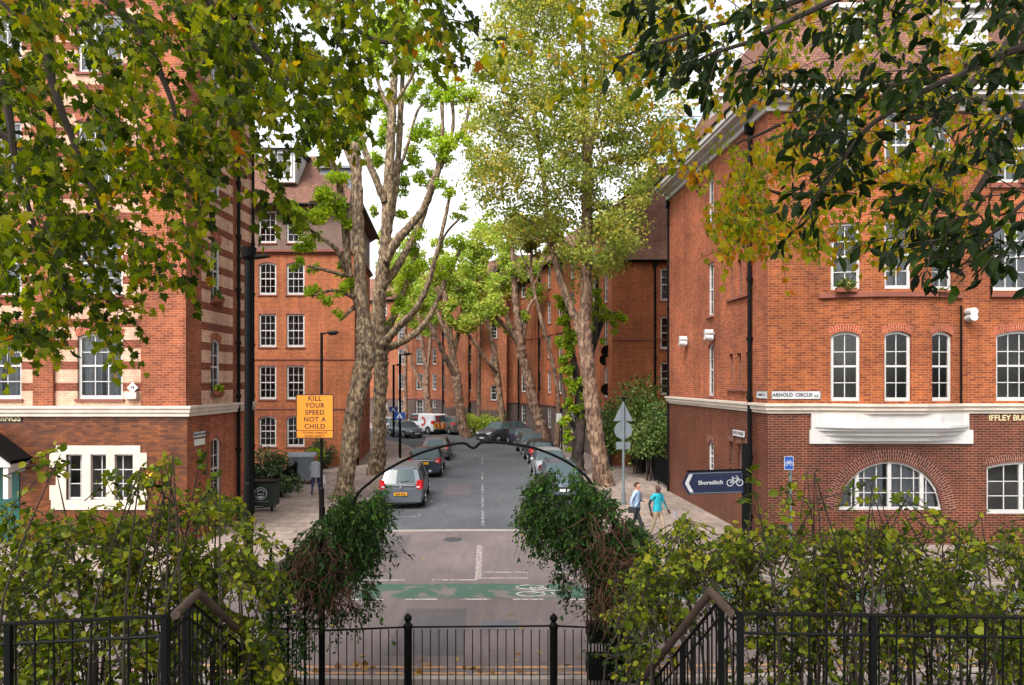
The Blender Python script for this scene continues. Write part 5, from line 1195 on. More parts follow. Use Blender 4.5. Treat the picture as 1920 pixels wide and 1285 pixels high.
# ------------------------------------------------------------------ bushes behind the pavements
def bush(name, label, c, r, n, size, mat, fl=(1, 1, 1), clumps=14, kind='oval', stem=True, group=None):
    t = thing(name, label, 'bush', (c[0], c[1], .12), 0, group); cs_ = ball(clumps, c, r*.8, fl, .6); pts = []; tint = []
    for q in cs_:
        q[2] = max(q[2], .4); m = n//clumps; pts.append(ball(m, q, r*.42, (1, 1, .9), .4)); tint.append(np.clip(rng.random(m)*.6+rng.random()*.4, 0, 1))
    pts = np.vstack(pts); pts[:, 2] = np.maximum(pts[:, 2], .2)
    link('foliage', leaf_mesh('foliage', pts, rng.uniform(size*.6, size*1.2, len(pts)), kind, mat, t.location, tint=np.concatenate(tint), droop=.2), t)
    if stem:
        b = MB()
        for q in cs_[:8]: b.tube([(c[0]+random.uniform(-.3, .3), c[1]+random.uniform(-.2, .2), .1), tuple((np.array(c)+q)/2-np.array([0, 0, .2])), tuple(q)], [.04, .025, .01], 5)
        b.build('stem', 'twig', t)
    return t
bush('variegated_hedge', 'variegated grey green hedge left of the grey wheeled bin', (X(512, 31), 31, .95), 1.25, 3600, .12, 'lf_hedge', (1.15, .8, .95))
bush('hedge_plant', 'glossy bluish leaves hanging over the railings beside the dark green box', (X(525, 29.4), 29.4, .6), .8, 1300, .12, 'lf_hedge', (1, .6, .8))
bush('hedge_plant', 'bright green leaves just behind the grey wheeled bin', (X(592, 36.4), 36.4, 1.2), .7, 1000, .11, 'lf_bright', (1, .7, .6))
bush('clipped_hedge', 'dark clipped hedge with pale top beside the left pavement', (X(616, 40.5), 39.0, .8), 1.0, 2200, .11, 'lf_hedge', (.9, 1.6, .95))
bush('leafy_bush', 'tall green leafy bush covering the end wall behind the right railings', (X(1195, 37), 36.8, 3.0), 2.7, 5200, .16, 'lf_bush', (.72, .8, 1.05), clumps=34)
bush('leafy_bush', 'rounder bush with pale leaves right of the road sign backs', (X(1222, 34.2), 34.2, 2.1), 1.6, 3200, .14, 'lf_bush', (.62, .8, 1.2), clumps=20)
bush('leafy_bush', 'low dark bush just right of the dark ivy covered trunk', (X(1137, 40.5), 40.0, 2.2), 1.7, 2400, .15, 'lf_bush', (.5, .8, 1.2), clumps=18)
bush('doorway_shrub', 'small green shrub at the brown brick stair tower', (X(902, 63.5), 63.2, 1.2), 1.5, 1600, .2, 'lf_far_hazed', (1.3, .6, .8))

# ------------------------------------------------------------------ street trees
def limbs(b, specs, d, knob=.06, n=10, mat=0):
    """specs: lists of (px, py, radius px[, depth offset m]); knobbly tapered limbs"""
    ends = []
    for sp in specs:
        pts = []; 
        for q in sp: dd = d+(q[3] if len(q) > 3 else 0); p = P(q[0], q[1], dd); pts.append((p.x, p.y, p.z, q[2]*dd/F*.78))
        sm = smooth_path(pts, 9 if pts[0][3] > .25 else 5); ph = random.random()*9
        rr = [max(.012, q[3]*(1+knob*math.sin(ph+k*2.1)+knob*random.uniform(-1, 1))) for k, q in enumerate(sm)]
        sm2 = [(q[0]+random.uniform(-1, 1)*rr[k]*.06, q[1], q[2]) for k, q in enumerate(sm)]
        i0 = len(b.v); b.tube(sm2, rr, 14, mat); ends.append(Vector(sm2[-1])); m_ = len(sm2)
        for k in range(m_):
            c = Vector(sm2[k]); 
            for j in range(14):
                v = Vector(b.v[i0+k*14+j]); a = NZ.noise(v*2.2+Vector((ph, 0, 0)))*.17+NZ.noise(v*7)*.12; b.v[i0+k*14+j] = tuple(c+(v-c)*(1+a))
    return ends
def tufts(t, specs, d, size, mat, per=1.0, name='foliage', kind='oval', shell=.45):
    pts = []; tint = []; sz = []
    for q in specs:
        dd = d+(q[3] if len(q) > 3 else 0); c = P(q[0], q[1], dd); r = q[2]*dd/F
        sub = max(1, int(r/.35)); r *= 1.12; m = max(60, int(per*26*(r**2)/(size*size)))
        for _ in range(sub*2+1):
            cc = np.array(c)+rng.normal(size=3)*r*.42; k = max(8, m//(sub*2+1)); pts.append(ball(k, cc, r*.62, (1, 1, .85), shell)); tint.append(np.clip(rng.random(k)*.6+rng.random()*.45, 0, 1))
    tb = MB()
    for q in specs:
        dd = d+(q[3] if len(q) > 3 else 0); c = np.array(P(q[0], q[1], dd)); r = q[2]*dd/F
        for _ in range(7):
            v = rng.normal(size=3); v[2] = abs(v[2])+.2; v /= np.linalg.norm(v); e = c+v*r*1.05; o = c-np.array([0, 0, r*.5]); w_ = min(.03, r*.03)
            tb.tube([tuple(o), tuple((o+e)/2+rng.normal(size=3)*r*.08), tuple(e)], [w_, w_*.7, w_*.3], 4)
    tb.build('twigs', 'bark_brown', t)['kind'] = 'stuff'
    pts = np.vstack(pts); tint = np.concatenate(tint)
    return link(name, leaf_mesh(name, pts, rng.uniform(size*.6, size*1.25, len(pts)), kind, mat, t.location, tint=tint, droop=.15), t)
def tree(name, label, base, d, specs, tf, size, lm, bm='bark', per=1.0, group='plane trees along the street', knob=.06, cat='tree'):
    p = P(base[0], base[1], d); t = thing(name, label, cat, (p.x, d, .05), 0, group); b = MB(); limbs(b, specs, d, knob)
    b.build('trunk', bm, t, smooth=True)
    if tf: tufts(t, tf, d, size, lm, per)
    return t
T1 = [[(640, 946, 27), (646, 915, 23), (652, 870, 21), (659, 800, 20), (670, 740, 21), (683, 680, 23), (686, 640, 22), (682, 600, 18), (676, 550, 16), (673, 470, 15), (670, 380, 14), (668, 310, 13), (665, 270, 10)],
      [(688, 640, 14, .3), (678, 590, 12, .4), (655, 515, 10, .6), (648, 440, 9, .8), (640, 370, 8, .9), (630, 315, 6, 1), (603, 285, 4, 1.2)],
      [(655, 520, 7, .6), (632, 470, 6, .2), (600, 445, 4.5, -.3), (573, 425, 3.5, -.6)], [(654, 430, 6, .8), (640, 405, 5, .4), (610, 382, 4, 0), (580, 378, 3, -.4)],
      [(668, 560, 6, 0), (630, 545, 4, -.8), (600, 550, 3, -1.2), (585, 556, 2.5, -1.4)], [(660, 520, 5, .2), (615, 508, 4, -.5), (575, 498, 3, -.9)],
      [(640, 372, 5, .9), (618, 300, 3.5, .6), (600, 262, 3, .4)], [(668, 330, 7, .2), (655, 300, 5, .5), (640, 262, 4, .8)], [(650, 470, 6, .7), (655, 420, 5, 1.6), (662, 350, 4, 2.2)], [(640, 600, 3, -.3), (660, 580, 5, 0), (675, 570, 7, 0)]]
F1 = [(625, 365, 30, -.2), (598, 395, 26, -.5), (572, 400, 22, -.5), (560, 428, 18, -.7), (548, 385, 12, -.4), (585, 452, 20, -.5), (560, 470, 14, -.8), (640, 345, 20, .4), (632, 390, 22, .2), (601, 262, 22, .5), (628, 250, 20, .8), (642, 268, 16, 1), (588, 550, 15, -1.2), (612, 560, 13, -1), (640, 545, 12, -.6), (566, 492, 13, -.9), (590, 500, 10, -.6), (655, 530, 16, .3), (668, 262, 18, .3), (650, 235, 16, .6), (640, 590, 9, -.4), (660, 420, 14, .4), (640, 500, 12, .6), (600, 300, 14, .8), (572, 275, 14, .6), (664, 200, 22, .5)]
tree('plane_tree', 'leaning mottled plane tree with pollarded fresh green tufts, nearer of the left pair', (645, 940), 28.5, T1, F1, .13, 'lf_tuft')
T2 = [[(704, 895, 25), (708, 860, 20), (711, 800, 17), (713, 740, 16), (714, 690, 18), (712, 655, 20), (709, 610, 18), (711, 560, 17), (719, 500, 16), (724, 440, 14), (728, 360, 13), (733, 260, 11), (738, 160, 9), (742, 70, 6), (744, 10, 4)],
      [(722, 450, 11, .2), (734, 400, 9, .5), (744, 330, 8, .7), (750, 230, 7, .9), (755, 140, 5, 1.1), (760, 40, 3, 1.3)],
      [(722, 490, 12, -.3), (742, 455, 11, -.5), (768, 425, 10, -.8), (795, 390, 9, -1), (812, 345, 9, -1.2), (824, 312, 9, -1.2), (829, 296, 12, -1.2)],
      [(829, 300, 5, -1.2), (845, 262, 4.5, -1), (850, 225, 4, -1), (847, 188, 5, -1)], [(829, 297, 5, -1.2), (850, 275, 4, -1.3), (872, 235, 4, -1.5), (880, 200, 4, -1.5)], [(826, 300, 4, -1.2), (830, 240, 4, -1.4), (828, 190, 5, -1.5)],
      [(724, 530, 10, .3), (745, 500, 9, .6), (765, 465, 8, .9), (787, 420, 8, 1.2), (800, 380, 7, 1.3), (808, 345, 6, 1.4)],
      [(722, 380, 10, -.2), (708, 345, 9, -.5), (690, 300, 8, -.8), (677, 262, 8, -1), (672, 235, 9, -1)],
      [(716, 650, 12, -.2), (745, 615, 9, -.6), (777, 583, 8, -1), (800, 540, 7, -1.3), (815, 490, 6, -1.5), (830, 430, 5, -1.6), (845, 360, 4, -1.8)],
      [(720, 655, 11, .2), (755, 640, 9, .5), (790, 615, 8, .9), (812, 580, 6, 1.2), (835, 530, 5, 1.4), (862, 470, 4, 1.5)], [(716, 640, 9, .5), (740, 590, 8, 1), (757, 545, 7, 1.3), (775, 500, 6, 1.6), (782, 470, 5, 1.7)],
      [(745, 330, 4, .7), (765, 270, 3.5, .2), (782, 210, 3, 0), (800, 190, 3, 0)], [(736, 200, 5, 0), (760, 165, 4, -.5), (785, 120, 3, -.8)], [(735, 210, 5, 0), (712, 165, 4, .6), (690, 70, 3, .9)], [(815, 490, 4, -1.5), (835, 440, 3, -1.3), (862, 410, 3, -1)]]
F2 = [(830, 268, 28, -1.2), (815, 285, 22, -1), (848, 170, 26, -1), (828, 180, 18, -1.4), (880, 180, 24, -1.5), (876, 250, 20, -1.4), (790, 115, 26, -.8), (742, 40, 36), (762, 60, 30, 1), (705, 60, 30, .9), (802, 185, 20), (780, 240, 22, .2), (765, 290, 22, .8), (790, 330, 16, 1.3), (808, 335, 16, 1.4), (672, 225, 22, -1), (705, 300, 18, .8), (712, 260, 16, .8), (706, 395, 12, .3), (752, 400, 14, .8), (760, 350, 18, 1), (845, 348, 18, -1.8), (864, 400, 14, -1), (862, 462, 20, 1.5), (838, 500, 22, 1.4), (782, 462, 22, 1.7), (770, 520, 24, 1.6), (800, 490, 22, 1), (745, 560, 18, 1.2), (760, 590, 16, .6), (730, 610, 12, .8), (725, 190, 20, .6), (745, 130, 22, .6), (700, 120, 24, .8), (775, 170, 18, .5), (720, 240, 12, .7), (742, 240, 12, 1), (800, 245, 16, -.4), (752, 320, 12, 1), (724, 550, 9, 1), (815, 455, 16, -1.2), (700, 195, 18, .8)]
tree('plane_tree', 'tall knobbly plane tree with many upright pollarded limbs, second of the left pair', (705, 891), 36.5, T2, F2, .14, 'lf_tuft', per=.9)
# right plane tree with full olive crown
RT = [[(1134, 922, 27), (1127, 880, 22), (1118, 820, 19), (1110, 760, 18), (1103, 700, 17), (1098, 650, 18), (1096, 610, 16), (1098, 560, 14), (1100, 480, 13), (1100, 400, 13), (1101, 330, 12), (1101, 285, 12), (1098, 200, 8), (1094, 120, 6), (1092, 20, 4)],
      [(1096, 640, 13, .2), (1080, 600, 10, .3), (1062, 555, 10, .5), (1045, 505, 8, .6), (1032, 450, 7, .8), (1025, 400, 6, .9), (1018, 320, 6, 1), (1008, 260, 6, 1.1), (1000, 180, 4, 1.2), (996, 90, 3, 1.2)],
      [(1104, 290, 8, -.3), (1115, 235, 6, -.7), (1126, 170, 5, -1), (1135, 80, 3, -1.2)], [(1008, 262, 5, 1.1), (975, 215, 3, 0), (940, 190, 2.5, -.5)], [(1101, 330, 5, 0), (1140, 300, 3.5, .7), (1180, 290, 2.5, 1)], [(1100, 430, 5, 0), (1140, 395, 4, -.8), (1180, 370, 3, -1.5)],
      [(1034, 460, 5, .8), (1000, 420, 3.5, 1.4), (960, 400, 2.5, 2)], [(1100, 250, 4, 0), (1060, 180, 3, -1), (1040, 90, 2.5, -1.5)]]
pr = P(1132, 918, 32.6); rt = thing('plane_tree', 'big plane tree with full olive and yellow crown at the right kerb', 'tree', (pr.x, 32.6, .05), 0, 'plane trees along the street')
b = MB(); limbs(b, RT, 32.6, .05); b.build('trunk', 'bark_brown', rt, smooth=True)
poly = [(915, 110), (955, -40), (1000, -260), (1150, -330), (1270, -200), (1275, 100), (1245, 290), (1205, 370), (1195, 440), (1150, 500), (1095, 520), (1040, 470), (1000, 440), (955, 430), (905, 400), (878, 310), (885, 200)]
cc = px2w(sample_poly(poly, 760, 42, -.08), 32.6); cc[:, 1] += rng.uniform(-3, 3, len(cc)); cc[:, 0] *= 1; cl = []; ti = []
for q in cc:
    k = int(rng.integers(60, 150)); cl.append(ball(k, q, rng.uniform(.5, 1.2), (1.15, 1.15, .7), .6)); ti.append(np.clip(rng.random(k)*.45+rng.random()*.55, 0, 1))
cl = np.vstack(cl); link('crown', leaf_mesh('crown', cl, rng.uniform(.09, .18, len(cl)), 'oval', 'lf_crown', rt.location, tint=np.concatenate(ti), droop=.4), rt)
tw_ = MB()
for q in cc[::6]:
    o = Vector((4.0+random.uniform(-1, 1), 32.6, max(q[2]-2.2, 9))); v = Vector(q); o = v+(o-v)*.3
    tw_.tube([tuple(v), tuple(v.lerp(o, .5)+Vector((0, 0, -.15))), tuple(o)], [.012, .022, .035], 4)
tw_.build('branches', 'bark_brown', rt)
# dark ivy covered tree behind it
IV = [[(1083, 893, 17), (1084, 850, 15), (1087, 800, 15), (1088, 750, 14), (1080, 700, 9), (1068, 640, 8), (1062, 590, 7), (1055, 540, 5), (1050, 480, 4)], [(1088, 760, 11, .2), (1102, 700, 9, .3), (1112, 650, 8, .4), (1124, 615, 7, .5), (1135, 590, 5, .6), (1160, 588, 4, .6)], [(1112, 650, 7, .3), (1118, 590, 6, 0), (1120, 520, 4, 0)], [(1075, 800, 6, -.2), (1062, 760, 5, -.5), (1050, 700, 4, -.6)]]
pi_ = P(1083, 893, 36.3); it = thing('ivy_tree', 'dark trunk hung with bright yellow green ivy behind the right plane tree', 'tree', (pi_.x, 36.3, .05), 0, 'plane trees along the street')
b = MB(); limbs(b, IV, 36.3, .04); b.build('trunk', 'bark_dark', it, smooth=True)
ivs = [(1066-6*math.sin(k), 560+k*17, 12+3*math.sin(k*2), -.5) for k in range(13)]+[(1054, 600, 10, -.6), (1050, 640, 10, -.6), (1046, 560, 9, -.5), (1060, 790, 11, -.6), (1070, 815, 12, -.5), (1064, 840, 8, -.5), (1076, 770, 9, -.5)]+[(1096, 640+k*18, 10, -.4) for k in range(8)]+[(1120, 600, 14, .2), (1140, 588, 16, .4), (1160, 595, 13, .5), (1150, 610, 10, .4), (1112, 545, 14), (1122, 570, 14), (1108, 620, 10), (1132, 640, 8, .2)]
tufts(it, ivs, 36.3, .13, 'lf_bright', 1.0)
# far pollarded planes
fars = [('far plane tree leaning left behind the grey estate car, largest far trunk', 62, (872, 822), 
   [[(874, 822, 16), (866, 790, 12), (860, 750, 11), (856, 710, 11), (849, 670, 9), (843, 620, 7), (835, 560, 6), (828, 500, 4)], [(856, 710, 8), (835, 670, 6, -1), (815, 625, 5, -2), (795, 590, 4, -2)], [(850, 670, 6), (862, 610, 5, 1), (868, 560, 4, 1)], [(846, 650, 5), (826, 600, 4, 1), (812, 560, 3, 2)]],
   [(828, 490, 22), (812, 520, 24, 1), (795, 575, 20, -2), (778, 560, 22, -2), (845, 530, 22, 1), (868, 545, 22, 1), (850, 570, 14), (815, 600, 14, 2), (800, 620, 12, -1), (770, 600, 14, 1), (835, 580, 14)]),
  ('far plane tree with forked dark trunk standing behind the white van', 74, (804, 800),
   [[(812, 806, 9), (806, 770, 8), (800, 740, 8), (800, 700, 6), (792, 650, 5), (785, 590, 4)], [(800, 740, 5), (780, 700, 4), (765, 660, 3), (758, 620, 3)], [(800, 705, 4), (806, 650, 4), (808, 590, 3)]],
   [(785, 575, 22), (758, 605, 16), (806, 575, 18), (770, 520, 24), (750, 540, 18), (790, 540, 20), (745, 500, 20), (760, 640, 8)]),
  ('far plane tree with thin dark stem behind the charcoal off-roader', 64, (944, 818),
   [[(945, 818, 10), (940, 770, 8), (934, 720, 8), (928, 670, 7), (918, 620, 5), (905, 575, 4)], [(934, 700, 5), (915, 680, 4, -1), (895, 650, 4, -1.5), (872, 620, 3, -2)], [(928, 670, 5), (935, 610, 4, .5), (940, 550, 3, 1)]],
   [(905, 565, 24), (880, 600, 22, -1.5), (862, 612, 18, -2), (890, 550, 22), (940, 540, 24, 1), (915, 520, 24), (895, 500, 22), (925, 600, 14), (870, 575, 18, -1), (850, 600, 12, -2)]),
  ('knobbly far plane tree behind the navy car with thick leaning trunk', 56, (1018, 830),
   [[(1022, 836, 17), (1014, 800, 13), (1003, 765, 12), (993, 720, 12), (984, 685, 11), (976, 650, 12), (972, 610, 9), (966, 560, 8), (963, 510, 6), (960, 450, 4)], [(976, 650, 8), (955, 620, 6, -.5), (935, 600, 5, -1), (918, 585, 4, -1.5)], [(978, 650, 8), (984, 610, 6, .3), (990, 580, 5, .5), (1002, 560, 4, .8)], [(970, 640, 6), (950, 595, 5, 1), (935, 550, 4, 1.5)]],
   [(918, 575, 20, -1.5), (935, 590, 14, -1), (960, 440, 24), (940, 530, 22, 1.5), (968, 520, 16), (1002, 545, 18, .8), (990, 500, 20), (955, 490, 22, 1), (925, 545, 18), (945, 620, 12), (985, 590, 10), (930, 450, 22, 2)])]
for lab, d, base, sp, tf in fars: tree('plane_tree', lab, base, d, sp, tf, .26, 'lf_far_hazed', 'bark_brown', per=1.0, knob=.09)
# thick green crowns that close the street behind
for i, (px, py, d, r, lab, m_) in enumerate(((905, 470, 65.5, 40, 'green pollard crown just left of the olive crown', 'lf_far_hazed'), (1000, 450, 50, 40, 'yellow green crown behind the limbs of the right plane tree', 'lf_crown'), (760, 480, 77, 36, 'loose green crown between the left limbs and the sky', 'lf_far_hazed'))):
    bx = px+(-6 if i == 0 else 44 if i == 1 else 0); sp = [[(bx, YH+H0*F/d, 7), (bx, 720, 5), (px, py+90, 4), (px-3, py+20, 3)], [(px, py+90, 3), (px+25, py+30, 2)], [(px, py+80, 3), (px-25, py+20, 2)]]
    tf = [(px+random.uniform(-1, 1)*r, py+random.uniform(-1, 1)*r, random.uniform(14, 22), random.uniform(-2, 2)) for _ in range(13)]
    tree('plane_tree', lab, (bx, YH+H0*F/d), d, sp, tf, .24, m_, 'bark_brown', per=.95)

# ------------------------------------------------------------------ people
def person(label, loc, rz, joints, rads, bones, region, mats, head, hair=None, extra=None, cat='person'):
    """one continuous skinned body: joints (x,y,z) metres, bones index pairs, region(point)->material slot"""
    t = thing('person', label, cat, loc, rz)
    me = bpy.data.meshes.new('sk'); me.from_pydata(joints, bones, []); o = bpy.data.objects.new('sk', me); COL.objects.link(o)
    sk = o.modifiers.new('s', 'SKIN'); su = o.modifiers.new('u', 'SUBSURF'); su.levels = 2; su.render_levels = 2
    for i, r in enumerate(rads): me.skin_vertices[0].data[i].radius = (r if isinstance(r, tuple) else (r, r)); 
    me.skin_vertices[0].data[0].use_root = True
    dg = bpy.context.evaluated_depsgraph_get(); bm_ = bpy.data.meshes.new_from_object(o.evaluated_get(dg)); bpy.data.objects.remove(o)
    mb = MB(); mb.v = [tuple(v.co) for v in bm_.vertices]; mb.f = [tuple(p.vertices) for p in bm_.polygons]; mb.m = [region(p.center) for p in bm_.polygons]
    hc, yaw = head
    def shape(p):
        p = Vector((p.x*(1-.18*max(0, -p.z/.12)), p.y*(1-.05*max(0, -p.z/.12)), p.z)); 
        return Matrix.Rotation(yaw, 3, 'Z') @ p
    mb.sphere(hc, .095, 0, 18, (.80, 1.0, 1.26), shape); 
    rot = Matrix.Rotation(yaw, 3, 'Z'); fwd = rot @ Vector((0, -1, 0)); side = rot @ Vector((1, 0, 0)); H_ = Vector(hc)
    mb.sphere(H_+fwd*.098+Vector((0, 0, -.012)), .016, 0, 8, (.8, 1, 1.4)); mb.sphere(H_+fwd*.085+Vector((0, 0, -.055)), .02, 4, 8, (1.3, .5, .4)); mb.sphere(H_+fwd*.075+Vector((0, 0, -.1)), .028, 0, 8)
    for s in (-1, 1): mb.sphere(H_+side*s*.079+Vector((0, 0, -.01)), .024, 0, 8, (.5, .8, 1.2)); mb.sphere(H_+fwd*.083+side*s*.031+Vector((0, 0, .018)), .011, 5, 8)
    # hands: palm, four fingers and a thumb, slightly curled
    for hp, d_ in extra.get('hands', []) if extra else []:
        hp = Vector(hp); d_ = Vector(d_).normalized(); sd2 = d_.cross(Vector((0, 1, 0))); sd2 = sd2.normalized() if sd2.length > .1 else Vector((1, 0, 0)); nn = d_.cross(sd2)
        mb.tube([hp-d_*.03, hp+d_*.02, hp+d_*.075], [.028, .036, .034], 8, 0)
        for k, ln in enumerate((.062, .074, .07, .055)): o_ = hp+d_*.07+nn*(k-1.5)*.019; mb.tube([o_, o_+d_*ln*.55+sd2*.004, o_+d_*ln+sd2*.022], [.0095, .009, .007], 6, 0)
        th = hp+d_*.015+nn*.033; mb.tube([th, th+nn*.025+d_*.025, th+nn*.03+d_*.055], [.012, .011, .009], 6, 0)
    mb.build('body', mats, t, rel=False, smooth=True)
    if hair:
        hb = MB()
        def hs_(p): 
            q = Vector(p); 
            if q.y < -.01 and q.z < .055: q.y = max(q.y, -.02)
            q.z = max(q.z, hair.get('low', -.02)); return Matrix.Rotation(yaw, 3, 'Z') @ q
        hb.sphere(H_+Vector((0, 0, .012))-fwd*.012, .104, 0, 18, (.84, 1.0, 1.22), hs_)
        if hair.get('tail'): hb.tube([H_-fwd*.10+Vector((0, 0, .06)), H_-fwd*.15+Vector((0, 0, .03)), H_-fwd*.13+Vector((0, 0, -.09))], [.035, .04, .012], 8)
        hb.build('hair', hair['mat'], t, rel=False, smooth=True)
    return t
for nme, rgb in (('skin_light', (214, 160, 132)), ('skin_dark', (86, 58, 46)), ('hair_brown', (62, 44, 34)), ('hair_auburn', (150, 92, 56)), ('shirt_blue', (170, 196, 232)), ('trousers_navy', (34, 36, 48)), ('polo_teal', (22, 176, 196)), ('sleeve_black', (24, 26, 34)), ('khaki', (176, 156, 130)), ('shoe', (34, 28, 26)), ('top_grey', (176, 182, 194)), ('jeans', (44, 62, 104)), ('lips', (140, 84, 78)), ('eye', (30, 24, 22)), ('bag_black', (34, 34, 44)), ('bag_white', (224, 224, 226))): M[nme] = flat(nme, rgb, .8, lo=.9, hi=1.06)
# walking skeleton: facing -Y local; joints
def walker(stride=.28, armL=None, armR=None, k=1.0, wide=1.0):
    J = [(0, 0, .93), (0, 0, 1.10), (0, .0, 1.28), (0, .01, 1.42), (0, 0, 1.50), (0, -.01, 1.56)]
    Rr = [(.15*wide, .105), (.145*wide, .105), (.17*wide, .11), (.12, .08), .052, .055]
    B = [(0, 1), (1, 2), (2, 3), (3, 4), (4, 5)]
    def add(p, r, par): J.append(p); Rr.append(r); B.append((par, len(J)-1)); return len(J)-1
    for s, st in ((-1, stride), (1, -stride)):
        h = add((s*.10, 0, .86), .098, 0); kn = add((s*.11, -st*.5-.03, .50), .064, h); an = add((s*.11, -st+(.05 if st < 0 else 0), .10), .04, kn); hl = add((s*.115, -st-.08+(.05 if st < 0 else 0), .045), .038, an); add((s*.12, -st-.17+(.05 if st < 0 else 0), .035), .03, hl)
    hands = []
    for s, arm in ((-1, armL), (1, armR)):
        arm = arm or [(s*.27, -s*stride*.25, 1.14), (s*.29, -s*stride*.6-.05, .93)]
        sh = add((s*.185*wide, .01, 1.41), .062, 3); e = add(arm[0], .042, sh); w_ = add(arm[1], .028, e); hands.append((arm[1], Vector(arm[1])-Vector(arm[0])))
    return [tuple(Vector(j)*k) for j in J], [tuple(q*k for q in r) if isinstance(r, tuple) else r*k for r in Rr], B, [(tuple(Vector(a)*k), b_) for a, b_ in hands]
# man in blue shirt, walking to the right, left hand at chest strap
J, Rr, B, hd2 = walker(.26, armL=[(-.29, .10, 1.16), (-.27, .05, .93)], armR=[(.28, .02, 1.14), (.10, -.22, 1.16)])
def reg1(p):
    if p.z < .10: return 3
    if p.z < .95 and abs(p.x) < .24 : return 2
    if p.z > 1.475 and abs(p.x) < .1: return 0
    return 1
m1 = person('man in pale blue shirt with black shoulder bag walking on the right pavement', (X(1194, 21.9), 21.9, .12), R(62), J, Rr, B, reg1, ['skin_light', 'shirt_blue', 'trousers_navy', 'shoe', 'lips', 'eye'], ((0, -.02, 1.62), .1), dict(mat='hair_brown', low=-.035), dict(hands=hd2))
b = MB(); b.tube([(.15, -.0, 1.46), (.10, -.125, 1.32), (-.05, -.14, 1.15), (-.2, -.06, .98), (-.22, .06, .95), (-.1, .13, 1.15), (.1, .12, 1.36), (.15, 0, 1.46)], .018, 6); b.build('bag_strap', 'bag_black', m1, rel=False)
bg_ = thing('shoulder_bag', 'black shoulder bag at the hip of the man in pale blue shirt', 'bag', m1.location, m1.rotation_euler.z); b = MB(); b.box((-.34, -.08, .80), (-.26, .18, .98)); b.sphere((-.30, .05, .97), .08, 0, 10, (.5, 1.5, .4)); b.build('bag_body', 'bag_black', bg_, rel=False)
# man in teal polo over dark sleeves
J, Rr, B, hd2 = walker(-.20, armL=[(-.27, .12, 1.14), (-.27, .04, .89)], armR=[(.27, -.04, 1.14), (.26, -.20, .94)], k=.985, wide=1.08)
def reg2(p):
    if p.z < .10: return 3
    if abs(p.x) > .235 and p.z < 1.27: return 6
    if p.z < .90: return 2
    if p.z > 1.46 and abs(p.x) < .1: return 0
    return 1
m2 = person('bald man in bright teal polo and khaki trousers walking on the right pavement', (X(1233, 21.5), 21.5, .12), R(38), J, Rr, B, reg2, ['skin_dark', 'polo_teal', 'khaki', 'shoe', 'lips', 'eye', 'sleeve_black'], ((0, -.02, 1.595), .0), None, dict(hands=hd2))
pp_ = thing('paper_sheets', 'white papers held low by the man in the teal polo', 'papers', m2.location, m2.rotation_euler.z); b = MB(); b.frame_box(Vector((.22, -.46, .74)), Vector((.9, .3, -.2)).normalized(), Vector((-.3, .9, .1)).normalized(), .3, .006, .21); b.build('sheets', 'paper', pp_, rel=False)
# woman walking away on the left pavement
J, Rr, B, hd2 = walker(.16, armL=[(-.25, .02, 1.14), (-.25, -.12, .93)], armR=[(.25, .02, 1.14), (.27, -.10, .92)], k=.98, wide=.92)
def reg3(p):
    if p.z < .16: return 3
    if abs(p.x) > .21 and p.z < .98: return 1
    if p.z < .86: return 2
    if p.z > 1.47 and abs(p.x) < .1: return 0
    return 1
wm_ = person('person with auburn hair in loose grey top and jeans walking away on the left pavement', (X(592, 29.9), 29.9, .12), R(176), J, Rr, B, reg3, ['skin_light', 'top_grey', 'jeans', 'shoe', 'lips', 'eye'], ((0, -.02, 1.60), .0), dict(mat='hair_auburn', low=-.06, tail=1), dict(hands=hd2))
b = MB()
for k in range(16):
    a, c = 2*math.pi*k/16, 2*math.pi*(k+1)/16; b.poly([(.23*math.cos(a), .16*math.sin(a), .78), (.23*math.cos(c), .16*math.sin(c), .78), (.17*math.cos(c), .12*math.sin(c), 1.36), (.17*math.cos(a), .12*math.sin(a), 1.36)])
b.build('loose_top', 'top_grey', wm_, rel=False, smooth=True)
bw = thing('carrier_bag', 'white bag held in the right hand of the person in the grey top', 'bag', wm_.location, wm_.rotation_euler.z); b = MB(); b.tube([(-.27, -.12, .9), (-.28, -.12, .82), (-.29, -.12, .5)], [.02, .07, .15], 10); b.build('bag_body', 'bag_white', bw, rel=False)

# ------------------------------------------------------------------ foreground: gate, overthrow arch, railings
DG = 10.7
gt = thing('garden_gate', 'low black iron gate with two ball topped posts across the foot of the steps', 'gate', (X(852, DG), DG, .02))
GX0, GX1 = X(603, DG), X(1106, DG); zt = 1.21; b = MB(); n = int((GX1-GX0)/.129)
for k in range(1, n):
    x = GX0+(GX1-GX0)*k/n; b.tube([(x, DG, .12), (x, DG, zt)], .0085, 5)
b.build('bars', 'black', gt); b = MB(); b.tube([(GX0, DG, zt-.02), (X(760, DG), DG, zt+.035), (X(1040, DG), DG, zt+.055), (GX1, DG, zt+.03)], .016, 6); b.tube([(GX0, DG, .12), (GX1, DG, .12)], .018, 6); b.build('rail', 'black', gt)
for px in (765, 1038):
    x = X(px, DG); b = MB(); b.tube([(x, DG, 0), (x, DG, 1.22), (x, DG, 1.24), (x, DG, 1.28), (x, DG, 1.30), (x, DG, 1.33)], [.062, .062, .075, .075, .05, .035], 16); b.build('gate_post', 'black', gt)
    b = MB(); b.sphere((x, DG, 1.385), .062, 0, 16); b.sphere((x, DG, 1.455), .014, 0, 8); b.build('ball_finial', 'black', gt, smooth=True)
for px in (603,):
    x = X(px, DG); b = MB(); b.tube([(x, DG, 0), (x, DG, 2.6)], .035, 8); b.build('hinge_post', 'black', gt)
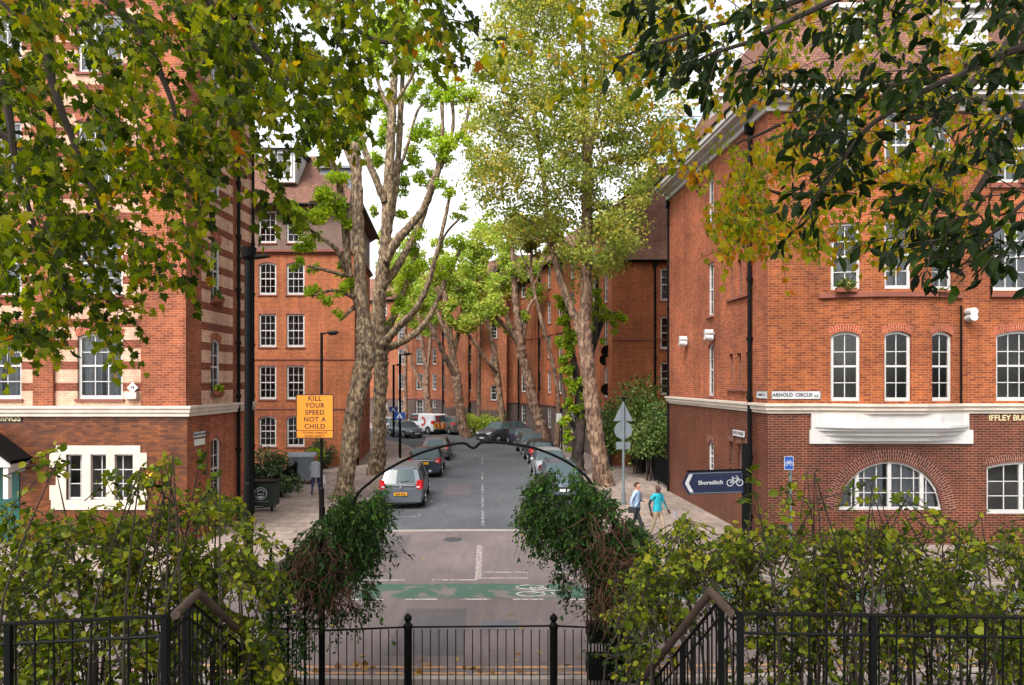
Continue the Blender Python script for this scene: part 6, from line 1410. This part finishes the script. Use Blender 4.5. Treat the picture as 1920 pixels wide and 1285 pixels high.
ar = thing('overthrow_arch', 'thin black iron arch with a dip at its centre spanning above the gate', 'arch', (X(890, DG), DG, 0)); pts = [(655, 960), (672, 925), (690, 908), (715, 888), (745, 870), (780, 853), (815, 841), (845, 834), (866, 831), (875, 833), (881, 838), (888, 840), (894, 837), (900, 831), (912, 829), (935, 830), (975, 835), (1010, 843), (1045, 857), (1075, 874), (1105, 900), (1120, 930)]
sm = smooth_path([tuple(P(a, c, DG)) for a, c in pts], 3); b = MB(); b.tube(sm, .021, 8); b.build('arch_bar', 'black', ar, smooth=True)
for s_, px in ((-1, 606), (1, 1150)):
    x = X(px, DG); b = MB(); b.tube([(x, DG, 0), (x, DG, Z(950, DG))], .03, 8); b.build('upright', 'black', ar)
gp = thing('iron_gate_pier', 'open pier of close black bars with solid bands at right end of the gate', 'gate pier', (X(1135, DG), DG, 0)); x0, x1 = X(1107, DG), X(1164, DG)
for dy in (0, .42):
    b = MB()
    for k in range(10): x = x0+(x1-x0)*k/9; b.tube([(x, DG+dy, 0), (x+.02*math.sin(k), DG+dy, 2.1+.1*math.sin(k*2))], .011, 5)
    b.build('bars', 'black', gp)
for z0, z1 in ((1.0, 1.2), (.42, .68), (1.52, 1.56)): b = MB(); b.box((x0-.03, DG-.03, z0), (x1+.03, DG+.45, z1)); b.build('band', 'black', gp)
sp_ = thing('iron_side_panel', 'ornate black scrolled iron panel left of the gate under the climber', 'iron panel', (X(555, DG), DG, 0)); b = MB()
for px in (508, 540, 572, 600): x = X(px, DG); b.tube([(x, DG, 0), (x, DG, 2.5)], .022, 6)
for px in (516, 524, 532, 548, 556, 564, 580, 590): x = X(px, DG); b.tube([(x, DG, 0), (x, DG, 1.2)], .009, 4)
b.tube([(X(505, DG), DG, 1.22), (X(603, DG), DG, 1.22)], .018, 5); b.tube([(X(505, DG), DG, .12), (X(603, DG), DG, .12)], .018, 5); b.build('bars', 'black', sp_); b = MB()
for cx_, cz, r in ((548, 1.62, .24), (548, 1.62, .15), (585, 1.45, .12), (520, 1.5, .12), (570, 1.98, .12)): b.tube([(X(cx_, DG)+r*math.cos(a), DG, cz+r*math.sin(a)) for a in [2*math.pi*k/20 for k in range(21)]], .011, 5)
b.build('scrolls', 'black', sp_)
# upper landing railings and the sloping stair rails
DR = 4.5
def near_rail(name, label, a, c, posts, sp=.112, h=1.05):
    t = thing(name, label, 'railing', (a[0], a[1], a[2]-h), 0, 'iron railings at the head of the steps'); a = Vector(a); c = Vector(c); L = (c-a).length; n = int(L/sp); b = MB()
    for k in range(1, n): p = a.lerp(c, k/n); b.tube([p-Vector((0, 0, h-.05)), p], .0068, 6)
    b.build('bars', 'greenblk', t); b = MB(); d_ = (c-a).normalized(); nn = Vector((-d_.y, d_.x, 0)).normalized(); b.frame_box(a-nn*.022+Vector((0, 0, 0)), d_, nn, L, .044, .012, uz=d_.cross(nn)*-1 if d_.cross(nn).z < 0 else d_.cross(nn)); b.build('top_rail', 'greenblk', t)
    b = MB(); b.tube([a-Vector((0, 0, .125)), c-Vector((0, 0, .125))], .011, 4); b.build('middle_rail', 'greenblk', t)
    b = MB(); b.tube([a-Vector((0, 0, h-.06)), c-Vector((0, 0, h-.06))], .012, 4); b.build('bottom_rail', 'greenblk', t)
    for f_ in posts: p = a.lerp(c, f_); b = MB(); b.tube([p-Vector((0, 0, h+.6)), p], .027, 4); b.build('post', 'greenblk', t)
    return t
aL, bL = (X(-500, 4.15), 4.15, H0-1.56), (X(309, 4.49), 4.49, Z(1157, 4.49)); 
near_rail('iron_railing', 'dark green black iron railing before the shrubs at lower left', aL, bL, (.2, .62, 1.0)) 
aR, bR = (X(1388, 4.56), 4.56, Z(1152, 4.56)), (X(2500, 4.35), 4.35, Z(1168, 4.35))
near_rail('iron_railing', 'dark green black iron railing before the shrubs at lower right', aR, bR, (0.0, .232, .62))
def stair_rail(name, label, s, top0, top1, low, wood_off):
    t = thing(name, label, 'handrail', (top0[0], top0[1], top0[2]-1.05), 0, 'sloping rails beside the steps'); bars = MB(); rl = MB(); segs = [(Vector(top0), Vector(top1)), (Vector(top1), Vector(low))]
    for a, c in segs:
        L = (c-a).length; n = max(2, int(L/.112))
        for k in range(n+1): p = a.lerp(c, k/n); bars.tube([p-Vector((0, 0, 1.0)), p], .0068, 6)
        rl.tube([a, c], .016, 4); rl.tube([a-Vector((0, 0, .13)), c-Vector((0, 0, .13))], .011, 4); rl.tube([a-Vector((0, 0, .97)), c-Vector((0, 0, .97))], .011, 4)
    bars.build('bars', 'greenblk', t); rl.build('rails', 'greenblk', t)
    b = MB(); o = Vector((wood_off, 0, .02)); e0 = Vector(top0)+o; e1 = Vector(top1)+o+Vector((0, 0, .03)); e2 = Vector(low)+o+Vector((0, 0, .03)); d0 = (e0-e1).normalized(); b.tube(smooth_path([tuple(e0+d0*.02), tuple(e0.lerp(e1, .5)), tuple(e1)], 2)+[tuple(e1.lerp(e2, .03)), tuple(e1.lerp(e2, .5)), tuple(e2)], .030, 12); b.build('wooden_rail', 'wood', t, smooth=False)
    for f_ in (0, .4, .8): p = Vector(top1).lerp(Vector(low), f_); b = MB(); b.tube([p-Vector((0, 0, 1.15)), p], .025, 4); b.build('post', 'greenblk', t)
pL1 = P(352, 1124, 5.05); pL2 = P(566, 1296, 8.6)
stair_rail('stair_handrail', 'left sloping handrail with brown wooden top leading down to the gate', -1, bL, tuple(pL1), tuple(P(545, 1290, 8.3)), .075)
pR1 = P(1352, 1122, 5.0)
stair_rail('stair_handrail', 'right sloping handrail with brown wooden top leading down to the gate', 1, aR, tuple(pR1), tuple(P(1205, 1302, 7.0)), -.075)
# ------------------------------------------------------------------ climbers on the arch
def climber(name, label, polys, n, d, loc, stems):
    """drooping sprays of small leaves around a tangle of dry stems"""
    t = thing(name, label, 'climbing plant', loc, 0, 'climbers on the gate arch'); pts = []; tint = []; sz = []; tips = []; b = MB(); b2 = MB()
    for poly, w_, dd, dz in polys:
        m = int(n*w_/9); c = px2w(sample_poly(poly, m, 45, -.25), d); c[:, 1] += rng.uniform(-dz, dz, len(c))+dd; cx = c[:, 0].mean(); ztop = c[:, 2].max(); zl = ztop-c[:, 2].min()+.01
        for q in c:
            out = np.array([(q[0]-cx)*.5+rng.normal()*.35, rng.normal()*.4, -.55+rng.normal()*.35]); out /= np.linalg.norm(out); ln = random.uniform(.10, .34) if random.random() < .95 else random.uniform(.45, .8); e = q+out*ln+np.array([0, 0, -.5*ln*ln]); mid = (q+e)/2+np.array([0, 0, .05])
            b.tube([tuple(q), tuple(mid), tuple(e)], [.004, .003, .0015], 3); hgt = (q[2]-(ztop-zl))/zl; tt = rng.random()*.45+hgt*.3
            for k in range(9):
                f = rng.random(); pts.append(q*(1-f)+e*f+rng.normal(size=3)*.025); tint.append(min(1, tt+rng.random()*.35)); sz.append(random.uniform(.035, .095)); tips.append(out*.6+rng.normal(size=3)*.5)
    pts = np.array(pts); link('foliage', leaf_mesh('foliage', pts, np.array(sz), 'lance', 'lf_ivy', t.location, tip=np.array(tips), tint=np.array(tint), droop=.5, up=.5), t); b.build('green_stems', 'twig', t)
    for poly in stems:
        for q in px2w(sample_poly(poly, 420), d):
            q[1] += random.uniform(-.5, .2); e = q+rng.normal(size=3)*.2+np.array([0, 0, -.26]); mid = (q+e)/2+rng.normal(size=3)*.07; b2.tube([tuple(q), tuple(mid), tuple(e)], [.007, .006, .003], 4)
    b2.build('dry_stems', 'twig_red', t); return t
CL = [(612, 955), (640, 930), (670, 916), (708, 922), (722, 950), (714, 990), (700, 1035), (682, 1070), (640, 1075), (600, 1100), (550, 1105), (498, 1125), (520, 1070), (560, 1020)]
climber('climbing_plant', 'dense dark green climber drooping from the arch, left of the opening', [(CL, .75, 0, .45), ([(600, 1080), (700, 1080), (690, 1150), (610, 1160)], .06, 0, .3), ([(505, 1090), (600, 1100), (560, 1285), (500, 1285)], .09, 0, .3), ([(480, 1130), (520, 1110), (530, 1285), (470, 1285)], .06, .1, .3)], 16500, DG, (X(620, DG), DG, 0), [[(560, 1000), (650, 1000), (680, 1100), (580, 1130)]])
CR = [(985, 935), (1005, 898), (1035, 880), (1075, 888), (1120, 905), (1160, 945), (1200, 990), (1228, 1040), (1225, 1110), (1195, 1160), (1150, 1155), (1118, 1110), (1085, 1055), (1040, 1005), (1000, 965)]
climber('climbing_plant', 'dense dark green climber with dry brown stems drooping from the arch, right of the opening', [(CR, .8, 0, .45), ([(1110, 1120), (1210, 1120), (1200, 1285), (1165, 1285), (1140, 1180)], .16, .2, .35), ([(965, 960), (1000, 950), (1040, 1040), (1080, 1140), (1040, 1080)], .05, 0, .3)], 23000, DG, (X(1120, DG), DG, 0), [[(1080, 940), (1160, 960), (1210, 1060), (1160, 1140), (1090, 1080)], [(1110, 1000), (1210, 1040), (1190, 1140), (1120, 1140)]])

# ------------------------------------------------------------------ near shrubs
def shrub(name, label, poly, d0, d1, n, base_px, leaf, group='shrubs beside the steps', sparse=None):
    x = X(base_px, (d0+d1)/2); t = thing(name, label, 'shrub', (x, (d0+d1)/2, .3), 0, group); b = MB(); pts = []; tint = []; tips = []
    c = sample_poly(poly, int(n*.74)//11, 64, .03)
    for q in c:
        d = random.uniform(d0, d1); p = np.array(P(q[0], q[1], d)); ln = random.uniform(.22, .5); dr = np.array([random.uniform(-.7, .7), random.uniform(-.5, .5), random.uniform(.15, 1)]); dr /= np.linalg.norm(dr); tt = rng.random()
        a = p-dr*ln; mid = (a+p)/2+rng.normal(size=3)*.02; b.tube([tuple(a), tuple(mid), tuple(p)], [.006, .0045, .002], 4)
        for k in range(11):
            f = rng.random(); pts.append(a+(p-a)*f+rng.normal(size=3)*.018); tint.append(np.clip(.5*tt+.5*rng.random(), 0, 1)); tips.append(dr*.3+rng.normal(size=3)*.4)
    # rising stems from the ground
    poly = np.array(poly); 
    for k in range(17):
        q = c[random.randrange(len(c))]; d = random.uniform(d0, d1); top = np.array(P(q[0], q[1], d)); bx = top[0]+random.uniform(-.5, .5); by = d+random.uniform(-.3, .3); z0 = mound_z(bx, by)
        if top[2] < z0+.3: continue
        b.tube(smooth_path([(bx, by, z0), (bx+(top[0]-bx)*.2, by, z0+(top[2]-z0)*.5), tuple(top)], 3), [.016, .014, .012, .010, .008, .006, .003], 5)
    b.build('stems', 'twig', t); pts = np.array(pts)
    link('foliage', leaf_mesh('foliage', pts, leaf*np.exp(rng.normal(0, .33, len(pts)))*.78, 'oval', 'lf_shrub', t.location, tip=np.array(tips), tint=np.array(tint), droop=.1, up=.9), t); return t
shrub('snowberry_shrub', 'yellow green round leaved shrub filling the far lower left', [(-120, 980), (0, 950), (60, 915), (130, 925), (230, 935), (260, 1000), (250, 1150), (150, 1250), (-60, 1260)], 5.6, 7.4, 8200, 60, .062)
shrub('snowberry_shrub', 'round leaved shrub behind the left wooden handrail end', [(210, 970), (290, 930), (380, 900), (450, 940), (500, 990), (520, 1060), (500, 1150), (420, 1160), (330, 1110), (240, 1140)], 5.8, 7.6, 7600, 350, .06)
shrub('snowberry_shrub', 'low bright green growth behind the left stair bars', [(0, 1180), (250, 1160), (400, 1140), (520, 1180), (540, 1285), (420, 1330), (0, 1330)], 5.6, 7.6, 5600, 250, .07)
shrub('snowberry_shrub', 'tangled yellow green shrub just right of the right climber', [(1215, 1010), (1290, 960), (1370, 975), (1430, 1010), (1440, 1120), (1330, 1120), (1240, 1190), (1195, 1270), (1175, 1180), (1195, 1060)], 5.9, 7.6, 8600, 1300, .054)
shrub('snowberry_shrub', 'thick yellow green shrub below the half round window', [(1400, 1010), (1470, 975), (1560, 985), (1680, 990), (1700, 1060), (1690, 1180), (1560, 1230), (1430, 1190)], 5.7, 7.6, 9400, 1550, .05)
shrub('snowberry_shrub', 'thick yellow green shrub at the far lower right', [(1670, 1000), (1760, 960), (1850, 1010), (1930, 960), (2040, 960), (2040, 1200), (1850, 1200), (1700, 1190)], 5.6, 7.4, 9000, 1820, .051)
shrub('snowberry_shrub', 'sparser leggy growth behind the right railing bars', [(1420, 1190), (1700, 1180), (2000, 1190), (2000, 1330), (1300, 1330), (1250, 1290)], 5.6, 7.8, 5200, 1650, .052)
# stray shoots standing up against the walls
shrub('snowberry_shoots', 'sparse leafy shoots rising before the stone window at left', [(60, 850), (130, 815), (200, 850), (290, 850), (420, 830), (470, 900), (380, 920), (150, 920)], 5.6, 6.6, 430, 250, .075, group='loose shoots above the shrubs')
shrub('snowberry_shoots', 'sparse leafy shoots rising before the dark brick wall at right', [(1310, 930), (1400, 890), (1480, 840), (1510, 850), (1600, 890), (1780, 930), (1880, 960), (1500, 980)], 5.6, 6.6, 430, 1500, .065, group='loose shoots above the shrubs')

# ------------------------------------------------------------------ overhanging trees in front of the camera
OH = []
def overhang(name, label, trunk, mains, areas, leafkind, leaf, mat, dr, group='overhanging trees around the viewpoint', seedballs=0, droopdir=(.3, 0, -.8), twl=(.25, .6), per=8, bk='twig', dens=1.0, gap=-.18):
    t = thing(name, label, 'tree', trunk[0][:3], 0, group); b = MB(); b.tube([q[:3] for q in trunk], [q[3] for q in trunk], 12, jit=.04)
    b.build('trunk', 'bark_brown', t, smooth=True); b = MB()
    for mn in mains:
        pts = [tuple(P(q[0], q[1], q[2]))+(q[3]*q[2]/F,) for q in mn]; sm = smooth_path(pts, 6)
        b.tube([(q[0]+random.uniform(-.01, .01), q[1], q[2]+random.uniform(-.01, .01)) for q in sm], [max(.003, q[3]) for q in sm], 6)
    # limb joining trunk top to the mains
    for mn in mains:
        a = Vector(trunk[-1][:3]); c = P(*mn[0][:3]); m_ = a.lerp(c, .5)+Vector((0, 0, .5)); b.tube([q for q in smooth_path([tuple(a), tuple(m_), tuple(c)], 4)], [trunk[-1][3]*.5]+[.03+.04*(8-k)/8 for k in range(7)]+[mn[0][3]*mn[0][2]/F], 6)
    pts = []; tint = []; tips = []; sz = []
    for poly, cnt, d0, d1 in areas:
        c = sample_poly(poly, int(cnt*dens), 85, gap)
        for q in c:
            d = random.uniform(d0, d1); p = np.array(P(q[0], q[1], d)); ln = random.uniform(*twl); v = np.array(droopdir)+rng.normal(size=3)*.45; v /= np.linalg.norm(v); e = p+v*ln; mid = p+v*ln*.5+np.array([0, 0, .04]); b.tube([tuple(p), tuple(mid), tuple(e)], [.005, .0035, .0015], 4); tt = rng.random()
            for k in range(per):
                f = (k+rng.random())/per; o = p+(e-p)*f+rng.normal(size=3)*.03; pts.append(o); tint.append(np.clip(tt*.5+rng.random()*.55, 0, 1)); s_ = rng.normal(size=3)*.5; s_[2] -= .5; tips.append(v*.5+s_); sz.append(leaf*random.uniform(.55, 1.2))
    b.build('branches', bk, t)['kind'] = 'stuff'; pts = np.array(pts)
    link('foliage', leaf_mesh('foliage', pts, np.array(sz), leafkind, mat, t.location, tip=np.array(tips), tint=np.array(tint), droop=.3, up=.5), t)
    if seedballs:
        sb = MB()
        for _ in range(seedballs): q = pts[random.randrange(len(pts))]; sb.sphere((q[0], q[1], q[2]-.08), .016, 0, 8); sb.tube([(q[0], q[1], q[2]+.04), (q[0], q[1], q[2]-.07)], .0015, 3)
        sb.build('seed_balls', 'twig', t)['kind'] = 'stuff'
    OH.append(t); return t
overhang('plane_tree', 'overhanging plane tree with green lobed leaves hanging across the upper left', [(-8.5, 5.5, 2, .35), (-8.3, 5.6, 6, .3), (-7.6, 5.9, 9.5, .22)],
  [[(-60, -60, 7, 14), (60, 60, 7, 9), (130, 250, 7, 6), (200, 420, 7, 3)], [(-80, 40, 6.5, 12), (0, 150, 6.5, 8), (40, 350, 6.5, 5), (120, 560, 6.5, 2)], [(100, -80, 7.5, 11), (260, 60, 7.5, 8), (330, 220, 7.5, 4), (350, 330, 7.5, 2)],
   [(300, -90, 7, 10), (420, 30, 7, 7), (520, 130, 7, 4), (600, 200, 7, 2)], [(450, -90, 8, 10), (620, 20, 8, 6), (720, 80, 8, 4), (840, 60, 8, 2)], [(-80, 200, 8, 10), (60, 300, 8, 6), (160, 480, 8, 4), (250, 600, 8, 2)]],
  [([(-60, -60), (520, -60), (500, 260), (380, 330), (260, 420), (120, 470), (-60, 520)], 330, 5.5, 8.5), ([(-60, -60), (700, -60), (720, 130), (560, 220), (440, 330), (250, 380), (-60, 420)], 230, 8, 11), ([(420, -50), (640, -50), (660, 230), (600, 330), (540, 190), (440, 300)], 95, 5.5, 8), ([(640, -50), (850, -50), (850, 20), (800, 40), (740, 80), (690, 170), (650, 180)], 34, 5.5, 7.5),
   ([(0, 400), (300, 380), (310, 460), (240, 560), (120, 560), (60, 640), (0, 650)], 78, 5.8, 8), ([(120, 540), (220, 540), (245, 600), (200, 650)], 7, 6, 7), ([(330, 280), (400, 300), (380, 440), (350, 560), (330, 480), (300, 420)], 16, 6, 7.5), ([(470, 290), (540, 280), (520, 360), (480, 380)], 8, 6, 7), ([(780, 20), (840, 30), (830, 80), (800, 70)], 5, 5, 6)],
  'plane', .094, 'lf_near', None, seedballs=40, per=11, dens=1.45, gap=-.16)
overhang('plane_tree', 'overhanging autumn plane tree with yellow and orange lobed leaves at upper right', [(11, 9.5, 1, .35), (10.6, 9.6, 6, .3), (9.8, 9.8, 11, .2)],
  [[(2000, -40, 10, 12), (1800, 180, 10, 8), (1640, 330, 10, 6), (1500, 365, 10, 4), (1400, 345, 10, 2)], [(2000, 60, 9, 10), (1820, 380, 9, 6), (1740, 460, 9, 3)], [(1700, -80, 9.5, 9), (1500, 0, 9.5, 6), (1300, 60, 9.5, 4), (1150, 110, 9.5, 2)], [(1900, 100, 11, 9), (1640, 170, 11, 6), (1500, 220, 11, 4), (1380, 270, 11, 2)]],
  [([(1060, -50), (1960, -50), (1960, 260), (1780, 360), (1600, 300), (1420, 300), (1300, 260), (1200, 190), (1080, 130)], 400, 8.5, 11.5), ([(1380, 260), (1800, 260), (1900, 380), (1780, 440), (1640, 460), (1500, 440), (1350, 420), (1330, 330)], 190, 8.5, 11), ([(1300, 380), (1440, 390), (1560, 440), (1480, 480), (1340, 490)], 40, 8.5, 10), ([(1180, 190), (1300, 230), (1310, 330), (1260, 300), (1190, 260)], 12, 8, 10), ([(900, 60), (1080, 40), (1090, 160), (1000, 190)], 16, 9, 11), ([(1560, 420), (1760, 420), (1740, 480), (1600, 470)], 10, 9, 10)],
  'plane', .098, 'lf_autumn', None, seedballs=60, per=9, dens=1.35, gap=-.16)
overhang('cherry_tree', 'overhanging dark glossy leaved branches, nearest at upper right', [(7.5, 4.2, 2, .22), (7.2, 4.3, 5, .18), (6.3, 4.5, 8.2, .12)],
  [[(2000, 60, 5, 9), (1820, 130, 5, 6), (1640, 230, 5, 5), (1560, 330, 5, 3), (1500, 420, 5, 2)], [(1900, -60, 5, 9), (1600, -10, 5, 6), (1400, 80, 5, 4), (1280, 120, 5, 2)], [(2000, 300, 5, 7), (1900, 400, 5, 4), (1800, 500, 5, 2)]],
  [([(1290, 40), (1500, -40), (1960, -60), (1960, 120), (1750, 230), (1600, 210), (1420, 190), (1320, 160)], 84, 4.4, 6), ([(1200, -30), (1320, -20), (1340, 160), (1240, 110)], 14, 4.6, 5.6), ([(1540, 190), (1760, 180), (1680, 300), (1560, 330)], 24, 4.6, 6), ([(1500, 300), (1660, 300), (1600, 430), (1500, 380)], 9, 4.6, 6), ([(1760, 150), (1960, 120), (1960, 500), (1850, 480), (1740, 500), (1660, 440), (1760, 330)], 60, 4.4, 6), ([(1700, 420), (1860, 400), (1880, 510), (1740, 520)], 12, 4.6, 5.6)],
  'lance', .125, 'lf_dark', None, droopdir=(-.75, 0, -.2), per=8, dens=1.1, gap=-.05)

# overhanging crowns extended unseen above and behind the viewpoint, added to shade near leaves
def shade_canopy(parent, x0, x1, n, mat):
    q = np.stack([rng.uniform(x0, x1, n), rng.uniform(-6, 9.5, n), rng.uniform(10.5, 14, n)], 1); q[:, 2] += np.maximum(0, q[:, 1]-2)*.62
    link('crown', leaf_mesh('crown', q, rng.uniform(.3, .6, n), 'plane', mat, parent.location, droop=.1, up=1.5), parent)
shade_canopy(OH[0], -13, -.5, 1500, 'lf_near'); shade_canopy(OH[1], -.5, 13, 1500, 'lf_autumn')
